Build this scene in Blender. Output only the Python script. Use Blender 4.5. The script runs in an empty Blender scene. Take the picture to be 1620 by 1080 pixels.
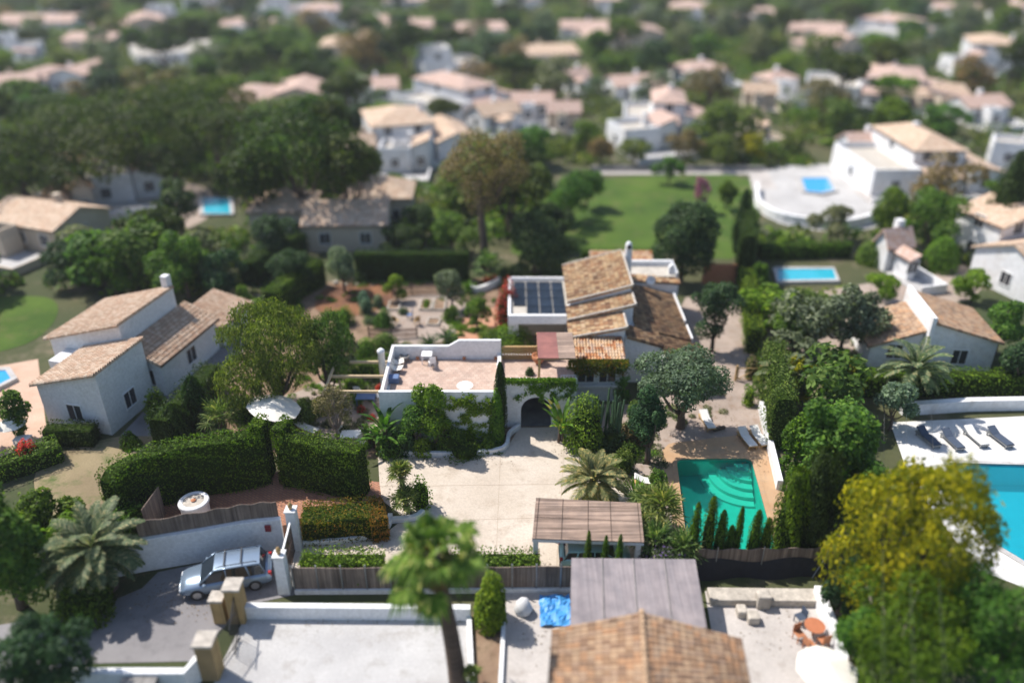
import bpy, bmesh, math, random
import numpy as np
from mathutils import Vector, Matrix
from mathutils.geometry import delaunay_2d_cdt
R = math.radians
S = bpy.context.scene
C = S.collection
rnd = random.Random(7)

# ------------------------------------------------ camera, sky, sun, exposure
CAM_H, PITCH, FPX = 32.0, R(28.7), 1260.0
cam_d = bpy.data.cameras.new('camera')
cam_d.sensor_width = 36.0
cam_d.lens = 28.0
cam_d.clip_start = 0.5
cam_d.clip_end = 6000
cam_d.dof.use_dof = True
cam_d.dof.focus_distance = 48.5
cam_d.dof.aperture_fstop = 0.028 / 0.76
cam = bpy.data.objects.new('camera', cam_d)
cam.location = (0, 0, CAM_H)
cam.rotation_euler = (math.pi / 2 - PITCH, 0, 0)
C.objects.link(cam)
S.camera = cam

SUN_EL, SUN_AZ = R(54), math.atan2(-0.84, 0.50)      # azimuth from +Y towards +X
sdir = Vector((math.sin(SUN_AZ) * math.cos(SUN_EL), math.cos(SUN_AZ) * math.cos(SUN_EL), math.sin(SUN_EL)))
W = bpy.data.worlds.new('World')
S.world = W
W.use_nodes = True
wn = W.node_tree.nodes
sky = wn.new('ShaderNodeTexSky')
sky.sky_type = 'NISHITA'
sky.sun_disc = False
sky.sun_elevation = SUN_EL
sky.sun_rotation = SUN_AZ
bg = wn['Background']
bg.inputs['Strength'].default_value = 0.12
W.node_tree.links.new(sky.outputs[0], bg.inputs['Color'])
sun_d = bpy.data.lights.new('sun', 'SUN')
sun_d.energy = 4.6
sun_d.angle = R(0.5)
sun_d.color = (1.0, 0.94, 0.86)
sun = bpy.data.objects.new('sun', sun_d)
sun.rotation_euler = (-sdir).to_track_quat('-Z', 'Y').to_euler()
C.objects.link(sun)
S.view_settings.view_transform = 'Standard'
S.view_settings.look = 'None'
S.view_settings.exposure = 0.5
S.view_settings.gamma = 1
S.cycles.max_bounces = 6
S.cycles.diffuse_bounces = 3
S.cycles.glossy_bounces = 2
S.cycles.transmission_bounces = 4
S.cycles.transparent_max_bounces = 6
S.cycles.caustics_reflective = False
S.cycles.caustics_refractive = False
S.cycles.use_denoising = True

# ------------------------------------------------ survey helpers: a picture position to a place on the ground
def ang(py): return PITCH + math.atan((py - 540) / FPX)
def P(px, py, z=0.0):
    a = ang(py)
    y = (CAM_H - z) / math.tan(a)
    zd = y * math.cos(PITCH) + (CAM_H - z) * math.sin(PITCH)
    return Vector(((px - 810) / FPX * zd, y, z))
def ppm(p):                                          # picture units per metre at a place
    return FPX / (p[1] * math.cos(PITCH) + (CAM_H - p[2]) * math.sin(PITCH))
def hgt(base_y, top_py): return CAM_H - base_y * math.tan(ang(top_py))
def to_px(p):
    zd = p[1] * math.cos(PITCH) + (CAM_H - p[2]) * math.sin(PITCH)
    yy = p[1] * math.sin(PITCH) - (CAM_H - p[2]) * math.cos(PITCH)
    return 810 + FPX * p[0] / zd, 540 - FPX * yy / zd

# ------------------------------------------------ materials
M = {}
def new_mat(name):
    m = bpy.data.materials.new(name)
    m.use_nodes = True
    nt = m.node_tree
    return m, nt, nt.nodes['Principled BSDF']
def ramp(nt, fac, stops, interp='LINEAR'):
    r = nt.nodes.new('ShaderNodeValToRGB')
    r.color_ramp.interpolation = interp
    e = r.color_ramp.elements
    while len(e) < len(stops): e.new(0.5)
    for i, (p, c) in enumerate(stops):
        e[i].position = p
        e[i].color = (*c, 1)
    nt.links.new(fac, r.inputs['Fac'])
    return r.outputs['Color']
def noise(nt, vec, scale, detail=4, rough=0.6):
    n = nt.nodes.new('ShaderNodeTexNoise')
    n.inputs['Scale'].default_value = scale
    n.inputs['Detail'].default_value = detail
    n.inputs['Roughness'].default_value = rough
    nt.links.new(vec, n.inputs['Vector'])
    return n.outputs['Fac']
def mixc(nt, fac, a, b, mode='MIX'):
    x = nt.nodes.new('ShaderNodeMix')
    x.data_type = 'RGBA'
    x.blend_type = mode
    for sock, v in ((x.inputs[0], fac), (x.inputs[6], a), (x.inputs[7], b)):
        if isinstance(v, (int, float)): sock.default_value = v
        elif isinstance(v, tuple): sock.default_value = (*v, 1)
        else: nt.links.new(v, sock)
    return x.outputs[2]
def math_n(nt, op, a, b=None):
    x = nt.nodes.new('ShaderNodeMath')
    x.operation = op
    for i, v in enumerate((a, b)):
        if v is None: continue
        if isinstance(v, (int, float)): x.inputs[i].default_value = v
        else: nt.links.new(v, x.inputs[i])
    return x.outputs[0]
def position(nt): return nt.nodes.new('ShaderNodeNewGeometry').outputs['Position']
def bump(nt, bs, h, strength, dist=0.02):
    b = nt.nodes.new('ShaderNodeBump')
    b.inputs['Strength'].default_value = strength
    b.inputs['Distance'].default_value = dist
    nt.links.new(h, b.inputs['Height'])
    nt.links.new(b.outputs[0], bs.inputs['Normal'])

def mat_mottled(name, c1, c2, scale=1.0, fine=12.0, c3=None, rough=0.85, bmp=0.3, spec=0.3, metallic=0.0):
    """two tones in large patches, a third in stains, fine grain on top"""
    m, nt, bs = new_mat(name)
    v = position(nt)
    col = ramp(nt, noise(nt, v, scale, 5), [(0.35, c1), (0.65, c2)])
    if c3: col = mixc(nt, ramp(nt, noise(nt, v, scale * 2.7, 6, 0.7), [(0.52, (0, 0, 0)), (0.68, (1, 1, 1))]), col, c3)
    f = noise(nt, v, fine, 3, 0.7)
    col = mixc(nt, 0.55, col, ramp(nt, f, [(0.3, (0.62, 0.62, 0.62)), (0.7, (1, 1, 1))]), 'MULTIPLY')
    nt.links.new(col, bs.inputs['Base Color'])
    bs.inputs['Roughness'].default_value = rough
    bs.inputs['Specular IOR Level'].default_value = spec
    bs.inputs['Metallic'].default_value = metallic
    if bmp: bump(nt, bs, f, bmp)
    M[name] = m
    return m
def mat_plain(name, c, rough=0.5, metallic=0.0, spec=0.5, vary=0.12, scale=3.0):
    m, nt, bs = new_mat(name)
    tc = nt.nodes.new('ShaderNodeTexCoord').outputs['Object']
    n = noise(nt, tc, scale, 5)
    lo = tuple(max(0, x * (1 - vary)) for x in c); hi = tuple(min(1, x * (1 + vary)) for x in c)
    nt.links.new(ramp(nt, n, [(0.3, lo), (0.7, hi)]), bs.inputs['Base Color'])
    bs.inputs['Roughness'].default_value = rough
    bs.inputs['Metallic'].default_value = metallic
    bs.inputs['Specular IOR Level'].default_value = spec
    M[name] = m
    return m
def mat_leaf(name, dark, light, tip=None, trans=0.38, hue=0.45):
    m, nt, bs = new_mat(name)
    g = nt.nodes.new('ShaderNodeNewGeometry')
    oi = nt.nodes.new('ShaderNodeObjectInfo')
    stops = [(0.0, dark), (0.75, light)]
    if tip: stops.append((0.97, tip))
    col = ramp(nt, g.outputs['Random Per Island'], stops)
    clump = noise(nt, g.outputs['Position'], 0.9, 2)
    col = mixc(nt, 0.7, col, ramp(nt, clump, [(0.35, (0.6, 0.62, 0.6)), (0.65, (1.25, 1.2, 1.0))]), 'MULTIPLY')
    col = mixc(nt, hue, col, ramp(nt, oi.outputs['Random'], [(0, (0.45, 0.9, 0.9)), (0.5, (1, 1, 1)), (1, (1.5, 1.1, 0.6))]), 'MULTIPLY')
    nt.links.new(col, bs.inputs['Base Color'])
    bs.inputs['Roughness'].default_value = 0.55
    bs.inputs['Specular IOR Level'].default_value = 0.16
    t = nt.nodes.new('ShaderNodeBsdfTranslucent')
    nt.links.new(mixc(nt, 1.0, col, (1.3, 1.5, 0.6), 'MULTIPLY'), t.inputs['Color'])
    x = nt.nodes.new('ShaderNodeMixShader')
    x.inputs[0].default_value = trans
    nt.links.new(bs.outputs[0], x.inputs[1])
    nt.links.new(t.outputs[0], x.inputs[2])
    nt.links.new(x.outputs[0], nt.nodes['Material Output'].inputs['Surface'])
    M[name] = m
    return m
def mat_tiles(name, cols, tw=0.23, tl=0.34, lichen=(0.11, 0.10, 0.08), lich=0.5):
    """clay tile colours, one tone per tile from the roof's own metre coordinates"""
    m, nt, bs = new_mat(name)
    uv = nt.nodes.new('ShaderNodeUVMap').outputs[0]
    sp = nt.nodes.new('ShaderNodeSeparateXYZ')
    nt.links.new(uv, sp.inputs[0])
    u = math_n(nt, 'FLOOR', math_n(nt, 'DIVIDE', sp.outputs[0], tw))
    v = math_n(nt, 'FLOOR', math_n(nt, 'DIVIDE', sp.outputs[1], tl))
    cb = nt.nodes.new('ShaderNodeCombineXYZ')
    nt.links.new(u, cb.inputs[0]); nt.links.new(v, cb.inputs[1])
    w = nt.nodes.new('ShaderNodeTexWhiteNoise')
    w.noise_dimensions = '2D'
    nt.links.new(cb.outputs[0], w.inputs['Vector'])
    n = len(cols)
    col = ramp(nt, w.outputs['Value'], [(i / n, c) for i, c in enumerate(cols)], 'CONSTANT')
    big = noise(nt, uv, 0.55, 6, 0.7)
    col = mixc(nt, ramp(nt, big, [(0.46, (0, 0, 0)), (0.7, (lich, lich, lich))]), col, lichen)
    fine = noise(nt, uv, 9, 4, 0.8)
    col = mixc(nt, 0.5, col, ramp(nt, fine, [(0.3, (0.5, 0.48, 0.46)), (0.65, (1.1, 1.1, 1.1))]), 'MULTIPLY')
    # the joint across the slope
    fr = math_n(nt, 'FRACT', math_n(nt, 'DIVIDE', sp.outputs[1], tl))
    col = mixc(nt, ramp(nt, fr, [(0.0, (0.75,) * 3), (0.12, (0, 0, 0))]), col, (0.07, 0.04, 0.03))
    nt.links.new(col, bs.inputs['Base Color'])
    bs.inputs['Roughness'].default_value = 0.9
    bs.inputs['Specular IOR Level'].default_value = 0.2
    wv = math_n(nt, 'ABSOLUTE', math_n(nt, 'SINE', math_n(nt, 'MULTIPLY', sp.outputs[0], math.pi / tw)))
    bump(nt, bs, wv, 0.6, 0.05)
    M[name] = m
    return m
def mat_bricks(name, c1, c2, mortar, scale, rough=0.9, ratio=(0.5, 0.25), rot=0.0):
    m, nt, bs = new_mat(name)
    v = position(nt)
    mp = nt.nodes.new('ShaderNodeMapping')
    mp.inputs['Rotation'].default_value[2] = rot
    nt.links.new(v, mp.inputs['Vector'])
    b = nt.nodes.new('ShaderNodeTexBrick')
    b.inputs['Scale'].default_value = scale
    b.inputs['Color1'].default_value = (*c1, 1); b.inputs['Color2'].default_value = (*c2, 1)
    b.inputs['Mortar'].default_value = (*mortar, 1)
    b.inputs['Mortar Size'].default_value = 0.02
    b.inputs['Brick Width'].default_value, b.inputs['Row Height'].default_value = ratio
    nt.links.new(mp.outputs[0], b.inputs['Vector'])
    col = mixc(nt, 0.6, b.outputs['Color'], ramp(nt, noise(nt, v, 1.3, 6), [(0.3, (0.65, 0.63, 0.6)), (0.7, (1.15, 1.1, 1.05))]), 'MULTIPLY')
    nt.links.new(col, bs.inputs['Base Color'])
    bs.inputs['Roughness'].default_value = rough
    M[name] = m
    return m
def mat_reed(name, c1, c2, axis=0, scale=40):
    """thin canes side by side: stretched noise along one axis"""
    m, nt, bs = new_mat(name)
    tc = nt.nodes.new('ShaderNodeTexCoord').outputs['Object']
    mp = nt.nodes.new('ShaderNodeMapping')
    s = [scale * 0.03] * 3
    if axis < 3: s[axis] = scale
    if axis == 3: s = [scale, scale, scale * 0.03]
    mp.inputs['Scale'].default_value = s[:3]
    nt.links.new(tc, mp.inputs['Vector'])
    n = noise(nt, mp.outputs[0], 1.0, 3, 0.7)
    col = ramp(nt, n, [(0.3, c1), (0.7, c2)])
    col = mixc(nt, 0.6, col, ramp(nt, noise(nt, tc, 0.9, 5), [(0.35, (0.6, 0.6, 0.62)), (0.65, (1.2, 1.15, 1.1))]), 'MULTIPLY')
    nt.links.new(col, bs.inputs['Base Color'])
    bs.inputs['Roughness'].default_value = 0.9
    bump(nt, bs, n, 0.6, 0.03)
    M[name] = m
    return m
def mat_water(name, tint, alpha_col, deep):
    m, nt, bs = new_mat(name)
    nt.nodes.remove(bs)
    t = nt.nodes.new('ShaderNodeBsdfTransparent'); t.inputs[0].default_value = (*tint, 1)
    g = nt.nodes.new('ShaderNodeBsdfGlossy'); g.inputs['Roughness'].default_value = 0.02
    d = nt.nodes.new('ShaderNodeBsdfDiffuse'); d.inputs[0].default_value = (*alpha_col, 1)
    b = nt.nodes.new('ShaderNodeBump'); b.inputs['Strength'].default_value = 0.5; b.inputs['Distance'].default_value = 0.03
    nt.links.new(noise(nt, position(nt), 4, 3), b.inputs['Height'])
    nt.links.new(b.outputs[0], g.inputs['Normal'])
    a = nt.nodes.new('ShaderNodeMixShader'); a.inputs[0].default_value = deep
    nt.links.new(t.outputs[0], a.inputs[1]); nt.links.new(d.outputs[0], a.inputs[2])
    f = nt.nodes.new('ShaderNodeFresnel'); f.inputs[0].default_value = 1.33
    x = nt.nodes.new('ShaderNodeMixShader')
    nt.links.new(f.outputs[0], x.inputs[0]); nt.links.new(a.outputs[0], x.inputs[1]); nt.links.new(g.outputs[0], x.inputs[2])
    nt.links.new(x.outputs[0], nt.nodes['Material Output'].inputs['Surface'])
    M[name] = m

mat_mottled('white_wall', (0.76, 0.77, 0.79), (0.84, 0.84, 0.84), 0.35, 5, (0.72, 0.72, 0.71), 0.9, 0.08)
mat_mottled('cream_wall', (0.55, 0.46, 0.36), (0.62, 0.53, 0.42), 0.5, 8, None, 0.9, 0.12)
mat_mottled('far_white', (0.76, 0.76, 0.77), (0.86, 0.86, 0.87), 0.12, 2, (0.68, 0.64, 0.6), 0.9, 0)
mat_mottled('roof_slab', (0.48, 0.44, 0.38), (0.56, 0.52, 0.46), 0.7, 6, (0.35, 0.32, 0.28))
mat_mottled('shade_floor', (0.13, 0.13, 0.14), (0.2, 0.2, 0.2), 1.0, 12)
mat_mottled('driveway', (0.52, 0.445, 0.365), (0.61, 0.535, 0.455), 0.22, 9, (0.46, 0.385, 0.31), 0.9, 0.25)
mat_mottled('patio_sand', (0.45, 0.28, 0.16), (0.52, 0.35, 0.21), 0.5, 20, (0.42, 0.30, 0.2))
mat_mottled('gravel_pale', (0.32, 0.26, 0.22), (0.42, 0.34, 0.29), 0.4, 26, (0.28, 0.2, 0.15), 0.95, 0.6)
mat_mottled('garden_soil', (0.19, 0.12, 0.08), (0.30, 0.21, 0.14), 0.5, 14, (0.12, 0.09, 0.05), 0.95, 0.6)
mat_mottled('red_soil', (0.12, 0.06, 0.04), (0.26, 0.12, 0.055), 0.35, 14, (0.12, 0.06, 0.04), 0.95, 0.6)
mat_mottled('orange_path', (0.46, 0.22, 0.13), (0.53, 0.29, 0.19), 0.6, 20)
mat_mottled('asphalt_road', (0.21, 0.20, 0.205), (0.26, 0.25, 0.255), 0.25, 20, (0.17, 0.165, 0.17), 0.9, 0.2)
mat_mottled('pale_concrete', (0.43, 0.40, 0.38), (0.54, 0.50, 0.47), 0.25, 12, (0.38, 0.34, 0.31))
mat_mottled('white_stone', (0.43, 0.42, 0.415), (0.53, 0.52, 0.51), 0.3, 9, (0.38, 0.36, 0.34))
mat_mottled('bright_stone', (0.66, 0.65, 0.63), (0.74, 0.73, 0.71), 0.3, 9, (0.6, 0.58, 0.55))
mat_mottled('pink_paving', (0.50, 0.33, 0.24), (0.60, 0.43, 0.33), 0.4, 10)
mat_mottled('dry_grass', (0.22, 0.17, 0.10), (0.30, 0.24, 0.14), 0.22, 10, (0.10, 0.13, 0.04), 0.95, 0.4)
mat_mottled('lawn', (0.04, 0.085, 0.008), (0.08, 0.14, 0.015), 0.14, 5, (0.11, 0.12, 0.035), 0.95, 0.5)
mat_bricks('terrace_tiles', (0.44, 0.31, 0.25), (0.53, 0.40, 0.33), (0.36, 0.28, 0.23), 1.0, 0.8, (0.32, 0.32))
mat_bricks('brick_paving', (0.34, 0.15, 0.09), (0.42, 0.2, 0.12), (0.2, 0.12, 0.09), 1.0, 0.9, (0.32, 0.16), 0.6)
mat_bricks('yellow_block', (0.36, 0.25, 0.10), (0.44, 0.31, 0.14), (0.28, 0.2, 0.1), 1.0, 0.9, (0.4, 0.2))
TAN = [(0.54, 0.38, 0.23), (0.46, 0.27, 0.15), (0.58, 0.43, 0.27), (0.36, 0.21, 0.13), (0.50, 0.34, 0.20), (0.60, 0.46, 0.31), (0.27, 0.16, 0.10)]
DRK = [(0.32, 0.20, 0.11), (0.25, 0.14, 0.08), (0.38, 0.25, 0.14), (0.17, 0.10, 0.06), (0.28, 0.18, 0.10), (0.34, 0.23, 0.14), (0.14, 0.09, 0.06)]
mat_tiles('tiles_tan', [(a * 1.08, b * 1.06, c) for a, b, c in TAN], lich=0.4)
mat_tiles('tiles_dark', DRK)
mat_tiles('tiles_stripe', [(0.62, 0.45, 0.30), (0.5, 0.24, 0.11), (0.60, 0.40, 0.24), (0.4, 0.17, 0.08), (0.55, 0.4, 0.3)], lich=0.35)
mat_tiles('tiles_brown', [(0.40, 0.28, 0.19), (0.33, 0.21, 0.13), (0.45, 0.31, 0.2), (0.44, 0.26, 0.15), (0.38, 0.26, 0.18), (0.28, 0.18, 0.12)], lich=0.45)
mat_tiles('tiles_pink', [(0.56, 0.41, 0.35), (0.50, 0.34, 0.28), (0.60, 0.46, 0.40), (0.54, 0.36, 0.28)], lichen=(0.45, 0.38, 0.35), lich=0.3)
mat_tiles('tiles_apricot', [(0.62, 0.47, 0.35), (0.55, 0.38, 0.27), (0.66, 0.52, 0.40), (0.52, 0.38, 0.28)], lichen=(0.35, 0.26, 0.18), lich=0.35)
mat_reed('reed_screen', (0.07, 0.05, 0.04), (0.30, 0.235, 0.19), 3, 7)
mat_reed('reed_roof', (0.09, 0.06, 0.045), (0.42, 0.31, 0.245), 1, 6)
mat_reed('grey_shade', (0.22, 0.195, 0.205), (0.30, 0.27, 0.28), 0, 8)
mat_reed('red_shade', (0.20, 0.075, 0.07), (0.30, 0.13, 0.11), 1, 25)
mat_reed('bark', (0.05, 0.035, 0.025), (0.16, 0.12, 0.09), 3, 14)
mat_reed('palm_bark', (0.045, 0.03, 0.022), (0.15, 0.10, 0.07), 2, 12)
mat_reed('pale_bark', (0.16, 0.13, 0.11), (0.34, 0.29, 0.25), 3, 10)
mat_plain('pole_wood', (0.42, 0.27, 0.11), 0.7)
mat_plain('pale_wood', (0.55, 0.42, 0.26), 0.7)
mat_plain('dark_wood', (0.08, 0.05, 0.035), 0.7)
mat_plain('picket_wood', (0.30, 0.2, 0.15), 0.8)
mat_plain('white_paint', (0.8, 0.8, 0.8), 0.4, vary=0.04)
mat_plain('cushion', (0.75, 0.74, 0.72), 0.9, vary=0.05)
mat_plain('canvas_white', (0.78, 0.75, 0.68), 0.9, vary=0.04)
mat_plain('rubber', (0.02, 0.02, 0.022), 0.8)
mat_plain('black_metal', (0.02, 0.02, 0.022), 0.4)
mat_plain('grey_metal', (0.28, 0.29, 0.30), 0.4, 0.6)
mat_plain('rim_metal', (0.45, 0.46, 0.48), 0.35, 0.8)
mat_plain('silver_paint', (0.22, 0.29, 0.38), 0.25, 0.5, vary=0.03)
mat_plain('teal_paint', (0.30, 0.50, 0.48), 0.3, 0.2, vary=0.03)
mat_plain('glass_dark', (0.015, 0.022, 0.03), 0.08, 0.0, 0.8)
mat_plain('window_glass', (0.03, 0.035, 0.045), 0.15, 0.0, 0.7)
mat_plain('solar_dark', (0.018, 0.03, 0.05), 0.35, 0.0, 0.5, 0.3, 0.8)
mat_plain('lamp_glass', (0.75, 0.76, 0.78), 0.15)
mat_plain('tail_red', (0.35, 0.02, 0.02), 0.2)
mat_plain('ridge_clay', (0.40, 0.27, 0.17), 0.9, vary=0.35, scale=4)
mat_plain('litter', (0.16, 0.11, 0.05), 0.9, vary=0.5)
mat_plain('terracotta', (0.42, 0.17, 0.08), 0.8)
mat_plain('sign_red', (0.22, 0.02, 0.03), 0.5)
mat_plain('tarp_blue', (0.06, 0.28, 0.62), 0.5)
mat_plain('sack_white', (0.62, 0.62, 0.63), 0.8)
mat_plain('orange_wood', (0.42, 0.15, 0.07), 0.6)
mat_plain('stone_grey', (0.22, 0.21, 0.2), 0.9, vary=0.35)
mat_plain('stone_pale', (0.42, 0.38, 0.33), 0.9, vary=0.3)
mat_plain('cloth_blue', (0.10, 0.16, 0.3), 0.8)
mat_plain('cloth_grey', (0.05, 0.07, 0.11), 0.8)
mat_plain('flower_red', (0.55, 0.03, 0.05), 0.6)
mat_plain('flower_violet', (0.16, 0.08, 0.3), 0.6)
mat_plain('basin_green', (0.02, 0.52, 0.40), 0.5, vary=0.10, scale=1.5)
mat_plain('step_green', (0.08, 0.60, 0.46), 0.5, vary=0.05)
mat_plain('basin_cyan', (0.02, 0.50, 0.62), 0.5, vary=0.06, scale=1.0)
mat_plain('basin_blue', (0.02, 0.38, 0.66), 0.5, vary=0.06)
mat_plain('wire', (0.10, 0.10, 0.095), 0.5)
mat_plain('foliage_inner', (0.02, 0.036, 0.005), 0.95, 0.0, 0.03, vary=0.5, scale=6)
mat_plain('mesh_black', (0.012, 0.011, 0.015), 0.8, vary=0.4)
mat_plain('cactus_skin', (0.05, 0.10, 0.045), 0.6, vary=0.3, scale=2)
mat_water('water_clear', (0.50, 0.93, 0.88), (0.01, 0.30, 0.24), 0.22)
mat_water('water_cyan', (0.45, 0.92, 0.97), (0.02, 0.36, 0.45), 0.35)
# foliage
mat_leaf('leaf_hedge', (0.030, 0.072, 0.007), (0.090, 0.172, 0.010), (0.150, 0.247, 0.014))
mat_leaf('leaf_hedge_dark', (0.015, 0.035, 0.010), (0.044, 0.081, 0.018))
mat_leaf('leaf_hedge_red', (0.060, 0.085, 0.006), (0.200, 0.170, 0.010), (0.360, 0.130, 0.020))
mat_leaf('leaf_tipped', (0.10, 0.08, 0.008), (0.34, 0.14, 0.015), (0.5, 0.16, 0.03))
mat_leaf('leaf_bright', (0.057, 0.127, 0.009), (0.161, 0.276, 0.023), (0.253, 0.368, 0.034))
mat_leaf('leaf_mid', (0.036, 0.094, 0.014), (0.116, 0.217, 0.029), (0.189, 0.290, 0.043))
mat_leaf('leaf_dark', (0.017, 0.046, 0.020), (0.058, 0.109, 0.043), (0.102, 0.160, 0.072))
mat_leaf('leaf_olive', (0.065, 0.087, 0.051), (0.174, 0.210, 0.131), (0.319, 0.348, 0.246))
mat_leaf('leaf_blue', (0.072, 0.123, 0.087), (0.174, 0.261, 0.189), (0.290, 0.377, 0.290))
mat_leaf('leaf_pepper', (0.049, 0.087, 0.017), (0.142, 0.203, 0.037), (0.234, 0.271, 0.074))
mat_leaf('leaf_pine', (0.017, 0.035, 0.005), (0.058, 0.094, 0.009), (0.094, 0.130, 0.012))
mat_leaf('leaf_mimosa', (0.07, 0.11, 0.010), (0.36, 0.33, 0.010), (0.56, 0.48, 0.02), hue=0.1)
mat_leaf('leaf_brown', (0.102, 0.080, 0.043), (0.246, 0.189, 0.102), (0.348, 0.261, 0.145))
mat_leaf('leaf_banana', (0.058, 0.131, 0.017), (0.160, 0.275, 0.043), (0.435, 0.348, 0.087))
mat_leaf('leaf_palm', (0.058, 0.109, 0.032), (0.189, 0.261, 0.087), (0.377, 0.377, 0.160))
mat_leaf('leaf_date', (0.072, 0.109, 0.058), (0.203, 0.246, 0.145), (0.435, 0.377, 0.217))
mat_leaf('leaf_fan', (0.072, 0.145, 0.022), (0.232, 0.334, 0.072), (0.493, 0.464, 0.174))
mat_leaf('leaf_skirt', (0.100, 0.065, 0.030), (0.220, 0.150, 0.080))
mat_leaf('leaf_red', (0.380, 0.020, 0.030), (0.750, 0.070, 0.060), (0.060, 0.120, 0.020))
mat_leaf('leaf_pinkish', (0.250, 0.060, 0.160), (0.500, 0.200, 0.350))
mat_leaf('leaf_violet', (0.043, 0.072, 0.029), (0.102, 0.116, 0.072), (0.319, 0.174, 0.580))

# ------------------------------------------------ mesh helpers
INV = {}
class MB:
    """collects boxes, tubes and sheets; build() links them as one mesh object"""
    def __init__(s): s.v = []; s.f = []; s.uv = None
    def add(s, vs, fs):
        b = len(s.v)
        s.v += [tuple(v) for v in vs]
        s.f += [tuple(i + b for i in f) for f in fs]
    def box(s, x0, x1, y0, y1, z0, z1):
        s.add([(x0, y0, z0), (x1, y0, z0), (x1, y1, z0), (x0, y1, z0), (x0, y0, z1), (x1, y0, z1), (x1, y1, z1), (x0, y1, z1)],
              [(0, 3, 2, 1), (4, 5, 6, 7), (0, 1, 5, 4), (1, 2, 6, 5), (2, 3, 7, 6), (3, 0, 4, 7)])
        return s
    def prism(s, poly, z0, z1):
        n = len(poly)
        a = sum(poly[i][0] * poly[(i + 1) % n][1] - poly[(i + 1) % n][0] * poly[i][1] for i in range(n))
        if a < 0: poly = poly[::-1]
        s.add([(p[0], p[1], z0) for p in poly] + [(p[0], p[1], z1) for p in poly],
              [tuple(range(n))[::-1], tuple(range(n, 2 * n))] + [(i, (i + 1) % n, n + (i + 1) % n, n + i) for i in range(n)])
        return s
    def prism_xz(s, poly, y0, y1):
        n = len(poly)
        s.add([(p[0], y0, p[1]) for p in poly] + [(p[0], y1, p[1]) for p in poly],
              [tuple(range(n)), tuple(range(n, 2 * n))[::-1]] + [(i, n + i, n + (i + 1) % n, (i + 1) % n) for i in range(n)])
        return s
    def slab(s, quad, t):
        """a sheet over four corner points, thickness t downward"""
        q = [Vector(p) for p in quad]
        s.add([tuple(p) for p in q] + [(p.x, p.y, p.z - t) for p in q],
              [(0, 1, 2, 3), (7, 6, 5, 4)] + [(i, (i + 4), (i + 1) % 4 + 4, (i + 1) % 4) for i in range(4)])
        return s
    def tube(s, pts, rad, n=8, cap=True):
        pts = [Vector(p) for p in pts]
        if isinstance(rad, (int, float)): rad = [rad] * len(pts)
        b = len(s.v)
        for i, p in enumerate(pts):
            d = (pts[min(i + 1, len(pts) - 1)] - pts[max(i - 1, 0)])
            d = d.normalized() if d.length > 1e-6 else Vector((0, 0, 1))
            a = Vector((0, 1, 0)) if abs(d.y) < 0.9 else Vector((1, 0, 0))
            u = d.cross(a).normalized(); w = d.cross(u)
            for k in range(n):
                t = 2 * math.pi * k / n
                s.v.append(tuple(p + (u * math.cos(t) + w * math.sin(t)) * rad[i]))
        for i in range(len(pts) - 1):
            for k in range(n):
                s.f.append((b + i * n + k, b + i * n + (k + 1) % n, b + (i + 1) * n + (k + 1) % n, b + (i + 1) * n + k))
        if cap:
            s.f.append(tuple(b + k for k in range(n))[::-1])
            s.f.append(tuple(b + (len(pts) - 1) * n + k for k in range(n)))
        return s
    def lathe(s, prof, cx=0, cy=0, n=20):
        b = len(s.v)
        for r, z in prof:
            for k in range(n):
                t = 2 * math.pi * k / n
                s.v.append((cx + r * math.cos(t), cy + r * math.sin(t), z))
        for i in range(len(prof) - 1):
            for k in range(n):
                s.f.append((b + i * n + k, b + i * n + (k + 1) % n, b + (i + 1) * n + (k + 1) % n, b + (i + 1) * n + k))
        s.f.append(tuple(b + k for k in range(n))[::-1])
        s.f.append(tuple(b + (len(prof) - 1) * n + k for k in range(n)))
        return s
    def xf(s, mtx):
        s.v = [tuple(mtx @ Vector(v)) for v in s.v]
        return s
    def join(s, o): s.add(o.v, o.f); return s
    def build(s, name, mat, parent=None, smooth=False, bevel=0):
        me = bpy.data.meshes.new(name)
        vs = s.v
        inv = INV.get(parent.name) if parent is not None else None
        if inv is not None: vs = [tuple(inv @ Vector(v)) for v in vs]
        me.from_pydata(vs, [], s.f)
        if s.uv is not None:
            l = me.uv_layers.new(name='UVMap')
            l.data.foreach_set('uv', np.array([s.uv[i] for f in s.f for i in f], dtype=np.float32).ravel())
        me.materials.append(M[mat])
        if smooth: me.shade_smooth()
        o = bpy.data.objects.new(name, me)
        C.objects.link(o)
        if parent is not None:
            o.parent = parent
            if inv is not None: INV[o.name] = inv
        if bevel:
            b = o.modifiers.new('edges', 'BEVEL'); b.width = bevel; b.segments = 2; b.limit_method = 'ANGLE'
        return o
def tag(o, label=None, cat=None, group=None, kind=None):
    for k, v in (('label', label), ('category', cat), ('group', group), ('kind', kind)):
        if v: o[k] = v
    return o
def thing(name, label, cat, loc=(0, 0, 0), rz=0.0, group=None):
    o = bpy.data.objects.new(name, None)
    o.location = loc
    o.rotation_euler = (0, 0, rz)
    C.objects.link(o)
    INV[o.name] = (Matrix.Translation(Vector(loc)) @ Matrix.Rotation(rz, 4, 'Z')).inverted()
    return tag(o, label, cat, group)
def local_thing(name, label, cat, group=None):
    """an Empty at the origin whose parts are given in its own coordinates"""
    return thing(name, label, cat, (0, 0, 0), 0, group)
def copy_tree(o, parent=None):
    c = o.copy(); C.objects.link(c)
    if parent is not None: c.parent = parent
    for ch in list(o.children): copy_tree(ch, c)
    return c
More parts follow.
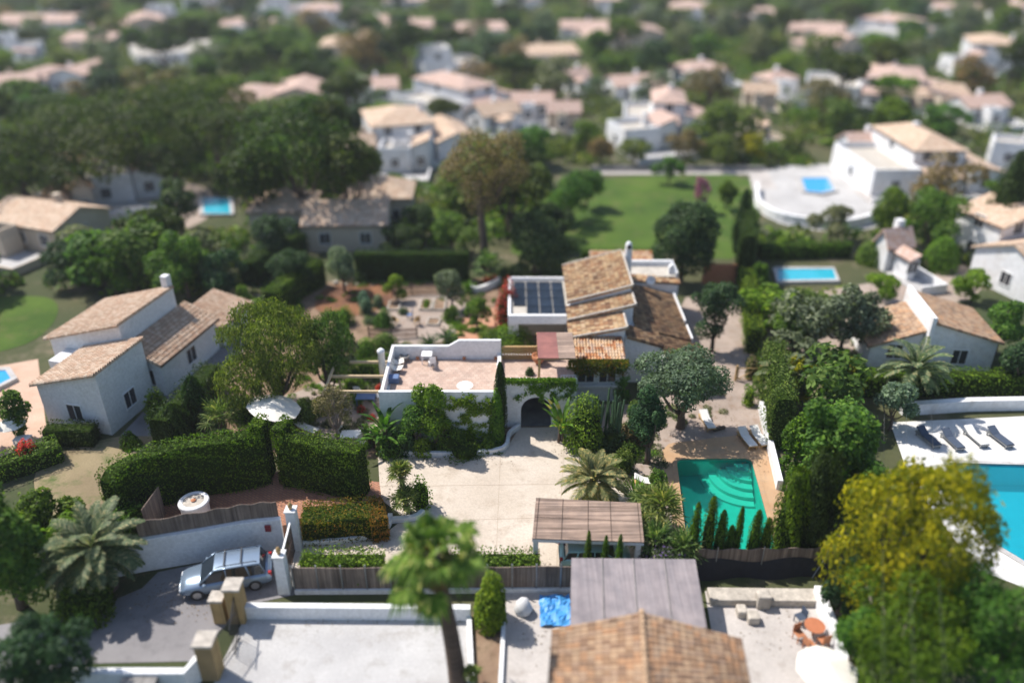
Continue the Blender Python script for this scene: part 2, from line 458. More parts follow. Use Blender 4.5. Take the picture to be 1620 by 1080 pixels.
def place(o, loc, rz=0.0, sc=None, label=None, group=None):
    o.location = loc; o.rotation_euler = (0, 0, rz)
    if sc is not None: o.scale = sc if isinstance(sc, tuple) else (sc, sc, sc)
    if label: o['label'] = label
    if group: o['group'] = group
    return o

rng = np.random.default_rng(11)
def unit(a): return a / np.maximum(np.linalg.norm(a, axis=1, keepdims=True), 1e-9)
def cards(p, nrm, L, Wd, tang=None):
    """one leaf-shaped quad per point; returns vertices (n,4,3)"""
    n = len(p)
    if tang is None:
        tang = rng.normal(size=(n, 3))
    tang = unit(tang - nrm * np.sum(tang * nrm, axis=1, keepdims=True))
    bt = np.cross(nrm, tang)
    L = np.broadcast_to(np.asarray(L, float), (n,))[:, None]; Wd = np.broadcast_to(np.asarray(Wd, float), (n,))[:, None]
    return np.stack([p - tang * L / 2, p + bt * Wd / 2 - tang * L * 0.05, p + tang * L / 2, p - bt * Wd / 2 - tang * L * 0.05], axis=1)
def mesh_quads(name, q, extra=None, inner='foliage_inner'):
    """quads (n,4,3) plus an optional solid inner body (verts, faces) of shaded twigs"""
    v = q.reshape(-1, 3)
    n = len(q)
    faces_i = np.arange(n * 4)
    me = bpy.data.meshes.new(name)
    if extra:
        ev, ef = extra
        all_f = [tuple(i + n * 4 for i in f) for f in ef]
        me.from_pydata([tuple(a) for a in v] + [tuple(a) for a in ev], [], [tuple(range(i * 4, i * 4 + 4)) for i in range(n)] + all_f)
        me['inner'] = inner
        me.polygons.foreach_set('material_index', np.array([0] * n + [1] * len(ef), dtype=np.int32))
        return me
    me.vertices.add(n * 4); me.vertices.foreach_set('co', v.astype(np.float32).ravel())
    me.loops.add(n * 4); me.loops.foreach_set('vertex_index', faces_i.astype(np.int32))
    me.polygons.add(n); me.polygons.foreach_set('loop_start', (np.arange(n) * 4).astype(np.int32))
    me.update(calc_edges=True)
    return me
def link_mesh(name, me, mat, parent=None):
    if not me.materials:
        me.materials.append(M[mat])
        if 'inner' in me: me.materials.append(M[me['inner']])
    o = bpy.data.objects.new(name, me)
    C.objects.link(o)
    if parent is not None: o.parent = parent
    return o

def crown_quads(Rx, Rz, n, leaf, lobes=14, seed=1, droop=0.0, flat=0.0, asp=0.55, ry=None, cx=0, cy=0, cz=0):
    """leaf quads over a crown of overlapping lobes with gaps between them; also returns lobe centres"""
    g = np.random.default_rng(seed)
    ry = ry or Rx
    d = unit(g.normal(size=(lobes, 3)))
    if flat: d[:, 2] = np.abs(d[:, 2]) * 0.6
    rr = g.uniform(0.35, 0.86, size=(lobes, 1))
    cen = d * rr
    lr = g.uniform(0.17, 0.40, size=lobes)
    cen[0] = (0, 0, 0.25); lr[0] = 0.5
    w = lr ** 2; w /= w.sum()
    idx = g.choice(lobes, size=int(n * 1.6), p=w)
    dd = unit(g.normal(size=(len(idx), 3)))
    flip = (dd[:, 2] < -0.2) & (g.random(len(idx)) < 0.6)
    dd[flip, 2] *= -1
    sh = lr[idx] * g.uniform(0.72, 1.06, size=len(idx)) * (1 + 0.12 * np.sin(dd[:, 0] * 9 + idx) * np.cos(dd[:, 1] * 8))
    p = cen[idx] + dd * sh[:, None]
    keep = np.ones(len(p), bool)
    for k in range(lobes):
        inside = np.linalg.norm(p - cen[k], axis=1) < lr[k] * 0.72
        keep &= ~(inside & (idx != k))
    p, dd = p[keep][:n], dd[keep][:n]
    p = p + g.normal(size=p.shape) * 0.022
    nn = unit(dd + g.normal(size=dd.shape) * 0.55 + np.array([0, 0, 0.35]))
    sc = np.array([Rx, ry, Rz])
    p = p * sc
    L = leaf * g.uniform(0.6, 1.4, size=len(p))
    tg = g.normal(size=p.shape)
    if droop:
        tg[:, 2] = -droop * 4
        nn[:, 2] *= 0.3; nn = unit(nn)
    p = p + np.array([cx, cy, cz])
    global rng
    q = cards(p, nn, L, L * asp, tg)
    return q, cen * sc + np.array([cx, cy, cz])

def limb_tree_mesh(h, r, centres, seed=0, forks=6, base_lean=(0, 0), fork_at=0.35):
    g = random.Random(seed)
    b = MB()
    top = Vector((base_lean[0], base_lean[1], h * fork_at))
    b.tube([(0, 0, -0.1), (base_lean[0] * 0.2 + 0.03, 0.0, h * fork_at * 0.35), (base_lean[0] * 0.6, base_lean[1] * 0.5, h * fork_at * 0.7), top], [r * 1.25, r, r * 0.9, r * 0.8], 8)
    cs = sorted([Vector(c) for c in centres], key=lambda c: g.random())[:forks]
    for c in cs:
        m1 = top.lerp(c, 0.35) + Vector((g.uniform(-.15, .15), g.uniform(-.15, .15), -0.08 * h))
        m2 = top.lerp(c, 0.7) + Vector((g.uniform(-.15, .15), g.uniform(-.15, .15), 0.0))
        b.tube([top - Vector((0, 0, 0.1)), m1, m2, c], [r * 0.6, r * 0.42, r * 0.27, r * 0.1], 6)
    return b

def tree(name, label, cat, loc, h, crown_r, leafmat, n=5000, leaf=0.2, lobes=14, seed=1, crown_h=None, droop=0, flat=0, trunk_r=None, bark='bark', group=None, asp=0.55, lean=(0, 0), fork_at=0.25, ry=None):
    """a tree of a trunk with limbs and a leafy crown; crown_h is the crown's own height"""
    t = thing(name, label, cat, loc, 0, group)
    ch = min((crown_h or h * 0.8) * 1.12, h * 0.95)
    q, cen = crown_quads(crown_r, ch / 2, n, leaf, lobes, seed, droop, flat, asp, ry, lean[0], lean[1], h - ch / 2)
    me = mesh_quads('crown', q)
    link_mesh('crown', me, leafmat, t)
    tr = limb_tree_mesh(h, trunk_r or max(0.08, h * 0.028), cen, seed, 7, lean, fork_at)
    sav = INV.pop(t.name)
    tr.build('trunk', bark, t, smooth=True)
    INV[t.name] = sav
    return t

def bush_mesh(Rx, Rz, n, leaf, seed=1, ry=None, asp=0.6, lobes=9, ball=False):
    """dense rounded shrub standing on the ground"""
    g = np.random.default_rng(seed)
    ry = ry or Rx
    d = unit(g.normal(size=(n, 3))); d[:, 2] = np.abs(d[:, 2])
    wob = 1.0
    if not ball:
        ld = unit(g.normal(size=(lobes, 3))); ld[:, 2] = np.abs(ld[:, 2])
        wob = 0.74 + 0.34 * np.max(np.clip((d @ ld.T) * 3.2 - 2.2, 0, 1), axis=1)
    rad = wob * g.uniform(0.86 if ball else 0.72, 1.02, size=n)
    p = d * rad[:, None] * np.array([Rx, ry, Rz])
    z0 = p[:, 2] < 0.02
    p[z0, 2] += 0.05
    nn = unit(d + g.normal(size=d.shape) * (0.3 if ball else 0.5))
    L = leaf * g.uniform(0.6, 1.4, size=n)
    return cards(p, nn, L, L * asp, g.normal(size=p.shape))
def bush(name, label, cat, loc, rx, h, leafmat, n=1500, leaf=0.13, seed=1, ry=None, group=None, ball=False, asp=0.6):
    q = bush_mesh(rx, h, n, leaf, seed, ry, asp, ball=ball)
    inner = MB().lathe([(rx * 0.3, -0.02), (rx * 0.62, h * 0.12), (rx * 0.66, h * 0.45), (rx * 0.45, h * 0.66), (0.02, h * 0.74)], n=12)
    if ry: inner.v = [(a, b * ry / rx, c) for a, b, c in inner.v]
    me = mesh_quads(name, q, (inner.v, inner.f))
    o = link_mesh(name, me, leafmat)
    o.location = loc
    return tag(o, label, cat, group)

def hedge(name, label, path, width, heights, leafmat, leaf=0.12, dens=70, seed=1, group=None, cat='hedge', z0=0.0, fuzz=0.05, round_end=False):
    """clipped hedge swept along a path: a solid leafy body with leaf cards over its faces"""
    g = np.random.default_rng(seed)
    path = [Vector((p[0], p[1], 0)) for p in path]
    if isinstance(heights, (int, float)): heights = [heights] * len(path)
    # resample
    pts, hs = [], []
    for i in range(len(path) - 1):
        seg = (path[i + 1] - path[i]).length
        k = max(1, int(seg / 0.5))
        for j in range(k):
            pts.append(path[i].lerp(path[i + 1], j / k)); hs.append(heights[i] + (heights[i + 1] - heights[i]) * j / k)
    pts.append(path[-1]); hs.append(heights[-1])
    A = np.array([(p.x, p.y) for p in pts]); Hh = np.array(hs)
    T = np.gradient(A, axis=0); T = T / np.linalg.norm(T, axis=1, keepdims=True)
    Nn = np.stack([-T[:, 1], T[:, 0]], axis=1)
    def wob(s, q): return 0.07 * np.sin(s * 1.7 + q * 2.1 + seed) + 0.05 * np.sin(s * 4.3 + q * 5.0) + 0.03 * np.sin(s * 9.1 - q * 7)
    s_ = np.concatenate([[0], np.cumsum(np.linalg.norm(np.diff(A, axis=0), axis=1))])
    # cross-section: around the hedge from base out, up, over, down
    prof = [(-0.5, 0.0), (-0.52, 0.35), (-0.5, 0.7), (-0.46, 0.93), (-0.36, 1.0), (0, 1.01), (0.36, 1.0), (0.46, 0.93), (0.5, 0.7), (0.52, 0.35), (0.5, 0.0)]
    b = MB(); m = len(prof)
    for i in range(len(A)):
        for k, (a, z) in enumerate(prof):
            off = a * (width - 0.34) + 0.5 * wob(s_[i], k) * np.sign(a)
            b.v.append((A[i, 0] + Nn[i, 0] * off, A[i, 1] + Nn[i, 1] * off, z0 + z * (Hh[i] - 0.2)))
    for i in range(len(A) - 1):
        for k in range(m - 1):
            b.f.append((i * m + k, (i + 1) * m + k, (i + 1) * m + k + 1, i * m + k + 1))
    b.f.append(tuple(range(m))); b.f.append(tuple((len(A) - 1) * m + k for k in range(m))[::-1])
    total = s_[-1]; per = 2 * Hh.mean() + width
    n = int((total * per + 2 * width * Hh.mean()) * dens)
    u = g.random(n) * total
    q = g.random(n) * per
    iu = np.interp(u, s_, np.arange(len(A)))
    ax = np.interp(iu, np.arange(len(A)), A[:, 0]); ay = np.interp(iu, np.arange(len(A)), A[:, 1])
    nx = np.interp(iu, np.arange(len(A)), Nn[:, 0]); ny = np.interp(iu, np.arange(len(A)), Nn[:, 1])
    hh = np.interp(iu, np.arange(len(A)), Hh)
    Hm = Hh.mean()
    left = q < Hm; right = q > Hm + width; top = ~(left | right)
    a = np.where(left, -0.5, np.where(right, 0.5, (q - Hm) / width - 0.5))
    z = np.where(left, q / Hm, np.where(right, (per - q) / Hm, 1.0))
    off = a * width + wob(u, z * 9) * np.where(top, 0, np.sign(a)) + g.normal(size=n) * fuzz * (~top)
    off *= np.where(z > 0.95, 0.95, 1)
    zz = z0 + z * hh + np.where(top, wob(u, a * 3) + g.normal(size=n) * fuzz - 0.03, 0)
    p = np.stack([ax + nx * off, ay + ny * off, zz], axis=1)
    nn = np.stack([nx * np.sign(a) * (~top), ny * np.sign(a) * (~top), 1.0 * top], axis=1) + g.normal(size=(n, 3)) * 0.45
    # ends
    ne = int(2 * width * Hm * dens)
    e = g.random(ne) < 0.5
    i0 = np.where(e, 0, len(A) - 1)
    oe = g.uniform(-0.5, 0.5, ne) * width; ze = g.random(ne) * Hh[i0]
    te = np.where(e, -1, 1)[:, None] * T[i0]
    pe = np.stack([A[i0, 0] + Nn[i0, 0] * oe + te[:, 0] * 0.05, A[i0, 1] + Nn[i0, 1] * oe + te[:, 1] * 0.05, z0 + ze], axis=1)
    ne_ = np.concatenate([te, np.zeros((ne, 1))], axis=1) + g.normal(size=(ne, 3)) * 0.45
    p = np.concatenate([p, pe]); nn = unit(np.concatenate([nn, ne_]))
    L = leaf * g.uniform(0.6, 1.4, len(p))
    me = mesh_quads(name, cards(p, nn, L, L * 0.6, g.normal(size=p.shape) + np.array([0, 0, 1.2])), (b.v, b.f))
    o = link_mesh(name, me, leafmat)
    return tag(o, label, cat, group)

def sheet(name, poly, z, mat, holes=(), label=None, parent=None, kind='structure', cat=None):
    """flat ground sheet with holes"""
    pts = [Vector((p[0], p[1])) for p in poly]
    edges = [(i, (i + 1) % len(poly)) for i in range(len(poly))]
    for h in holes:
        b = len(pts)
        pts += [Vector((p[0], p[1])) for p in h]
        edges += [(b + i, b + (i + 1) % len(h)) for i in range(len(h))]
    v, _, f, _, _, _ = delaunay_2d_cdt(pts, edges, [], 0, 1e-5)
    def inside(pt, pg):
        c = False; n = len(pg)
        for i in range(n):
            x1, y1 = pg[i][0], pg[i][1]; x2, y2 = pg[(i + 1) % n][0], pg[(i + 1) % n][1]
            if (y1 > pt[1]) != (y2 > pt[1]) and pt[0] < (x2 - x1) * (pt[1] - y1) / (y2 - y1) + x1: c = not c
        return c
    b = MB(); keep = []
    for t in f:
        cx = sum(v[i][0] for i in t) / 3; cy = sum(v[i][1] for i in t) / 3
        if inside((cx, cy), poly) and not any(inside((cx, cy), h) for h in holes): keep.append(tuple(t))
    b.v = [(p[0], p[1], z) for p in v]
    b.f = keep
    o = b.build(name, mat, parent)
    # make all faces look up
    me = o.data; me.update()
    for pl in me.polygons:
        if pl.normal.z < 0: pl.flip()
    return tag(o, label, cat, None, kind)
def G(*pts, z=0.0): return [P(a, b, z) for a, b in pts]
def smooth_poly(pts, k=4):
    """rounds a closed outline"""
    n = len(pts); out = []
    for i in range(n):
        p0, p1, p2, p3 = (Vector((pts[(i + j - 1) % n][0], pts[(i + j - 1) % n][1])) for j in range(4))
        for j in range(k):
            t = j / k
            out.append(0.5 * ((2 * p1) + (p2 - p0) * t + (2 * p0 - 5 * p1 + 4 * p2 - p3) * t * t + (-p0 + 3 * p1 - 3 * p2 + p3) * t ** 3))
    return out
def smooth_path(pts, k=5):
    out = []
    q = [Vector((p[0], p[1])) for p in pts]
    q = [2 * q[0] - q[1]] + q + [2 * q[-1] - q[-2]]
    for i in range(1, len(q) - 2):
        p0, p1, p2, p3 = q[i - 1:i + 3]
        for j in range(k):
            t = j / k
            out.append(0.5 * ((2 * p1) + (p2 - p0) * t + (2 * p0 - 5 * p1 + 4 * p2 - p3) * t * t + (-p0 + 3 * p1 - 3 * p2 + p3) * t ** 3))
    out.append(q[-2])
    return out
def strip_mb(path, width, z0, z1, mb=None):
    """a wall or kerb of constant thickness along a path"""
    b = mb or MB()
    q = [Vector((p[0], p[1])) for p in path]
    zz0 = z0 if isinstance(z0, list) else [z0] * len(q)
    zz1 = z1 if isinstance(z1, list) else [z1] * len(q)
    base = len(b.v)
    for i, p in enumerate(q):
        d = (q[min(i + 1, len(q) - 1)] - q[max(i - 1, 0)]).normalized()
        nrm = Vector((-d.y, d.x)) * width / 2
        for s, z in ((-1, zz0[i]), (1, zz0[i]), (1, zz1[i]), (-1, zz1[i])):
            b.v.append((p.x + nrm.x * s, p.y + nrm.y * s, z))
    for i in range(len(q) - 1):
        for k in range(4):
            b.f.append((base + i * 4 + k, base + i * 4 + (k + 1) % 4, base + (i + 1) * 4 + (k + 1) % 4, base + (i + 1) * 4 + k))
    b.f.append((base, base + 3, base + 2, base + 1))
    e = base + (len(q) - 1) * 4
    b.f.append((e, e + 1, e + 2, e + 3))
    return b

def tile_roof(name, e0, e1, r1, r0, mat, parent, tw=0.23, tl=0.34, detail=True, thick=0.14):
    """barrel tile roof: e0-e1 is the eave, r0-r1 the upper edge; channels run from ridge to eave"""
    e0, e1, r0, r1 = map(Vector, (e0, e1, r0, r1))
    Wd = (e1 - e0).length; Ln = ((r0 - e0).length + (r1 - e1).length) / 2
    nrm = (e1 - e0).cross(r0 - e0).normalized()
    if nrm.z < 0: nrm = -nrm
    b = MB(); b.uv = []
    if detail:
        nu = max(2, round(Wd / tw)); nv = max(2, round(Ln / tl))
        prof = [(0, 0), (0.12, 0.055), (0.3, 0.088), (0.5, 0.095), (0.7, 0.055), (0.85, 0.008)]
        us = [((i + a) / nu, h) for i in range(nu) for a, h in prof] + [(1.0, 0.0)]
        vs = []
        for j in range(nv):
            vs += [(j / nv + 1e-4, 0.034), ((j + 1) / nv - 1e-4, 0.0)]
        g = random.Random(name)
        jit = {}
        for j, (v, lift) in enumerate(vs):
            for i, (u, h) in enumerate(us):
                key = (min(int(u * nu), nu - 1), min(int(v * nv), nv - 1))
                if key not in jit: jit[key] = g.uniform(-0.012, 0.016)
                p = (e0.lerp(e1, u)).lerp(r0.lerp(r1, u), v) + nrm * (h + lift + jit[key])
                b.v.append(tuple(p)); b.uv.append((u * Wd, v * Ln))
        m = len(us)
        for j in range(len(vs) - 1):
            for i in range(m - 1):
                b.f.append((j * m + i, j * m + i + 1, (j + 1) * m + i + 1, (j + 1) * m + i))
    q = [e0, e1, r1, r0]
    base = len(b.v)
    up = nrm * (0.0 if detail else 0.06)
    for p, uvv in zip(q, ((0, 0), (Wd, 0), (Wd, Ln), (0, Ln))):
        b.v.append(tuple(p + up)); b.uv.append(uvv)
    for p, uvv in zip(q, ((0, 0), (Wd, 0), (Wd, Ln), (0, Ln))):
        b.v.append(tuple(p - Vector((0, 0, thick)))); b.uv.append(uvv)
    b.f += [(base, base + 1, base + 2, base + 3), (base + 7, base + 6, base + 5, base + 4)]
    b.f += [(base + i, base + i + 4, base + (i + 1) % 4 + 4, base + (i + 1) % 4) for i in range(4)]
    return b.build(name, mat, parent)

def window(parent, c, w, h, nrm, name='window', shutters=False, frame='white_paint', bars=1):
    """window against a wall: c centre on the wall face, nrm outward horizontal direction"""
    n = Vector((nrm[0], nrm[1], 0)).normalized(); t = Vector((-n.y, n.x, 0)); c = Vector(c)
    def bx(mb, a0, a1, z0, z1, d0, d1):
        vs = []
        for z in (z0, z1):
            for a, d in ((a0, d0), (a1, d0), (a1, d1), (a0, d1)):
                p = c + t * a + n * d; vs.append((p.x, p.y, c.z + z))
        mb.add(vs, [(0, 3, 2, 1), (4, 5, 6, 7), (0, 1, 5, 4), (1, 2, 6, 5), (2, 3, 7, 6), (3, 0, 4, 7)])
    p = MB(); bx(p, -w / 2, w / 2, -h / 2, h / 2, -0.05, 0.012)
    wo = p.build(name, 'window_glass', parent)
    f = MB(); k = 0.07
    bx(f, -w / 2 - k, w / 2 + k, h / 2, h / 2 + k, -0.04, 0.05); bx(f, -w / 2 - k, w / 2 + k, -h / 2 - k, -h / 2, -0.04, 0.09)
    bx(f, -w / 2 - k, -w / 2, -h / 2, h / 2, -0.04, 0.05); bx(f, w / 2, w / 2 + k, -h / 2, h / 2, -0.04, 0.05)
    for i in range(bars):
        a = -w / 2 + w * (i + 1) / (bars + 1)
        bx(f, a - 0.025, a + 0.025, -h / 2, h / 2, 0.0, 0.035)
    f.build('frame', frame, wo)
    return wo
# ================================================= SETTING
pool_c = G((1070, 727), (1188, 726), (1229, 876), (1089, 878), z=0)
def round_quad(q, r=0.55, k=5):
    out = []
    n = len(q)
    for i in range(n):
        a, b, c = (Vector((q[(i + j - 1) % n][0], q[(i + j - 1) % n][1])) for j in range(3))
        p0 = b + (a - b).normalized() * r; p1 = b + (c - b).normalized() * r
        for j in range(k + 1):
            t = j / k
            out.append(p0 * (1 - t) ** 2 + b * 2 * t * (1 - t) + p1 * t * t)
    return out
pool_hole = round_quad(pool_c)
rpool_hole = [Vector((p.x, p.y)) for p in G((1499, 733), (1780, 740), (1850, 960), (1640, 900), (1560, 852))]
mat_mottled('scrub_ground', (0.04, 0.06, 0.02), (0.10, 0.095, 0.045), 0.06, 2.5, (0.19, 0.155, 0.105), 0.95, 0.2)
sheet('ground', [(-1500, -300), (1500, -300), (1500, 2500), (-1500, 2500)], 0.0, 'scrub_ground', [pool_hole, rpool_hole])
Z = 0.012
sheet('garden_bed', G((385, 470), (560, 440), (740, 440), (860, 440), (905, 520), (905, 690), (800, 715), (600, 725), (380, 720), (230, 740), (300, 600)), Z, 'garden_soil', kind='structure')
sheet('garden_gravel', smooth_poly(G((560, 600), (600, 560), (610, 500), (640, 470), (720, 468), (745, 500), (700, 540), (640, 560), (610, 640), (600, 700), (420, 690), (380, 650), (470, 620), (520, 600))), 2 * Z, 'gravel_pale')
sheet('side_gravel', smooth_poly(G((385, 500), (400, 470), (440, 470), (450, 500), (420, 530))), 2 * Z, 'gravel_pale')
sheet('red_earth', smooth_poly(G((500, 490), (520, 455), (600, 448), (622, 470), (600, 488), (560, 500))), 3 * Z, 'red_soil')
sheet('orange_path', smooth_poly(G((735, 500), (780, 488), (815, 500), (812, 545), (760, 560), (730, 545), (722, 520))), 3 * Z, 'orange_path')
sheet('gravel_yard', G((1040, 560), (1085, 470), (1190, 470), (1198, 560), (1205, 640), (1215, 720), (1195, 712), (1060, 712), (1030, 680)), Z, 'gravel_pale')
sheet('garden_strip', G((880, 640), (1045, 640), (1060, 712), (1066, 890), (1015, 890), (985, 780), (905, 715)), 2 * Z, 'gravel_pale')
sheet('pool_patio', smooth_poly(G((1048, 712), (1100, 697), (1200, 690), (1218, 730), (1262, 880), (1085, 886), (1062, 800)), 3), 3 * Z, 'patio_sand', [pool_hole])
drive = G((598, 722), (800, 712), (822, 677), (900, 676), (905, 700), (990, 770), (1020, 800), (1024, 897), (905, 903), (466, 925), (462, 864), (600, 852), (640, 820), (602, 790))
sheet('driveway', drive, 4 * Z, 'driveway')
sheet('back_lawn', smooth_poly(G((810, 400), (830, 345), (860, 300), (1000, 280), (1185, 284), (1180, 400), (1040, 398), (900, 400))), Z, 'lawn')
road = G((-260, 1030), (20, 985), (150, 962), (225, 930), (250, 905), (345, 885), (462, 864), (470, 940), (390, 957), (345, 1000), (325, 1045), (120, 1050), (-260, 1180))
sheet('road', road, 2 * Z, 'asphalt_road')
sheet('neighbour_forecourt', G((388, 975), (742, 975), (752, 1200), (300, 1200), (345, 1060)), Z, 'white_stone')
sheet('planting_strip', G((742, 975), (800, 960), (790, 1200), (752, 1200)), 2 * Z, 'garden_soil')
sheet('concrete_path', G((800, 935), (905, 935), (905, 1200), (785, 1200)), 3 * Z, 'pale_concrete')
sheet('work_yard', G((1115, 935), (1305, 945), (1345, 1150), (1150, 1150)), 3 * Z, 'pale_concrete')
sheet('white_patio', G((1408, 668), (1800, 650), (1900, 980), (1700, 960), (1545, 900), (1440, 760)), Z, 'bright_stone', [rpool_hole])
sheet('pink_patio', G((-120, 600), (60, 568), (75, 690), (70, 720), (-120, 760)), Z, 'pink_paving')
sheet('side_lawn', smooth_poly(G((-80, 560), (-60, 480), (70, 470), (90, 500), (40, 545))), 2 * Z, 'lawn')
sheet('dry_field', smooth_poly(G((60, 790), (70, 730), (190, 690), (300, 690), (180, 800), (120, 830))), 2 * Z, 'dry_grass')
sheet('grey_lane', G((190, 690), (330, 545), (385, 500), (400, 530), (300, 690)), 3 * Z, 'asphalt_road')
sheet('pale_terrace', smooth_poly(G((1190, 300), (1240, 262), (1400, 270), (1420, 330), (1360, 365), (1230, 352))), Z, 'white_stone')
sheet('long_lane', G((940, 262), (1210, 262), (1230, 300), (1190, 300), (1185, 276), (940, 276)), 2 * Z, 'pale_concrete')
sheet('dry_yard', smooth_poly(G((1190, 480), (1250, 470), (1420, 440), (1540, 420), (1540, 470), (1400, 500), (1330, 570), (1220, 600))), Z, 'gravel_pale')
sheet('tan_yard', smooth_poly(G((70, 300), (200, 280), (330, 300), (300, 360), (90, 350))), Z, 'gravel_pale')
# joints cut into the driveway slab
jb = MB()
for a, b in (((792, 712), (784, 905)), ((600, 770), (985, 765)), ((640, 826), (905, 818)), ((893, 700), (880, 905))):
    p, q = P(*a), P(*b)
    d = (q - p).normalized(); n = Vector((-d.y, d.x, 0)) * 0.02
    jb.slab([tuple(Vector((v.x, v.y, 4 * Z + 0.006))) for v in (p - n, p + n, q + n, q - n)], 0.004)
mat_plain('joint', (0.40, 0.33, 0.26), 0.9)
tag(jb.build('driveway_joint', 'joint'), kind='structure')

# ================================================= SWIMMING POOLS
def pool(name, label, hole, depth, basin, water, wl=-0.12, coping='patio_sand', steps=None, cw=0.3):
    c = sum((Vector((p[0], p[1], 0)) for p in hole), Vector()) / len(hole)
    t = thing(name, label, 'swimming pool', c)
    b = MB(); n = len(hole)
    h = [(p[0], p[1]) for p in hole]
    a = sum(h[i][0] * h[(i + 1) % n][1] - h[(i + 1) % n][0] * h[i][1] for i in range(n))
    if a < 0: h = h[::-1]
    b.v = [(x, y, -depth) for x, y in h] + [(x, y, 0.05) for x, y in h]
    b.f = [tuple(range(n))] + [(i, n + i, n + (i + 1) % n, (i + 1) % n) for i in range(n)]
    b.build('basin', basin, t)
    w = MB(); w.v = [(x, y, wl) for x, y in h]; w.f = [tuple(range(n))]
    w.build('water', water, t)
    strip = MB(); cx, cy = c.x, c.y
    out = []
    for i in range(n):
        p0, p1, p2 = Vector(h[i - 1]), Vector(h[i]), Vector(h[(i + 1) % n])
        d = (p2 - p0).normalized(); out.append((p1.x + d.y * cw, p1.y - d.x * cw))
    strip.v = [(x, y, 0.075) for x, y in h] + [(x, y, 0.07) for x, y in out] + [(x, y, 0.0) for x, y in out] + [(x, y, -0.06) for x, y in h]
    for i in range(n):
        j = (i + 1) % n
        strip.f += [(i, n + i, n + j, j), (n + i, 2 * n + i, 2 * n + j, n + j), (3 * n + i, i, j, 3 * n + j)]
    strip.build('coping', coping, t)
    if steps: steps(t)
    return t
def pool_steps(t):
    cor = pool_c[1] + Vector((-0.15, -0.15, 0))
    e1 = (pool_c[0] - pool_c[1]).normalized(); e2 = (pool_c[2] - pool_c[1]).normalized()
    for k in range(5):
        r = 0.95 + 0.55 * k
        arc = []
        for j in range(15):
            a = math.pi / 2 * j / 14
            arc.append(cor + (e1 * math.cos(a) + e2 * math.sin(a)) * r)
        inset = [(cor.x, cor.y)] + [(p.x, p.y) for p in arc]
        MB().prism(inset, -1.35 + 0.006 * k, -0.24 - 0.24 * k).build('step', 'step_green', t)
pool('swimming_pool', 'emerald green pool with curved corner steps on sandy orange patio', pool_hole, 1.35, 'basin_green', 'water_clear', steps=pool_steps)
pool('swimming_pool', 'large turquoise pool beside white stone patio with dark loungers', rpool_hole, 1.7, 'basin_cyan', 'water_cyan', coping='white_stone', cw=0.4)
def raised_pool(label, pts, water='basin_blue', z=0.25):
    q = G(*pts)
    c = sum(q, Vector()) / len(q)
    t = thing('swimming_pool', label, 'swimming pool', c)
    path = q + [q[0]]
    strip_mb(path, 0.5, 0.0, z + 0.06).build('coping', 'white_stone', t)
    MB().prism([(p.x, p.y) for p in q], 0.0, z).build('water', water, t)
mat_plain('flat_blue', (0.02, 0.30, 0.62), 0.06, vary=0.05)
mat_plain('flat_teal', (0.03, 0.36, 0.48), 0.06, vary=0.05)
raised_pool('bright blue oval pool on the pale terrace below the big tan roofed villa', [(p.x, p.y) for p in []] or [(1264, 284), (1310, 284), (1322, 304), (1300, 309), (1272, 306)], 'flat_blue')
raised_pool('turquoise pool behind hedges beside the olive trees', [(1226, 428), (1318, 428), (1325, 447), (1229, 449)], 'flat_teal')
raised_pool('small teal pool among dark trees beyond the white walled terrace', [(318, 316), (366, 316), (368, 342), (320, 342)], 'flat_teal')
raised_pool('blue pool beside the pink patio of the long tan roofed house', [(-90, 590), (14, 588), (24, 603), (-20, 626), (-100, 630)], 'flat_blue')

# ================================================= MAIN HOUSE
hs = thing('white_house', 'white villa with stepped tiled roofs, tall chimney and solar covered flat roof', 'house', (7, 55, 0))
X0 = 4.45
# walls: gabled volumes with stepped heights (profile over x, extruded in y)
wl = MB()
def vol(x0, x1, y0, y1, zl, zr): wl.prism_xz([(x0, 0), (x1, 0), (x1, zr), (x0, zl)], y0, y1)
vol(4.6, 9.3, 56.6, 63.3, 4.5, 5.86)
vol(4.5, 9.25, 54.45, 56.59, 4.05, 5.3)
vol(4.45, 8.35, 51.9, 54.44, 3.86, 4.62)
vol(4.5, 8.05, 49.35, 51.89, 3.3, 3.3)
wl.prism_xz([(8.4, 0), (11.1, 0), (11.1, 3.16), (8.4, 3.94)], 51.95, 54.4)
wl.prism_xz([(9.32, 0), (13.6, 0), (13.6, 2.43), (9.32, 3.66)], 54.45, 62.3)
wl.prism_xz([(9.9, 0), (14.3, 0), (14.3, 3.5), (9.9, 3.8)], 62.4, 65.6)
wl.prism_xz([(11.1, 0), (14.2, 0), (14.2, 2.15), (11.1, 2.95)], 50.6, 53.9)
wl.build('wall', 'white_wall', hs)
rr = []
tile_roof('roof', (4.35, 63.6, 4.6), (4.35, 56.45, 4.6), (9.4, 56.45, 6.02), (9.4, 63.6, 6.02), 'tiles_tan', hs)
tile_roof('roof', (4.25, 56.58, 4.12), (4.25, 54.25, 4.12), (9.35, 54.25, 5.42), (9.35, 56.58, 5.42), 'tiles_tan', hs)
tile_roof('roof', (4.2, 54.42, 3.93), (4.2, 51.75, 3.93), (8.45, 51.75, 4.78), (8.45, 54.42, 4.78), 'tiles_tan', hs)
br = tile_roof('roof', (4.35, 49.05, 3.38), (8.15, 49.05, 3.38), (8.15, 51.88, 4.0), (4.35, 51.88, 4.0), 'tiles_stripe', hs)
tag(br, 'striped tile roof over the bay')
tile_roof('roof', (13.85, 53.9, 2.5), (13.85, 62.35, 2.5), (9.42, 62.35, 3.74), (9.42, 53.9, 3.74), 'tiles_dark', hs)
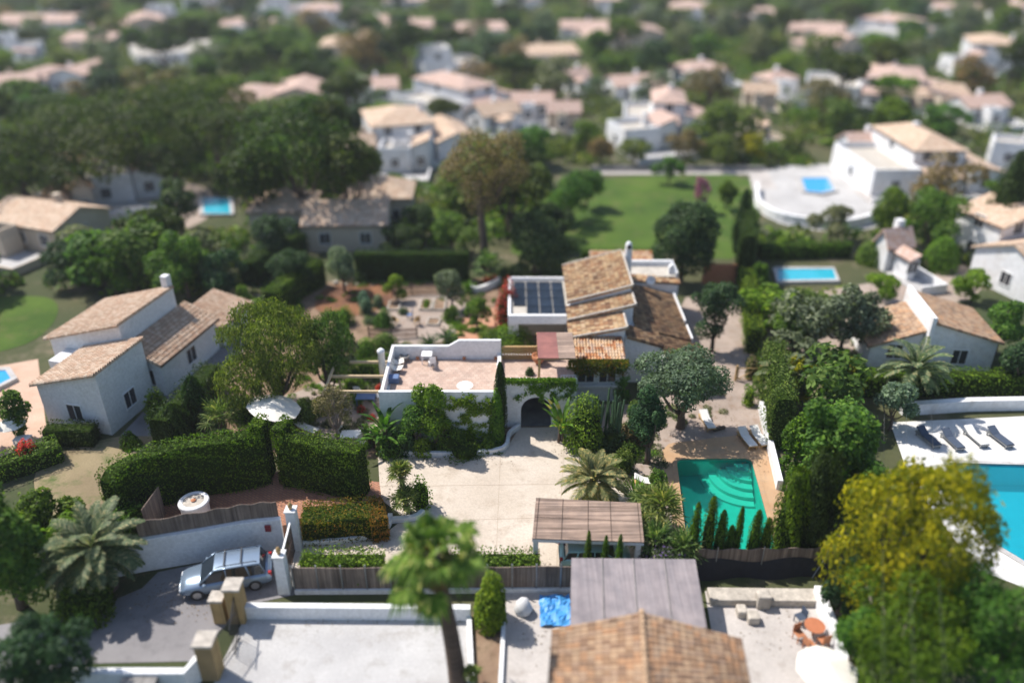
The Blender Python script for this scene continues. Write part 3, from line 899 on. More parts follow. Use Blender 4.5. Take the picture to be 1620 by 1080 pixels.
tile_roof('roof', (11.2, 51.75, 3.22), (11.2, 53.88, 3.22), (8.5, 53.88, 4.02), (8.5, 51.75, 4.02), 'tiles_dark', hs)
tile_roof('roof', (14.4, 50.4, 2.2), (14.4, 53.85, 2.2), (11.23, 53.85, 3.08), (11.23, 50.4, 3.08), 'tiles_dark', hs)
# verge tiles along the stepped gables
for (xa, za, xb, zb, y) in ((4.35, 4.66, 9.4, 6.08, 56.4), (4.25, 4.18, 9.35, 5.48, 54.2), (4.2, 3.99, 8.45, 4.84, 51.7), (4.35, 4.66, 9.4, 6.08, 63.6)):
    vb = MB()
    n = int((xb - xa) / 0.34)
    for i in range(n):
        t0, t1 = i / n, (i + 0.94) / n
        vb.tube([(xa + (xb - xa) * t0, y, za + (zb - za) * t0 + 0.03), (xa + (xb - xa) * t1, y, za + (zb - za) * t1 + 0.05)], [0.09, 0.105], 6)
    vb.build('verge_tile', 'stone_pale', hs)
for (x, y0, y1, z) in ((9.4, 56.4, 63.6, 6.1), (9.38, 54.2, 56.5, 5.5), (8.48, 51.7, 54.3, 4.86)):
    vb = MB()
    n = int((y1 - y0) / 0.38)
    for i in range(n):
        vb.tube([(x, y0 + i * 0.38, z), (x, y0 + i * 0.38 + 0.36, z + 0.02)], [0.11, 0.09], 6)
    vb.build('ridge_tile', 'stone_pale', hs)
# white kerbs at the eave of the right roof
MB().box(13.86, 13.98, 56.9, 62.3, 2.3, 2.78).box(13.86, 13.98, 54.0, 56.3, 2.3, 2.72).build('eave_parapet', 'white_paint', hs)
# rear flat volume with parapet and tile strip
pr = MB()
pr.box(9.9, 14.3, 65.3, 65.62, 3.8, 4.35); pr.box(14.1, 14.32, 63.0, 65.3, 3.5, 4.25); pr.box(9.9, 10.1, 63.2, 65.3, 3.8, 4.3)
pr.build('parapet', 'white_wall', hs)
MB().box(10.1, 14.1, 63.0, 65.3, 3.86, 3.9).build('flat_roof', 'roof_slab', hs)
tile_roof('roof', (9.9, 62.38, 3.78), (14.5, 62.38, 3.5), (14.5, 63.3, 3.72), (9.9, 63.3, 4.0), 'tiles_tan', hs)
# small chimney at the end of the parapet
MB().prism_xz([(13.6, 3.6), (14.1, 3.6), (14.1, 4.5), (13.85, 4.8), (13.6, 4.5)], 63.5, 63.9).build('vent', 'white_wall', hs)
# chimney: rounded stack with hooded dark mouth
ch = MB()
ch.lathe([(0.36, 3.4), (0.33, 6.0), (0.29, 6.9), (0.29, 7.05), (0.24, 7.25), (0.12, 7.38), (0.02, 7.42)], 9.78, 62.3, 14)
cho = ch.build('chimney', 'white_wall', hs, smooth=True)
MB().lathe([(0.17, 0), (0.17, 0.25)], 0, 0, 12).xf(Matrix.Translation((9.78, 62.12, 7.03)) @ Matrix.Rotation(R(90), 4, 'X')).build('flue', 'black_metal', cho)
# flat roof with pool heating panels
MB().box(-0.1, 4.55, 56.6, 63.6, 3.0, 3.22).build('flat_roof', 'roof_slab', hs)
fp = MB()
fp.box(-0.32, 4.44, 56.3, 56.6, 2.75, 3.5); fp.box(-0.32, -0.1, 56.6, 63.8, 2.75, 3.5); fp.box(-0.32, 4.55, 63.6, 63.82, 2.75, 3.5)
fp.build('parapet', 'white_wall', hs)
MB().box(-0.3, 0.5, 56.65, 57.1, 0, 2.8).build('pillar', 'white_wall', hs)
MB().box(-0.25, 0.1, 63.2, 63.6, 0, 2.8).build('pillar', 'white_wall', hs)
MB().box(0.2, 4.5, 59.6, 59.8, 0, 2.95).build('rear_wall', 'cream_wall', hs)
for i in range(4):
    for j in range(4):
        if i == 0 and j == 0: continue
        x = 0.12 + i * 1.08; y = 57.0 + j * 1.55
        pnl = MB()
        for k in range(12):
            pnl.tube([(x + 0.05 + k * 0.083, y + 0.06, 3.29), (x + 0.05 + k * 0.083, y + 1.42, 3.29)], 0.032, 5)
        pnl.box(x, x + 1.0, y, y + 0.1, 3.25, 3.34); pnl.box(x, x + 1.0, y + 1.4, y + 1.5, 3.25, 3.34)
        pnl.box(x, x + 1.0, y, y + 1.5, 3.235, 3.262)
        pnl.build('solar_panel', 'solar_dark', hs)
# satellite dish on the white wall behind the right roof
dk = MB()
prof = [(0.02, 0.0), (0.15, 0.02), (0.3, 0.07), (0.4, 0.14), (0.4, 0.16), (0.3, 0.10), (0.02, 0.03)]
dk.lathe(prof, 0, 0, 18).xf(Matrix.Translation((11.8, 61.9, 4.05)) @ Matrix.Rotation(R(70), 4, 'X') @ Matrix.Rotation(R(-10), 4, 'Y'))
dsh = dk.build('satellite_dish', 'white_paint', hs, smooth=True)
MB().tube([(11.8, 62.35, 3.0), (11.8, 62.3, 4.05), (11.8, 61.9, 4.05)], 0.025, 6).tube([(11.8, 61.9, 3.95), (11.78, 61.45, 4.1)], 0.015, 5).build('dish_arm', 'grey_metal', dsh)
# bay windows and others
for x in (5.35, 6.9): window(hs, (x, 49.35, 2.15), 1.15, 1.0, (0, -1), bars=1)
MB().box(4.7, 7.6, 49.0, 49.35, 1.35, 1.5).build('ledge', 'white_wall', hs)
window(hs, (9.7, 51.95, 1.6), 0.9, 1.0, (0, -1))
# rear tiled lean-to
lt = thing('tiled_shelter', 'narrow tile roofed shelter behind the tall chimney', 'shelter', (10.5, 69, 0))
tile_roof('roof', (7.3, 68.2, 2.75), (13.2, 68.2, 2.75), (13.2, 70.0, 3.4), (7.3, 70.0, 3.4), 'tiles_stripe', lt)
MB().box(7.5, 13.0, 69.9, 70.1, 0, 3.15).build('rear_wall', 'cream_wall', lt)
for x in (7.6, 10.2, 12.8): MB().box(x, x + 0.2, 68.3, 68.5, 0, 2.63).build('post', 'dark_wood', lt)

# ================================================= ROOF TERRACE WING
tw = thing('terrace_wing', 'white wing with tiled roof terrace and stepped parapets, vines on its front', 'terrace', (-4, 47, 0))
TZ = 2.9
MB().box(-8.55, -1.05, 44.35, 50.5, 0, TZ - 0.02).build('wall', 'white_wall', tw)
MB().box(-8.4, -1.1, 44.45, 50.45, TZ - 0.012, TZ).build('floor', 'terrace_tiles', tw)
pp = MB()
MB().box(-8.75, -1.0, 44.1, 44.34, 0, 4.1).build('front_parapet', 'white_wall', tw, bevel=0.03)
pp.prism_xz([(-8.75, 0), (-0.8, 0), (-0.8, 4.42), (-3.85, 4.42), (-4.6, 3.95), (-8.75, 3.95)], 50.52, 50.76)
pp.build('parapet', 'white_wall', tw, bevel=0.03)
pl_ = MB()
pl_.add([(-8.75, 44.345, 0), (-8.555, 44.345, 0), (-8.555, 50.515, 0), (-8.75, 50.515, 0), (-8.75, 44.345, 3.75), (-8.555, 44.345, 3.75), (-8.555, 50.515, 3.95), (-8.75, 50.515, 3.95)],
        [(0, 3, 2, 1), (4, 5, 6, 7), (0, 1, 5, 4), (1, 2, 6, 5), (2, 3, 7, 6), (3, 0, 4, 7)])
pl_.build('side_parapet', 'white_wall', tw)
MB().box(-1.04, -0.8, 44.345, 50.515, 0, 3.35).build('divider_wall', 'white_wall', tw)
for x in (-7.0, -5.7, -3.6, -1.3): MB().box(x, x + 0.22, 50.34, 50.52, TZ, TZ + 0.2).build('drain_block', 'terracotta', tw)
MB().lathe([(0.24, 0), (0.24, 4.6), (0.27, 4.62), (0.27, 4.8), (0.1, 4.95)], -9.15, 48.4, 14).build('round_chimney', 'white_wall', tw, smooth=True)

# arch wing
aw = thing('arch_wing', 'white wall with round arched passage under a small tiled terrace', 'building', (1.6, 47, 0))
xa, xb = P(824, 676).x, P(872, 676).x
rad = (xb - xa) / 2; zc = 2.45 - rad
arc = [(xa + rad - rad * math.cos(math.pi * i / 16), zc + rad * math.sin(math.pi * i / 16)) for i in range(17)]
MB().prism_xz([(-0.75, 0), (xa, 0)] + arc + [(xb, 0), (4.4, 0), (4.4, 3.85), (-0.75, 3.85)], 46.0, 46.3).build('wall', 'white_wall', aw)
MB().box(-0.75, xa, 46.3, 50.4, 0, 2.6).box(xb, 4.4, 46.3, 50.4, 0, 2.6).build('side_wall', 'white_wall', aw)
MB().box(-0.75, 4.4, 46.31, 50.4, 2.61, 2.87).build('slab', 'white_wall', aw)
MB().box(-0.75, 4.4, 46.31, 50.4, 2.872, 2.89).build('floor', 'terrace_tiles', aw)
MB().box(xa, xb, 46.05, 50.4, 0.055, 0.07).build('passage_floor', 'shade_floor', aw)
MB().box(xa, xb, 50.42, 50.6, 0, 2.6).build('rear_wall', 'stone_grey', aw)
# lattice brick balustrade
lb = MB()
for j in range(5):
    for i in range(20):
        x = -0.7 + i * 0.2 + (0.1 if j % 2 else 0)
        lb.box(x, x + 0.12, 50.45, 50.57, 3.05 + j * 0.16, 3.05 + j * 0.16 + 0.12)
lb.box(-0.75, 3.3, 50.43, 50.59, 3.85, 3.95); lb.box(-0.75, 3.3, 50.43, 50.59, 2.89, 3.04)
for j in range(1, 5): lb.box(-0.75, 3.3, 50.48, 50.54, 3.01 + j * 0.16, 3.05 + j * 0.16)
lb.build('lattice_balustrade', 'pole_wood', aw)
MB().box(-0.75, 3.3, 50.6, 50.75, 2.4, 3.2).build('base_wall', 'white_wall', aw)
rl = MB()
for z in (3.25, 3.55, 3.85): rl.tube([(3.35, 46.6, z), (4.35, 46.6, z)], 0.025, 5)
for i in range(6): rl.tube([(3.35 + i * 0.2, 46.6, 2.9), (3.35 + i * 0.2, 46.6, 3.87)], 0.02, 5)
rl.build('white_railing', 'white_paint', aw)

pg = thing('shade_pergola', 'reddish reed shade roof on wooden posts over the small terrace', 'pergola', (3, 48, 2.89))
sh = MB(); sh.box(1.75, 3.15, 46.5, 50.2, 5.2, 5.27)
sh.build('red_screen', 'red_shade', pg)
MB().box(3.155, 4.3, 46.5, 50.2, 5.2, 5.265).build('brown_screen', 'reed_roof', pg)
for y in (46.6, 48.3, 50.1): MB().box(1.7, 4.4, y, y + 0.1, 5.08, 5.195).build('beam', 'pole_wood', pg)
for x, y in ((1.85, 46.65), (1.85, 50.0)): MB().box(x - 0.08, x + 0.08, y - 0.08, y + 0.08, 2.89, 5.078).build('post', 'pole_wood', pg)

# left pergola beams beside the terrace
pb = thing('wooden_pergola', 'bare timber beams of an open pergola beside the terrace wing', 'pergola', (-11, 48, 0))
for y in (45.9, 47.9, 49.9): MB().box(-12.9, -8.78, y, y + 0.13, 2.85, 3.03).build('beam', 'pale_wood', pb)
for y in (45.9, 49.9): MB().box(-12.75, -12.6, y, y + 0.13, 0, 2.848).build('post', 'pale_wood', pb)
MB().box(-12.8, -12.65, 45.7, 50.2, 3.032, 3.15).build('cross_beam', 'pale_wood', pb)

# ================================================= CARPORT
cp = thing('carport', 'carport roofed with weathered reed matting over the teal car', 'carport', (4, 34, 0))
ca, cb, cc, cd = P(848, 787, 2.5), P(1013, 795, 2.5), P(1019, 857, 2.3), P(842, 851, 2.3)
MB().slab([cd, cc, cb, ca], 0.07).build('reed_mat', 'reed_roof', cp)
lath = MB()
for t in (0.03, 0.26, 0.5, 0.71, 0.97):
    a = ca.lerp(cb, float(t)); d = cd.lerp(cc, float(t))
    lath.tube([a + Vector((0, 0, 0.03)), d + Vector((0, 0, 0.03))], 0.013, 5)
for t in (0.5,):
    a = ca.lerp(cd, t); d = cb.lerp(cc, t)
    lath.tube([a + Vector((0, 0, 0.045)), d + Vector((0, 0, 0.045))], 0.012, 5)
lath.build('batten', 'dark_wood', cp)
fb = MB()
strip_mb([cd + Vector((0, 0.06, 0)), cc + Vector((0, 0.06, 0))], 0.1, cd.z - 0.28, cd.z - 0.075, fb)
strip_mb([ca - Vector((0, 0.06, 0)), cb - Vector((0, 0.06, 0))], 0.1, ca.z - 0.28, ca.z - 0.075, fb)
fb.build('beam', 'white_wall', cp)
for q in (ca, cb, cc, cd):
    x = q.x + (0.2 if q in (ca, cd) else -0.25); y = q.y + (0.25 if q in (cc, cd) else -0.25)
    MB().box(x - 0.14, x + 0.14, y - 0.14, y + 0.14, 0, q.z - 0.29).build('pillar', 'white_wall', cp)

# ================================================= RAISED BRICK COURT AND ITS WALL
CZ = 1.0
court = G((232, 850), (205, 800), (330, 772), (440, 745), (600, 762), (606, 802), (470, 820), (452, 830), (330, 843), z=CZ)
tag(MB().prism([(p.x, p.y) for p in court], 0.0, CZ).build('brick_terrace', 'brick_paving'), kind='structure')
wpath = smooth_path([P(a, b) for a, b in ((175, 912), (235, 900), (330, 884), (395, 872), (452, 866))])
tag(strip_mb(wpath, 0.3, 0, 2.2).build('white_wall', 'white_wall', bevel=0.02), 'curved white plastered garden wall with reed screen above, behind the silver car', 'wall')
rs = MB(); path2 = smooth_path([P(a, b) for a, b in ((232, 902), (330, 885), (395, 873), (448, 867))], 8)
zt = [3.25 + 0.06 * math.sin(i * 1.3) for i in range(len(path2))]
strip_mb([p + Vector((0, 0.2)) for p in path2], 0.04, [1.9] * len(path2), zt, rs)
rs_ = rs.build('reed_fence', 'reed_screen')
tag(rs_, 'curved brown reed screen standing on the white wall by the well', 'fence')
p0, p1 = P(236, 850, CZ), P(262, 812, CZ)
rs2 = strip_mb([p0, p1], 0.04, CZ, 3.0).build('reed_fence', 'reed_screen')
tag(rs2, 'short side reed panel at the end of the brick court', 'fence')
wc = P(312, 816, CZ)
we = thing('stone_well', 'round white well with flat stone lid on the brick court', 'well', wc)
MB().lathe([(0.78, CZ), (0.78, CZ + 0.95), (0.86, CZ + 1.0), (0.86, CZ + 1.12), (0.82, CZ + 1.17), (0.6, CZ + 1.17), (0.6, CZ + 1.0)], wc.x, wc.y, 28).build('ring', 'white_wall', we, smooth=False)
MB().lathe([(0.59, CZ + 1.02), (0.59, CZ + 1.12), (0.1, CZ + 1.14)], wc.x, wc.y, 24).build('lid', 'stone_pale', we)
MB().lathe([(0.12, CZ + 1.14), (0.15, CZ + 1.2), (0.05, CZ + 1.25)], wc.x, wc.y, 12).build('knob', 'terracotta', we)

def gate_pillar(px, py, top, label, w=0.62):
    b = P(px, py); h = top
    t = thing('gate_pillar', label, 'pillar', b)
    m = MB(); m.add([(b.x - w / 2, b.y - w / 2, 0), (b.x + w / 2, b.y - w / 2, 0), (b.x + w / 2, b.y + w / 2, 0), (b.x - w / 2, b.y + w / 2, 0),
                     (b.x - w * .42, b.y - w * .42, h), (b.x + w * .42, b.y - w * .42, h), (b.x + w * .42, b.y + w * .42, h), (b.x - w * .42, b.y + w * .42, h)],
                    [(0, 3, 2, 1), (4, 5, 6, 7), (0, 1, 5, 4), (1, 2, 6, 5), (2, 3, 7, 6), (3, 0, 4, 7)])
    m.box(b.x - w / 2, b.x + w / 2, b.y - w / 2, b.y + w / 2, h + 0.001, h + 0.09)
    m.build('shaft', 'white_wall', t)
    MB().lathe([(0.10, h + 0.09), (0.07, h + 0.16), (0.14, h + 0.26), (0.13, h + 0.38), (0.07, h + 0.5), (0.01, h + 0.58)], b.x, b.y, 12).build('finial', 'pole_wood', t, smooth=True)
    return b
gp1 = gate_pillar(470, 866, 2.75, 'white gate pillar with pine cone finial beside the clipped red tipped hedge')
gp2 = gate_pillar(452, 934, 2.55, 'white gate pillar with pine cone finial at the end of the reed fence')
gt = thing('sliding_gate', 'dark barred gate between the two white pillars', 'gate', gp1.lerp(gp2, .5))
gm = MB()
a, b_ = gp1 + Vector((0.0, -0.45, 0)), gp2 + Vector((0.0, 0.45, 0))
for z in (0.25, 1.2, 2.1): gm.tube([a + Vector((0, 0, z)), b_ + Vector((0, 0, z))], 0.035, 6)
for i in range(15):
    p = a.lerp(b_, i / 14); gm.tube([p + Vector((0, 0, 0.12)), p + Vector((0, 0, 2.15))], 0.022, 5)
gm.build('bars', 'dark_wood', gt)
strip_mb([a + Vector((0.0, 0, 0)), b_], 0.09, 2.18, 2.28).build('top_rail', 'white_paint', gt)
sg = P(433, 868, 0); 
sgo = MB().box(sg.x - 0.16, sg.x + 0.16, sg.y - 0.3, sg.y - 0.2, 1.55, 1.95).build('wall_sign', 'sign_red', bevel=0.01)
tag(sgo, 'small dark red plaque on the white wall near the gate pillar', 'sign')

# kerbs of the low hedge and the planters
kb = smooth_path([P(*a) for a in ((480, 862), (540, 858), (592, 848), (614, 834), (618, 818))])
tag(strip_mb(kb, 0.28, 0, 0.35).build('planter_kerb', 'white_paint', bevel=0.03), 'low white rounded kerb around the red tipped hedge', 'kerb')
kb = smooth_path([P(*a) for a in ((618, 826), (655, 822), (670, 812))], 3) 
tag(strip_mb(kb, 0.3, 0, 0.35).build('planter_kerb', 'white_paint', bevel=0.03), 'small white kerb under the twin fan palm on the driveway', 'kerb')
kb = smooth_path([P(*a) for a in ((600, 719), (700, 722), (775, 718), (800, 710), (806, 690), (822, 677))])
tag(strip_mb(kb, 0.25, 0, 0.4).build('planter_kerb', 'white_wall', bevel=0.03), 'long pale kerb in front of the planted bed below the terrace', 'kerb')
kb = smooth_path([P(*a) for a in ((738, 458), (755, 463), (778, 455), (790, 447))])
tag(strip_mb(kb, 0.3, 0, 0.6).build('planter_kerb', 'white_wall'), 'curved white low wall near the bougainvillea', 'low wall')
# pool side wall, right
pw = [P(*a) for a in ((1203, 648), (1212, 690), (1232, 775))]
tag(strip_mb(pw, 0.35, 0, 0.75).build('boundary_wall', 'white_wall', bevel=0.03), 'low white wall beside the pool patio under the right hand trees', 'wall')
# bottom boundary: fence line
fl = [P(468, 937), P(690, 936), P(905, 934), P(1100, 915)]
fn = thing('reed_fence', 'long brown reed fence on posts behind the foreground palm', 'fence', fl[1])
z1 = [1.75 + 0.03 * math.sin(i) for i in range(24)]
pth = [Vector((fl[0].x + (fl[2].x - fl[0].x) * i / 23, fl[0].y + (fl[2].y - fl[0].y) * i / 23)) for i in range(24)]
strip_mb(pth, 0.05, [0.3] * 24, z1).build('screen', 'reed_screen', fn)
for i in range(0, 24, 2):
    MB().tube([(pth[i].x, pth[i].y - 0.07, 0), (pth[i].x, pth[i].y - 0.07, 2.0)], 0.04, 6).build('post', 'grey_metal', fn)
strip_mb(pth, 0.3, 0, 0.295).build('plinth', 'white_wall', fn)
fn = thing('mesh_fence', 'dark netting and reed fence in front of the emerald pool', 'fence', P(1200, 905))
e0, e1 = P(1095, 906), P(1306, 903)
pth = [e0.lerp(e1, i / 15) for i in range(16)]
strip_mb(pth, 0.05, [0.55] * 16, [1.7 + 0.07 * math.sin(i * 1.9) for i in range(16)]).build('screen', 'reed_screen', fn)
pth2 = [p + Vector((0, -0.5 - 0.12 * math.sin(i * 0.9), 0)) for i, p in enumerate(pth)]
nb = MB()
for i in range(15):
    a, b_ = pth[i], pth[i + 1]; c, d = pth2[i + 1], pth2[i]
    s1 = 0.95 + 0.16 * math.sin(i * 0.7); s2 = 0.95 + 0.16 * math.sin((i + 1) * 0.7)
    nb.add([(d.x, d.y, -0.02), (c.x, c.y, -0.02), (b_.x, b_.y - 0.04, s2), (a.x, a.y - 0.04, s1)], [(0, 1, 2, 3)])
no = nb.build('netting', 'mesh_black', fn)
for t in (0.16, 0.5, 0.97):
    p = e0.lerp(e1, t)
    MB().tube([(p.x, p.y - 0.1, 0), (p.x, p.y - 0.1, 1.95)], 0.035, 6).build('post', 'grey_metal', fn)
MB().tube([(e1.x - 0.1, e1.y - 0.1, 1.6), (e1.x - 0.9, e1.y - 0.5, 0)], 0.03, 6).build('brace', 'grey_metal', fn)
tag(strip_mb([P(1120, 948), P(1305, 950)], 0.9, 0, 0.45).build('stone_ledge', 'stone_pale', bevel=0.04), 'grey stone ledge along the bottom yard below the dark fence', 'low wall')

# white walls of the forecourt bottom left
tag(strip_mb([P(390, 975), P(745, 978)], 0.35, 0, 0.85).build('forecourt_wall', 'white_wall', bevel=0.02), 'long low white wall between the reed fence and the pale forecourt', 'wall')
tag(strip_mb([P(742, 982), P(748, 1120)], 0.25, 0, 0.35).build('kerb_wall', 'white_wall'), 'white kerb between the pale forecourt and the planting strip', 'kerb')
tag(strip_mb([P(798, 968), P(790, 1120)], 0.2, 0, 0.3).build('kerb_wall', 'white_wall'), 'white kerb between the planting strip and the concrete path', 'kerb')
fw = [P(125, 1090), P(300, 1090), P(330, 1062)]
tag(strip_mb(fw, 0.35, 0, [1.3, 1.3, 1.55]).build('street_wall', 'white_wall', bevel=0.02), 'white street wall with raised end beside the yellow block pillar', 'wall')
tag(strip_mb([P(1290, 945), P(1345, 1085)], 0.45, 0, 0.9).build('yard_wall', 'white_wall', bevel=0.03), 'white side wall of the bottom yard beside the yellow flowering tree', 'wall')
def block_pillar(px, py, h, w, label):
    b = P(px, py); t = thing('stone_pillar', label, 'pillar', b)
    MB().box(b.x - w / 2, b.x + w / 2, b.y - w / 2, b.y + w / 2, 0, h).build('shaft', 'yellow_block', t)
    MB().box(b.x - w / 2 - .07, b.x + w / 2 + .07, b.y - w / 2 - .07, b.y + w / 2 + .07, h + 0.001, h + 0.14).build('cap', 'stone_pale', t)
    return b
b1 = block_pillar(380, 978, 2.3, 0.75, 'tall yellow stone pillar behind the dark iron gate')
b2 = block_pillar(352, 980, 1.55, 0.6, 'short yellow stone pillar beside the tall one')
b3 = block_pillar(338, 1066, 2.3, 0.8, 'yellow stone pillar at the end of the white street wall')
ig = thing('iron_gate', 'open dark iron gate leaves at the pale forecourt', 'gate', b1.lerp(b3, .5))
for (p, q) in ((b1 + Vector((0.1, -0.4, 0)), b1 + Vector((0.5, -2.4, 0))), (b3 + Vector((0.3, 0.5, 0)), b3 + Vector((0.7, 2.0, 0)))):
    m = MB()
    for z in (0.15, 1.9): m.tube([p + Vector((0, 0, z)), q + Vector((0, 0, z))], 0.03, 6)
    for i in range(11):
        r = p.lerp(q, i / 10); m.tube([r + Vector((0, 0, 0.1)), r + Vector((0, 0, 1.95))], 0.014, 5)
    m.build('gate_leaf', 'black_metal', ig)
mb_ = P(230, 1098); tag(MB().box(mb_.x - 0.8, mb_.x + 0.8, mb_.y - 0.5, mb_.y + 0.1, 0, 1.15).build('meter_cabinet', 'stone_grey', bevel=0.04), 'brown capped cabinet in front of the white street wall', 'cabinet')

# foreground house: hipped tile roof and grey shade canopy
fh = thing('tiled_house', 'foreground house with brown tile roof seen from above', 'house', P(1020, 1080))
RZ = 4.6
rp = lambda a, b: P(a, b, RZ)
e00, e01, e11, e10 = P(866, 1100, 3.1), P(874, 995, 3.1), P(1172, 1010, 3.1), P(1190, 1100, 3.1)
rA, rB = P(1015, 968, 4.2), P(1024, 1110, 4.4)
tile_roof('roof', e00, e01, rA, rB, 'tiles_brown', fh)
tile_roof('roof', e11, e10, rB, rA, 'tiles_brown', fh)
MB().prism([(e00.x + .3, e00.y), (e01.x + .3, e01.y - .3), (e11.x - .3, e11.y - .3), (e10.x - .3, e10.y)], 0, 2.9).build('wall', 'white_wall', fh)
yw = e01.y - 0.28
gb = MB(); gb.add([(e01.x + .3, e01.y - .25, 2.9), (e11.x - .3, e11.y - .25, 2.9), (rA.x, rA.y - .3, 4.0)], [(0, 1, 2), (2, 1, 0)]); gb.build('gable', 'white_wall', fh)
rd = MB(); n = 16
for i in range(n):
    p, q = rA.lerp(rB, i / n), rA.lerp(rB, (i + 0.93) / n)
    rd.tube([p + Vector((0, 0, 0.1)), q + Vector((0, 0, 0.13))], [0.13, 0.15], 7)
rd.build('ridge_tile', 'ridge_clay', fh)
cn = thing('shade_canopy', 'faded grey fabric canopy behind the foreground tile roof', 'canopy', P(1010, 980))
s0, s1, s2, s3 = P(904, 882, 2.5), P(1100, 884, 2.5), P(1118, 992, 2.35), P(902, 990, 2.35)
MB().slab([s3, s2, s1, s0], 0.05).build('cover', 'grey_shade', cn)
for t in (0.25, 0.5, 0.75):
    MB().tube([s0.lerp(s1, t) + Vector((0, 0, 0.04)), s3.lerp(s2, t) + Vector((0, 0, 0.04))], 0.02, 5).build('batten', 'stone_grey', cn)
for q in (s0, s1, s2): MB().tube([(q.x + (0.1 if q.x < 4 else -.1), q.y - 0.1, 0), (q.x + (0.1 if q.x < 4 else -.1), q.y - 0.1, q.z - 0.06)], 0.05, 8).build('post', 'grey_metal', cn)
# ================================================= PLANT BUILDERS
def size(px, base, top, wpx):
    b = P(px, base); h = max(0.3, hgt(b.y + 0.0, top))
    b.x = (px - 810) / ppm((0, b.y, h * 0.6))
    return b, h, wpx / 2 / ppm((b.x, b.y, h * 0.6))
seedc = [100]
def tr(name, label, px, base, top, wpx, leafmat, n=5000, leaf=0.2, cat='tree', **k):
    seedc[0] += 1
    b, h, r = size(px, base, top, wpx)
    return tree(name, label, cat, b, h, r, leafmat, n, leaf, seed=k.pop('seed', seedc[0]), **k)
def bu(name, label, px, base, top, wpx, leafmat, n=1500, leaf=0.12, cat='bush', **k):
    seedc[0] += 1
    b, h, r = size(px, base, top, wpx)
    return bush(name, label, cat, b, r, h, leafmat, n, leaf, seedc[0], **k)

def ribbon(pts, widths, side):
    """quads along a curved strip"""
    out = []
    for i in range(len(pts) - 1):
        a, b = pts[i], pts[i + 1]
        s0, s1 = side[i] * widths[i] / 2, side[i + 1] * widths[i + 1] / 2
        out.append([a - s0, a + s0, b + s1, b - s1])
    return out
def fan_palm_quads(n_leaf, pet, fan, g, up=1.0, down=-0.6, blades=15, blade_w=0.07, thr=0.35):
    Q = []
    for i in range(n_leaf):
        az = i * 2.399 + g.uniform(-.3, .3)
        f = i / max(1, n_leaf - 1)
        el = up + (down - up) * f + g.uniform(-.12, .12)
        d = np.array([math.cos(az) * math.cos(el), math.sin(az) * math.cos(el), math.sin(el)])
        L = pet * (g.uniform(0.8, 1.1) if i % 3 else g.uniform(0.4, 0.7))
        hub = d * L - np.array([0, 0, 0.12 * L * L * math.cos(el)])
        side = np.cross(d, [0, 0, 1.0]); side /= max(1e-6, np.linalg.norm(side))
        nrm = np.cross(side, d)
        Q += ribbon([np.zeros(3), hub * 0.55 + d * 0.02, hub], [0.07, 0.05, 0.035], [side] * 3)
        for k in range(blades):
            t = (k / (blades - 1) - 0.5) * 2
            a = t * 2.0
            dir0 = d * math.cos(a) + side * math.sin(a)
            ln = fan * (1 - 0.28 * abs(t)) * g.uniform(0.9, 1.08)
            fold = nrm * (0.10 * ln * abs(t))
            m = hub + dir0 * ln * 0.62 + fold
            e = hub + dir0 * ln + fold - np.array([0, 0, thr * ln * g.uniform(0.6, 1.2)])
            sd = np.cross(dir0, nrm); sd /= max(1e-6, np.linalg.norm(sd))
            sd = sd * 0.85 + nrm * (0.5 if k % 2 else -0.5)
            Q += ribbon([hub, m, e], [0.02, blade_w * 1.9, 0.012], [sd] * 3)
    return np.array(Q)
def feather_palm_quads(n_fr, L, g, up=1.25, down=-0.35, leaflets=26, lw=0.045, ll=0.42, curl=0.55):
    Q = []
    for i in range(n_fr):
        az = i * 2.399 + g.uniform(-.25, .25)
        f = i / max(1, n_fr - 1)
        el = up + (down - up) * f ** 0.8 + g.uniform(-.1, .1)
        h = np.array([math.cos(az), math.sin(az), 0])
        ln = L * g.uniform(0.85, 1.08)
        side = np.cross(h, [0, 0, 1.0])
        pts = []; p = np.zeros(3); e = el
        seg = 9
        for s in range(seg + 1):
            pts.append(p.copy())
            e2 = el - curl * 2.2 * (s / seg) ** 1.6
            p = p + (h * math.cos(e2) + np.array([0, 0, math.sin(e2)])) * ln / seg
        Q += ribbon(pts, list(np.linspace(0.07, 0.012, seg + 1)), [side] * (seg + 1))
        for k in range(leaflets):
            t = 0.16 + 0.84 * k / leaflets
            s = t * seg; i0 = min(int(s), seg - 1); q = pts[i0] + (pts[i0 + 1] - pts[i0]) * (s - i0)
            ax = pts[i0 + 1] - pts[i0]; ax /= np.linalg.norm(ax)
            l2 = ll * math.sin(math.pi * (0.14 + 0.80 * t)) * g.uniform(0.85, 1.15)
            for sg in (-1, 1):
                dd = ax * 0.75 + side * sg * 0.8 + np.array([0, 0, 0.22 - 0.25 * t]); dd /= np.linalg.norm(dd)
                w = np.cross(dd, side * 0.3 + np.array([0, 0, 1.0])); w /= np.linalg.norm(w)
                mid = q + dd * l2 * 0.5
                end = q + dd * l2 - np.array([0, 0, 0.12 * l2])
                Q.append([q - w * lw * .3, q + w * lw * .3, mid + w * lw * .7, mid - w * lw * .7])
                Q.append([mid - w * lw * .7, mid + w * lw * .7, end + w * 0.004, end - w * 0.004])
    return np.array(Q)
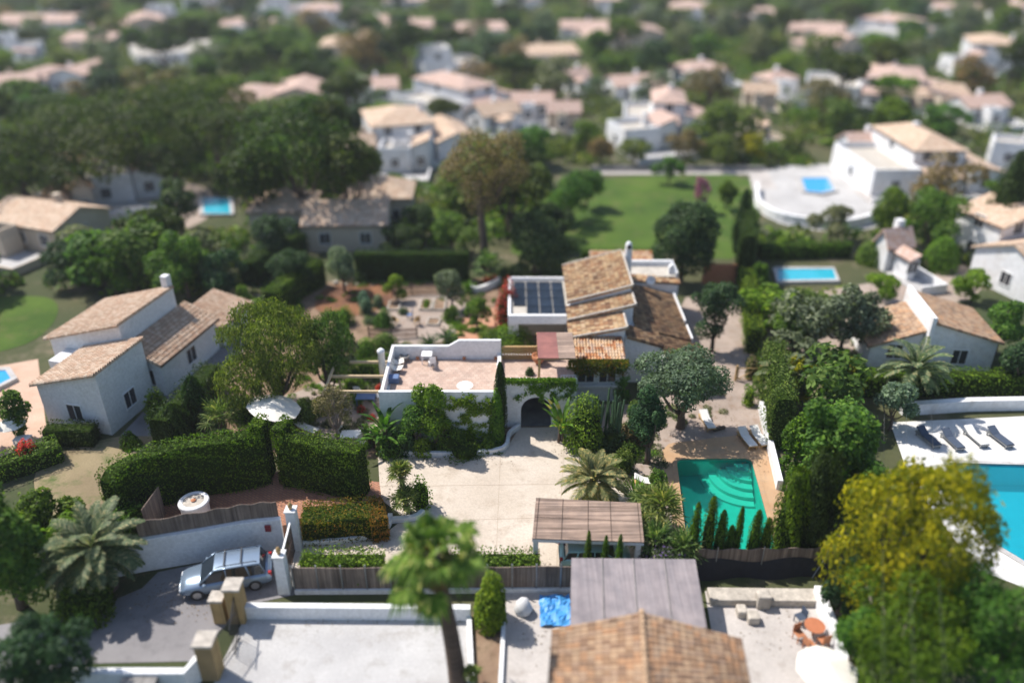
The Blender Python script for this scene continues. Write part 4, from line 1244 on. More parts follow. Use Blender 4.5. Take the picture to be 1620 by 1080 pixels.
def palm(name, label, loc, trunk_h, kind='fan', lean=(0, 0), tr_r=0.2, mat='leaf_palm', seed=1, skirt=0, bark='palm_bark', **k):
    g = np.random.default_rng(seed)
    t = thing(name, label, 'palm', loc)
    sav = INV.pop(t.name)
    q = fan_palm_quads(g=g, **k) if kind == 'fan' else feather_palm_quads(g=g, **k)
    q = q + np.array([lean[0], lean[1], trunk_h])
    link_mesh('crown', mesh_quads('crown', q), mat, t)
    if skirt:
        n = skirt
        az = g.uniform(0, 6.28, n); z = g.uniform(0.25, 1.5, n)
        rr = tr_r * 1.1 + 0.6 * np.exp(-((z - 0.7) ** 2) * 1.8) * g.uniform(0.3, 1.0, n)
        p = np.stack([lean[0] * .95 + rr * np.cos(az), lean[1] * .95 + rr * np.sin(az), trunk_h - z], axis=1)
        nn = unit(np.stack([np.cos(az), np.sin(az), g.normal(size=n) * .2], axis=1))
        tg = np.stack([0.25 * np.cos(az), 0.25 * np.sin(az), -np.ones(n)], axis=1)
        link_mesh('skirt', mesh_quads('skirt', cards(p, nn, 0.65, 0.12, tg)), 'leaf_skirt', t)
    b = MB()
    nseg = max(4, int(trunk_h / 0.16))
    pts, rad = [], []
    for i in range(nseg + 1):
        f = i / nseg
        pts.append((lean[0] * f ** 1.5, lean[1] * f ** 1.5, -0.1 + (trunk_h + 0.15) * f))
        rad.append(tr_r * (1.25 - 0.35 * f) * (1.0 + (0.08 if i % 2 else -0.05)) * (1.15 if f > 0.93 else 1))
    b.tube(pts, rad, 12)
    b.build('trunk', bark, t)
    INV[t.name] = sav
    return t
def cypress_quads(h, r, n, leaf, g, tip=0.6):
    z = g.random(n) ** 0.85
    prof = np.sin(np.pi * np.clip(z * 0.85 + 0.13, 0, 1)) ** tip
    az = g.uniform(0, 6.283, n)
    rr = r * prof * (0.9 + 0.18 * np.sin(az * 5 + z * 9)) * g.uniform(0.8, 1.05, n)
    p = np.stack([rr * np.cos(az), rr * np.sin(az), 0.05 + z * (h - 0.1)], axis=1)
    nn = unit(np.stack([np.cos(az), np.sin(az), g.uniform(0, .6, n)], axis=1) + g.normal(size=(n, 3)) * 0.35)
    tg = np.stack([g.normal(size=n) * .3, g.normal(size=n) * .3, np.ones(n)], axis=1)
    return cards(p, nn, leaf * g.uniform(.7, 1.5, n), leaf * 0.4, tg)
def cypress(name, label, loc, h, r, mat='leaf_hedge_dark', n=2500, leaf=0.16, seed=1, group=None, cat='cypress', tip=0.6):
    g = np.random.default_rng(seed)
    t = thing(name, label, cat, loc, 0, group)
    sav = INV.pop(t.name)
    q = cypress_quads(h, r, n, leaf, g, tip)
    inner = MB().lathe([(r * .5, 0.05), (r * .72, h * .25), (r * .68, h * .5), (r * .35, h * .8), (0.01, h * .95)], n=9)
    link_mesh('crown', mesh_quads('crown', q, (inner.v, inner.f)), mat, t)
    MB().tube([(0, 0, -0.1), (0, 0, h * 0.3)], [r * .22 + .03, r * .15 + .02], 7).build('trunk', 'bark', t)
    INV[t.name] = sav
    return t
def broad_leaf_plant(name, label, loc, h, spread, n_leaf, mat='leaf_banana', seed=1, lw=0.5, stems=3, cat='plant'):
    """banana or strelitzia: broad arching blades from several stems"""
    g = np.random.default_rng(seed)
    t = thing(name, label, cat, loc)
    sav = INV.pop(t.name)
    Q = []; st = MB()
    tops = []
    for s in range(stems):
        a = g.uniform(0, 6.28); rr = spread * 0.35 * g.random()
        b = np.array([rr * math.cos(a), rr * math.sin(a), 0]); e = b + np.array([g.normal() * .15, g.normal() * .15, h * g.uniform(0.35, 0.6)])
        st.tube([tuple(b), tuple((b + e) / 2), tuple(e)], [0.1, 0.08, 0.06], 7); tops.append(e)
    for i in range(n_leaf):
        e = tops[i % stems]
        az = i * 2.399 + g.uniform(-.4, .4); el = g.uniform(0.35, 1.45)
        hd = np.array([math.cos(az), math.sin(az), 0]); side = np.cross(hd, [0, 0, 1.0])
        ln = (h - e[2]) * g.uniform(0.9, 1.25) if el > 0.9 else spread * g.uniform(0.7, 1.1)
        p = e.copy() * np.array([1, 1, g.uniform(0.6, 1)]); pts = []
        for s in range(8):
            pts.append(p.copy()); e2 = el - 1.1 * (s / 7) ** 2
            p = p + (hd * math.cos(e2) + np.array([0, 0, math.sin(e2)])) * ln / 7
        wd = [0.04, 0.05, lw * .7, lw, lw, lw * .85, lw * .55, 0.03]
        up = [side * 0.92 + np.array([0, 0, 0.12 * math.sin(s * 2 + i)]) for s in range(8)]
        Q += ribbon(pts, [w * g.uniform(0.8, 1) for w in wd], up)
    link_mesh('leaves', mesh_quads('leaves', np.array(Q)), mat, t)
    st.build('stem', 'palm_bark', t, smooth=True)
    INV[t.name] = sav
    return t
def spiky(name, label, loc, r, n, mat, seed=1, w=0.05, up=1.4, down=0.05, cat='plant', trunk=0.0, curl=0.5):
    """rosette of stiff narrow blades: yucca, agave, cycad"""
    g = np.random.default_rng(seed)
    Q = []
    for i in range(n):
        az = i * 2.399 + g.uniform(-.2, .2); el = g.uniform(down, up)
        hd = np.array([math.cos(az), math.sin(az), 0]); side = np.cross(hd, [0, 0, 1.0])
        p = np.array([0, 0, trunk]); pts = []
        ln = r * g.uniform(0.8, 1.1)
        for s in range(5):
            pts.append(p.copy()); e2 = el - curl * (s / 4) ** 2
            p = p + (hd * math.cos(e2) + np.array([0, 0, math.sin(e2)])) * ln / 4
        Q += ribbon(pts, [w * .7, w, w, w * .7, 0.005], [side] * 5)
    if trunk:
        t = thing(name, label, cat, loc); sav = INV.pop(t.name)
        link_mesh('leaves', mesh_quads('leaves', np.array(Q)), mat, t)
        MB().tube([(0, 0, -.05), (0, 0, trunk)], 0.12, 8).build('trunk', 'palm_bark', t)
        INV[t.name] = sav
        return t
    o = link_mesh(name, mesh_quads(name, np.array(Q)), mat); o.location = loc
    return tag(o, label, cat)
def flowers_on(o, n, Rx, Rz, z, mat, size_, seed=3, name='flowers'):
    g = np.random.default_rng(seed)
    d = unit(g.normal(size=(n, 3))); d[:, 2] = np.abs(d[:, 2])
    p = d * np.array([Rx, Rx, Rz]) * g.uniform(.9, 1.06, (n, 1)) + np.array([0, 0, z])
    c = link_mesh(name, mesh_quads(name, cards(p, unit(d + g.normal(size=d.shape) * .3), size_, size_ * .8)), mat, o)
    return c
def wall_ivy(name, label, x0, x1, z0, z1, y, n, density=0.6, mat='leaf_bright', seed=1, leaf=0.13, depth=0.12, runs=10, cat='climber', parent=None, top_fill=0.0):
    """climbing plant on a wall facing the camera: branching runners with leaves"""
    g = random.Random(seed); pts = []
    for r in range(runs):
        x = g.uniform(x0, x1); z = z0 if g.random() < 0.5 else g.uniform(z0, z1)
        dx = g.uniform(-1, 1)
        for s in range(70):
            dx = max(-1.4, min(1.4, dx + g.uniform(-.5, .5)))
            x += dx * 0.07; z += 0.06 * (g.random() if g.random() < .8 else -0.5)
            if z > z1 or x < x0 or x > x1: break
            for k in range(3): pts.append((x + g.gauss(0, .09), z + g.gauss(0, .08)))
    g2 = np.random.default_rng(seed)
    pts = np.array(pts); sel = g2.integers(0, len(pts), n)
    P2 = pts[sel] + g2.normal(size=(n, 2)) * 0.07
    if top_fill:
        m = int(n * top_fill)
        P2[:m, 0] = g2.uniform(x0, x1, m); P2[:m, 1] = z1 - np.abs(g2.normal(size=m)) * 0.22 + .1
    p = np.stack([P2[:, 0], y - np.abs(g2.normal(size=n)) * depth, P2[:, 1]], axis=1)
    nn = unit(np.array([0, -1, 0.35]) + g2.normal(size=(n, 3)) * .5)
    o = link_mesh(name, mesh_quads(name, cards(p, nn, leaf, leaf * .8)), mat, parent)
    return tag(o, label, cat) if parent is None else o

# ================================================= HEDGES OF THE PLOT
hedge('hedge', 'tall clipped dark hedge curving behind the stone well, west of its narrow gap', smooth_path([P(a, b, CZ) for a, b in ((188, 830), (232, 800), (300, 780), (370, 768), (428, 756))]), 1.5, [3.3, 3.6] + [3.7] * 19, 'leaf_hedge', 0.12, 85, 1, z0=CZ)
hedge('hedge', 'low stepped clipped hedge at the far end of the brick court', smooth_path([P(a, b, CZ) for a, b in ((172, 862), (205, 838), (222, 826))]), 1.8, [1.6] * 11, 'leaf_hedge', 0.12, 85, 2, z0=CZ)
hedge('hedge', 'tall clipped hedge with rounded top between the gap and the driveway', smooth_path([P(a, b, CZ) for a, b in ((456, 760), (500, 766), (545, 776), (578, 784))]), 1.5, [3.6, 3.6] + [3.55] * 14, 'leaf_hedge', 0.12, 85, 3, z0=CZ)
hedge('hedge', 'raised hedge shoulder on the west side of the narrow gap', [P(414, 752, CZ), P(432, 753, CZ)], 1.5, 4.1, 'leaf_hedge', 0.12, 85, 4, z0=CZ)
hedge('hedge', 'raised hedge shoulder on the east side of the narrow gap', [P(452, 753, CZ), P(466, 755, CZ)], 1.5, 4.05, 'leaf_hedge', 0.12, 85, 5, z0=CZ)
hedge('hedge', 'low clipped hedge with red and yellow tips inside the white kerb', [P(484, 846), P(600, 836)], 2.0, 1.75, 'leaf_hedge_red', 0.11, 95, 6)
hedge('hedge', 'long dark clipped hedge across the back of the vegetable garden', [P(566, 442), P(742, 442)], 1.3, 3.0, 'leaf_hedge_dark', 0.13, 60, 7)
hedge('hedge', 'dark clipped hedge running away beside the side gravel, left of the red earth', [P(432, 502), P(470, 470), P(508, 448)], 1.6, 2.6, 'leaf_hedge', 0.13, 60, 8)
hedge('hedge', 'bright green hedge along the gravel yard beside the grey lane of trees', [P(1190, 560), P(1184, 500), P(1176, 460)], 1.3, 2.4, 'leaf_bright', 0.13, 60, 9)
hedge('hedge', 'tall dark conifer hedge at the corner of the back lawn', [P(1174, 452), P(1178, 405)], 1.6, 5.2, 'leaf_hedge_dark', 0.2, 25, 10)
hedge('hedge', 'low hedge between the back lawn and the villa', [P(920, 412), P(1040, 410)], 1.0, 1.2, 'leaf_mid', 0.14, 50, 11)
hedge('hedge', 'long bright hedge behind the white walled pool terrace', [P(1340, 622), P(1480, 620), P(1720, 622)], 1.6, 1.8, 'leaf_bright', 0.18, 30, 12)
hedge('hedge', 'leafy bush row above the reed fence, west of the foreground palm', [P(482, 912), P(608, 912)], 1.3, 1.5, 'leaf_bright', 0.14, 70, 13, fuzz=0.16)
hedge('hedge', 'leafy bush row above the reed fence, between the palm and the carport', [P(715, 910), P(852, 908)], 1.3, 1.35, 'leaf_mid', 0.14, 70, 14, fuzz=0.16)
hedge('hedge', 'clipped dark hedge in front of the grey gable of the long house', [P(80, 700), P(155, 700)], 1.4, 1.5, 'leaf_hedge_dark', 0.14, 50, 15)
hedge('hedge', 'lighter clipped hedge beside the dry field', [P(-10, 760), P(98, 722)], 1.8, 1.4, 'leaf_mid', 0.14, 50, 16)
hedge('hedge', 'tall conifer screen along the pool patio wall', [P(1228, 712), P(1222, 660), P(1212, 615)], 1.5, 4.2, 'leaf_pepper', 0.16, 45, 17, fuzz=0.14)
hedge('hedge', 'dark overgrown hedge beside the grey lane behind the fan palm', [P(262, 712), P(300, 672), P(340, 610)], 1.8, [2.6, 2.6, 2.0], 'leaf_hedge_dark', 0.15, 50, 18, fuzz=0.2)
hedge('hedge', 'low dark hedge beside the turquoise pool behind the gravel yard', [P(1200, 408), P(1340, 405)], 1.6, 1.6, 'leaf_hedge', 0.2, 25, 19)

# ================================================= TREES AND PLANTS OF THE PLOT
tr('pepper_tree', 'large weeping pepper tree over the garden above the white parasol', 428, 650, 484, 200, 'leaf_pepper', 23000, 0.27, lobes=30, droop=0.6, asp=0.3, crown_h=7.6, trunk_r=0.3, fork_at=.15)
tr('pepper_tree', 'smaller weeping tree beside the large pepper tree, near the small olive', 510, 626, 490, 90, 'leaf_pepper', 8000, 0.25, lobes=16, droop=0.6, asp=0.3, crown_h=5.2, trunk_r=0.2, fork_at=.15)
tr('olive_tree', 'small silvery olive tree beside the timber pergola', 545, 592, 512, 60, 'leaf_olive', 3200, 0.16, lobes=10, bark='pale_bark')
tr('leafy_tree', 'thin brownish small tree between the parasol and the terrace wing', 528, 698, 608, 78, 'leaf_brown', 3200, 0.12, lobes=12, bark='pale_bark', crown_h=3.2)
tr('leafy_tree', 'yellow green climber covered tree in front of the terrace wing', 688, 712, 604, 78, 'leaf_bright', 6500, 0.17, lobes=12, crown_h=4.0)
tr('leafy_tree', 'dark green shrub tree below the yellow green one at the terrace front', 655, 714, 645, 75, 'leaf_mid', 3500, 0.16, lobes=10, crown_h=2.6)
tr('leafy_tree', 'dense dark green tree left of the solar covered flat roof', 845, 436, 336, 145, 'leaf_dark', 14000, 0.26, lobes=20, crown_h=6.5, fork_at=0.2)
tr('leafy_tree', 'dense dark tree behind the white rear parapet of the villa', 1085, 446, 306, 130, 'leaf_dark', 14000, 0.28, lobes=20, crown_h=7.5, fork_at=0.3)
tr('olive_tree', 'grey green tree in the gravel yard beside the right hand roof', 1134, 556, 446, 88, 'leaf_dark', 7500, 0.19, lobes=15, crown_h=4.2)
tr('carob_tree', 'wide gnarled old tree shading the sun lounger in the gravel yard', 1085, 676, 548, 152, 'leaf_olive', 13000, 0.2, lobes=26, crown_h=4.0, trunk_r=0.30, fork_at=0.18, ry=3.0)
tr('leafy_tree', 'rounded dark tree with pruned branches at the pool corner beside the date palm', 1030, 732, 618, 82, 'leaf_dark', 7000, 0.19, lobes=14, crown_h=4.0, trunk_r=0.2)
tr('citrus_tree', 'rounded citrus tree on the orange path', 754, 522, 468, 48, 'leaf_mid', 3500, 0.16, lobes=9, crown_h=2.3)
tr('leafy_tree', 'pale green rounded pine at the corner of the clipped hedges', 540, 462, 382, 58, 'leaf_blue', 5000, 0.2, lobes=12, crown_h=4.6)
tr('leafy_tree', 'bright lime green small tree at the vegetable garden fence', 626, 476, 430, 42, 'leaf_bright', 2600, 0.17, lobes=8, crown_h=2.2)
tr('olive_tree', 'grey olive tree at the end of the picket fence', 714, 490, 420, 56, 'leaf_olive', 3600, 0.18, lobes=10, bark='pale_bark')
tr('leafy_tree', 'dark tree standing over the far hedge beside the cream house', 638, 400, 352, 90, 'leaf_dark', 4500, 0.26, lobes=12)
tr('leafy_tree', 'dark tree with pale dead twigs at the side garden', 452, 462, 392, 85, 'leaf_dark', 5500, 0.22, lobes=14)
tr('leafy_tree', 'small yellow green tree at the corner of the side gravel', 386, 486, 448, 28, 'leaf_bright', 1400, 0.17, lobes=7)
tr('leafy_tree', 'open bare looking tree behind the curved low wall', 742, 420, 352, 60, 'leaf_pepper', 1800, 0.2, lobes=9)
bu('bush', 'large loose bright bush left of the pergola', 803, 552, 512, 84, 'leaf_bright', 4200, 0.15)
bu('bush', 'bright clipped round bush beside the orchard path', 579, 562, 534, 42, 'leaf_bright', 1800, 0.1, ball=True)
bu('bush', 'wide flat clipped bush beside the round one', 608, 548, 528, 46, 'leaf_mid', 1800, 0.1, ball=True)
bu('bush', 'glossy bright bush at the edge of the garden gravel', 541, 512, 484, 40, 'leaf_bright', 1600, 0.13)
bu('bush', 'round clipped lime bush on the side gravel', 405, 496, 472, 34, 'leaf_bright', 1400, 0.12, ball=True)
for i, (x, b, w, l) in enumerate(((579, 496, 25, 'front grey green ball shrub of three on the garden gravel'), (575, 482, 22, 'rear grey green ball shrub of three on the garden gravel'), (598, 485, 19, 'small grey green ball shrub closest to the vegetable garden'))):
    bu('ball_shrub', l, x, b, b - w * 1.05, w, 'leaf_blue', 1300, 0.09, ball=True)
bu('bush', 'grey green low shrub in front of the ball shrubs', 585, 510, 498, 26, 'leaf_blue', 700, 0.1)
bu('bush', 'tall grass like green bush beside the low picket fence', 606, 518, 488, 34, 'leaf_mid', 1700, 0.14)
bu('bush', 'dark spreading bush next to the ball shrubs', 570, 445, 424, 26, 'leaf_dark', 500, 0.16)
bu('bush', 'small bush in the vegetable garden gravel', 638, 496, 486, 20, 'leaf_olive', 400, 0.1)
bu('bush', 'dark bush below the olive at the picket fence', 712, 506, 480, 30, 'leaf_mid', 900, 0.14)
bu('bush', 'flowering violet bush on top of the fence beside the carport', 1052, 906, 862, 100, 'leaf_violet', 3800, 0.12)
bu('bush', 'bright bush with upright leaves near the parasol', 412, 690, 660, 44, 'leaf_bright', 1200, 0.2, asp=0.25)
bu('bush', 'thin flowering shrub in front of the parasol', 430, 684, 630, 44, 'leaf_olive', 700, 0.11)
bu('bush', 'dark bed planting below the terrace wing', 618, 718, 690, 50, 'leaf_mid', 1200, 0.15)
bu('bush', 'low planting at the foot of the terrace, beside the ivy column', 735, 716, 694, 70, 'leaf_hedge', 1400, 0.13)
bu('bush', 'green bush at the foot of the tall cypress', 772, 712, 692, 30, 'leaf_mid', 700, 0.13)
bu('bush', 'broad bright green bush beside the foreground palm trunk', 778, 984, 908, 62, 'leaf_bright', 4500, 0.15)
bu('bush', 'low grey bush beside the bright round bush', 640, 555, 540, 30, 'leaf_mid', 700, 0.1)
bu('bush', 'low dark bush under the olive by the timber pergola', 585, 588, 568, 55, 'leaf_mid', 1300, 0.12)
bu('bush', 'reddish leaved bush by the brick coloured bed near the cactus', 985, 702, 668, 50, 'leaf_brown', 1300, 0.12)
bu('bush', 'green agave like bush in front of the dark pool corner tree', 995, 722, 700, 40, 'leaf_mid', 900, 0.12)
bu('bush', 'dark shrub against the side wall of the villa', 1048, 432, 412, 30, 'leaf_dark', 600, 0.14)
bu('bush', 'small dry shrub by the gate of the gravel yard', 1190, 598, 560, 24, 'leaf_brown', 700, 0.12)
bu('bush', 'yellow green shrub below the wooden field gate', 1186, 640, 612, 22, 'leaf_bright', 600, 0.12)
bo = bu('bougainvillea', 'red flowering bougainvillea climbing beside the solar roof', 802, 522, 438, 44, 'leaf_red', 3000, 0.13, cat='shrub')
bu('bougainvillea', 'low red flowering shrub beside the curved low wall', 776, 448, 434, 30, 'leaf_red', 700, 0.12, cat='shrub')
cypress('cypress_tree', 'tall narrow dark cypress against the ivy covered terrace corner', P(792, 694), 6.1, 0.47, n=5000, leaf=0.15, seed=3)
for i, (x, b, tp, r, l) in enumerate(((1095, 905, 794, 0.34, 'slim young cypress by the fence at the pool corner beside the fan palms'), (1117, 905, 784, 0.42, 'tallest young cypress in front of the emerald pool'), (1136, 905, 806, 0.40, 'broad young cypress beside the tallest one'),
        (1152, 905, 830, 0.32, 'shortest young cypress in front of the pool'), (1163, 905, 800, 0.26, 'very slim young cypress alone before the pool water'), (1190, 905, 806, 0.40, 'young cypress near the pool steps side'), (1208, 905, 818, 0.42, 'young cypress beside the dark conifer'))):
    b_ = P(x, b) + Vector((0, 0.55, 0)); cypress('cypress_tree', l, b_, hgt(b_.y, tp), r, 'leaf_hedge', 1900, 0.13, 30 + i, group='young cypresses before the pool')
for i, (x, tp, l) in enumerate(((928, 838, 'tallest small cypress before the teal car'), (955, 846, 'middle small cypress before the teal car'), (977, 844, 'small cypress before the teal car nearest the carport pillar'))):
    b_ = P(x, 918) + Vector((0, 0.15, 0)); cypress('cypress_tree', l, b_, hgt(b_.y, tp), 0.22, 'leaf_hedge', 900, 0.12, 50 + i, group='small cypresses before the carport')
cypress('conifer', 'tall dark olive conifer beside the pool patio wall', P(1275, 876), hgt(P(1275, 876).y, 712), 1.35, 'leaf_hedge_dark', 7000, 0.2, 61, tip=0.35)
cypress('conifer', 'dark conifer nearest the emerald pool corner', P(1240, 880), hgt(P(1240, 880).y, 742), 1.0, 'leaf_hedge', 5000, 0.18, 62, tip=0.35)
cypress('conifer', 'dark pointed conifer beside the grey lane hedge', P(318, 676), hgt(P(318, 676).y, 596), 1.0, 'leaf_hedge_dark', 2500, 0.2, 63)
cypress('conifer', 'short pointed conifer at the lower end of the grey lane hedge', P(285, 700), hgt(P(285, 700).y, 640), 1.1, 'leaf_hedge_dark', 2500, 0.2, 64)
tr('leafy_tree', 'big rounded green tree right of the pool patio', 1325, 842, 622, 175, 'leaf_mid', 15000, 0.26, lobes=22, crown_h=8.2, trunk_r=0.3)
tr('leafy_tree', 'darker tree behind the dark conifer by the boundary', 1262, 800, 640, 75, 'leaf_hedge', 5000, 0.22, lobes=12, crown_h=5.5)
tr('mimosa_tree', 'large mimosa tree full of yellow blossom', 1444, 985, 724, 226, 'leaf_mimosa', 30000, 0.30, lobes=80, crown_h=8.6, trunk_r=0.32, droop=0.25, asp=0.35)
tr('leafy_tree', 'green tree with pale bare trunk below the mimosa', 1440, 1100, 938, 240, 'leaf_hedge', 13000, 0.17, lobes=34, crown_h=5.0, bark='pale_bark', trunk_r=0.28)
tr('leafy_tree', 'mid green leafy tree in the bottom corner beyond the mimosa', 1595, 1100, 925, 190, 'leaf_mid', 11000, 0.18, lobes=30, crown_h=5.5)
tr('leafy_tree', 'dark green small tree left below the mimosa beside the yard wall', 1338, 990, 868, 62, 'leaf_dark', 4500, 0.18, lobes=10, crown_h=4.2)
tr('leafy_tree', 'bright shrub tree beside the white yard wall', 1362, 1080, 955, 90, 'leaf_mid', 4500, 0.18, lobes=10, crown_h=3.5)

# palms
fp_b = P(724, 1080)
palm('fan_palm', 'tall foreground fan palm with ringed trunk and broad drooping leaves', fp_b, 8.0, 'fan', (-0.8, 0.1), 0.32, 'leaf_fan', 5, skirt=700, n_leaf=26, pet=1.5, fan=1.1, up=1.5, down=-1.05, blades=19, blade_w=0.12, thr=0.5)
b_ = P(746, 1085); palm('fan_palm', 'tiny young palm in the planting strip', b_, 0.9, 'fan', (0, 0), 0.1, 'leaf_palm', 6, n_leaf=12, pet=0.3, fan=0.35, up=1.3, down=0.0, blades=9, blade_w=0.05)
b_ = P(355, 690); palm('fan_palm', 'wide grey green fan palm beside the white parasol', b_, 1.5, 'fan', (0, 0), 0.25, 'leaf_palm', 7, n_leaf=24, pet=1.0, fan=1.0, up=1.4, down=-0.1, blades=15, blade_w=0.05, thr=0.15)
for (dx, dy, h, r, l, s) in ((-0.15, 0.3, 2.9, 0.65, 'taller head of the fan palm pair on the driveway edge', 8), (0.1, -0.2, 1.3, 0.75, 'lower head of the fan palm pair on the driveway edge', 9)):
    b_ = P(646, 812) + Vector((dx, dy, 0)); palm('fan_palm', l, b_, h, 'fan', (-0.2, 0), 0.15, 'leaf_palm', s, n_leaf=26, pet=r * .75, fan=r * .8, up=1.4, down=-0.35, blades=13, blade_w=0.045, thr=0.12)
bu('bush', 'thin yellow green shrub beside the driveway palms', 664, 802, 752, 40, 'leaf_bright', 600, 0.14)
for i, (x, b, h, r, l) in enumerate(((1042, 850, 2.2, 1.25, 'large spiky fan palm beside the pool patio edge'), (1032, 885, 1.4, 1.1, 'lower fan palm beside the carport corner'), (1075, 896, 1.3, 1.1, 'fan palm at the fence by the emerald pool'), (1018, 826, 1.6, 0.9, 'dark fan palm behind the carport corner'))):
    palm('fan_palm', l, P(x, b), h, 'fan', (0, 0), 0.2, 'leaf_palm', 12 + i, n_leaf=30, pet=r * .65, fan=r * .8, up=1.4, down=-0.3, blades=15, blade_w=0.05, thr=0.12)
palm('date_palm', 'young date palm with arching feather fronds behind the carport', P(937, 800), 1.9, 'feather', (0, 0), 0.24, 'leaf_date', 21, n_fr=46, L=2.3, up=1.4, down=-0.25, leaflets=30, lw=0.05, ll=0.5)
palm('date_palm', 'large date palm with long drooping fronds beside the road', P(172, 930), 2.7, 'feather', (-0.15, 0), 0.4, 'leaf_date', 22, n_fr=52, L=2.9, up=1.4, down=-0.45, leaflets=34, lw=0.06, ll=0.6)
palm('fan_palm', 'greyish fan palm behind the solar covered flat roof', P(772, 446), 1.8, 'fan', (0, 0), 0.2, 'leaf_palm', 23, n_leaf=24, pet=1.0, fan=0.9, up=1.4, down=-0.2, blades=12, blade_w=0.06, thr=0.15)
palm('date_palm', 'feathery palm beside the gravel yard boundary', P(1232, 640), 2.6, 'feather', (0, 0), 0.22, 'leaf_date', 24, n_fr=30, L=2.2, up=1.4, down=-0.3, leaflets=22, lw=0.07, ll=0.5)
palm('date_palm', 'broad palm in front of the white gabled house', P(1432, 642), 3.2, 'feather', (0, 0), 0.25, 'leaf_date', 25, n_fr=36, L=2.8, up=1.4, down=-0.4, leaflets=22, lw=0.08, ll=0.6)
spiky('yucca', 'bright green spiky yucca between the date palm and the fan palms', P(1003, 800), 1.3, 70, 'leaf_bright', 1, 0.08, cat='yucca', trunk=0.7)
spiky('cycad', 'dark cycad by the low picket fence', P(680, 556), 1.3, 60, 'leaf_dark', 2, 0.09, up=1.0, down=0.0, cat='cycad', trunk=0.6, curl=0.9)
spiky('cycad', 'dark cycad nearer the orange path', P(707, 545), 1.3, 60, 'leaf_dark', 3, 0.09, up=1.0, down=0.0, cat='cycad', trunk=0.6, curl=0.9)
spiky('agave', 'bright green agave beside the curved low wall', P(741, 462), 1.0, 40, 'leaf_mid', 4, 0.16, cat='agave', trunk=0.3)
spiky('yucca', 'bright spiky plant behind the raised hedge shoulder', P(408, 700), 1.2, 50, 'leaf_bright', 5, 0.08, cat='yucca', trunk=0.5)
broad_leaf_plant('banana_plant', 'bright banana plant beside the round arch', P(892, 700), 3.4, 1.1, 24, seed=1, lw=0.38, stems=4)
broad_leaf_plant('strelitzia', 'tall dark strelitzia clump left of the terrace front', P(612, 712), 3.6, 1.6, 34, 'leaf_mid', 2, 0.34, 5)
broad_leaf_plant('strelitzia', 'low leafy strelitzia below the terrace corner', P(590, 708), 2.0, 1.1, 18, 'leaf_mid', 3, 0.3, 4)
# columnar cactus thicket
cb_ = P(945, 702)
ct = thing('columnar_cactus', 'thicket of tall dark green columnar cacti beside the date palm', 'cactus', cb_)
sv = INV.pop(ct.name); g = random.Random(4)
for i in range(62):
    x, y = g.uniform(-1.3, 1.4), g.uniform(-0.7, 0.9); h = g.uniform(1.8, 4.0)
    m = MB(); z0 = 0
    lx, ly = g.uniform(-.25, .25), g.uniform(-.2, .2)
    m.tube([(x, y, -0.05), (x + lx * .2, y + ly * .2, h * .35), (x + lx * .6, y + ly * .6, h * .7), (x + lx, y + ly, h - 0.1), (x + lx, y + ly, h)], [0.06, 0.08, 0.08, 0.07, 0.02], 6)
    m.build('stem', 'cactus_skin', ct)
INV[ct.name] = sv
bu('bush', 'yellow green dense shrub between the banana plant and the cacti', 928, 706, 628, 74, 'leaf_bright', 4200, 0.15)
# climbers
wall_ivy('ivy', 'bright ivy trailing along the top of the arch wall', -0.7, 4.3, 2.3, 3.95, 45.97, 3600, seed=2, runs=9, top_fill=0.55)
wall_ivy('ivy', 'thick ivy with branching stems on the terrace front wall', -4.2, -1.1, 0.5, 3.9, 44.06, 3000, seed=5, runs=20, mat='leaf_bright')
iv = bush('ivy', 'bright ivy column at the corner of the terrace wing', 'climber', (-1.05, 44.2, 0), 0.55, 4.3, 'leaf_bright', 3600, 0.14, 9, ball=True)
wall_ivy('climber', 'reddish climbing vine around the bay windows', 4.0, 8.3, 2.5, 3.55, 49.2, 3600, seed=8, runs=30, mat='leaf_hedge_red', depth=0.25, top_fill=0.5)
wall_ivy('climber', 'green vine hanging down the corner of the bay', 7.4, 8.4, 0.4, 3.5, 49.2, 1300, seed=9, runs=16, mat='leaf_mid', depth=0.2)

for a in (('dark leafy bush beside the strelitzia below the terrace wall', 640, 712, 668, 50, 'leaf_dark', 1800), ('green bush between the yellow green tree and the ivy', 712, 712, 672, 50, 'leaf_mid', 1800), ('low bright bush at the kerb end below the terrace', 668, 716, 690, 40, 'leaf_bright', 1200),
          ('dark bush at the foot of the columnar cacti', 968, 712, 672, 50, 'leaf_dark', 1600), ('loose olive bush between the date palm and the cacti', 985, 745, 712, 44, 'leaf_pepper', 1200), ('green bush left of the pool behind the yucca', 1040, 770, 742, 36, 'leaf_mid', 900),
          ('dark bush against the white gable wall of the villa', 1010, 668, 632, 40, 'leaf_mid', 1400), ('reddish dry bush between the cactus thicket and the old tree', 1010, 700, 672, 34, 'leaf_brown', 900), ('bright bush under the small weeping tree', 560, 618, 596, 36, 'leaf_bright', 1000),
          ('green bush at the foot of the large weeping pepper tree', 470, 668, 636, 60, 'leaf_pepper', 2200), ('dark green bush between the fan palm and the pepper tree', 385, 660, 622, 60, 'leaf_mid', 2200), ('green bush behind the parasol by the pepper trunk', 505, 652, 628, 40, 'leaf_mid', 1200),
          ('dense bush in front of the solar roof pillar', 775, 545, 520, 40, 'leaf_mid', 1200), ('bush with orange tinge beside the orange path', 735, 556, 536, 26, 'leaf_hedge_red', 700), ('dark bush behind the curved low wall', 800, 440, 420, 40, 'leaf_dark', 1200)):
    bu('bush', a[0], a[1], a[2], a[3], a[4], a[5], a[6], 0.15)
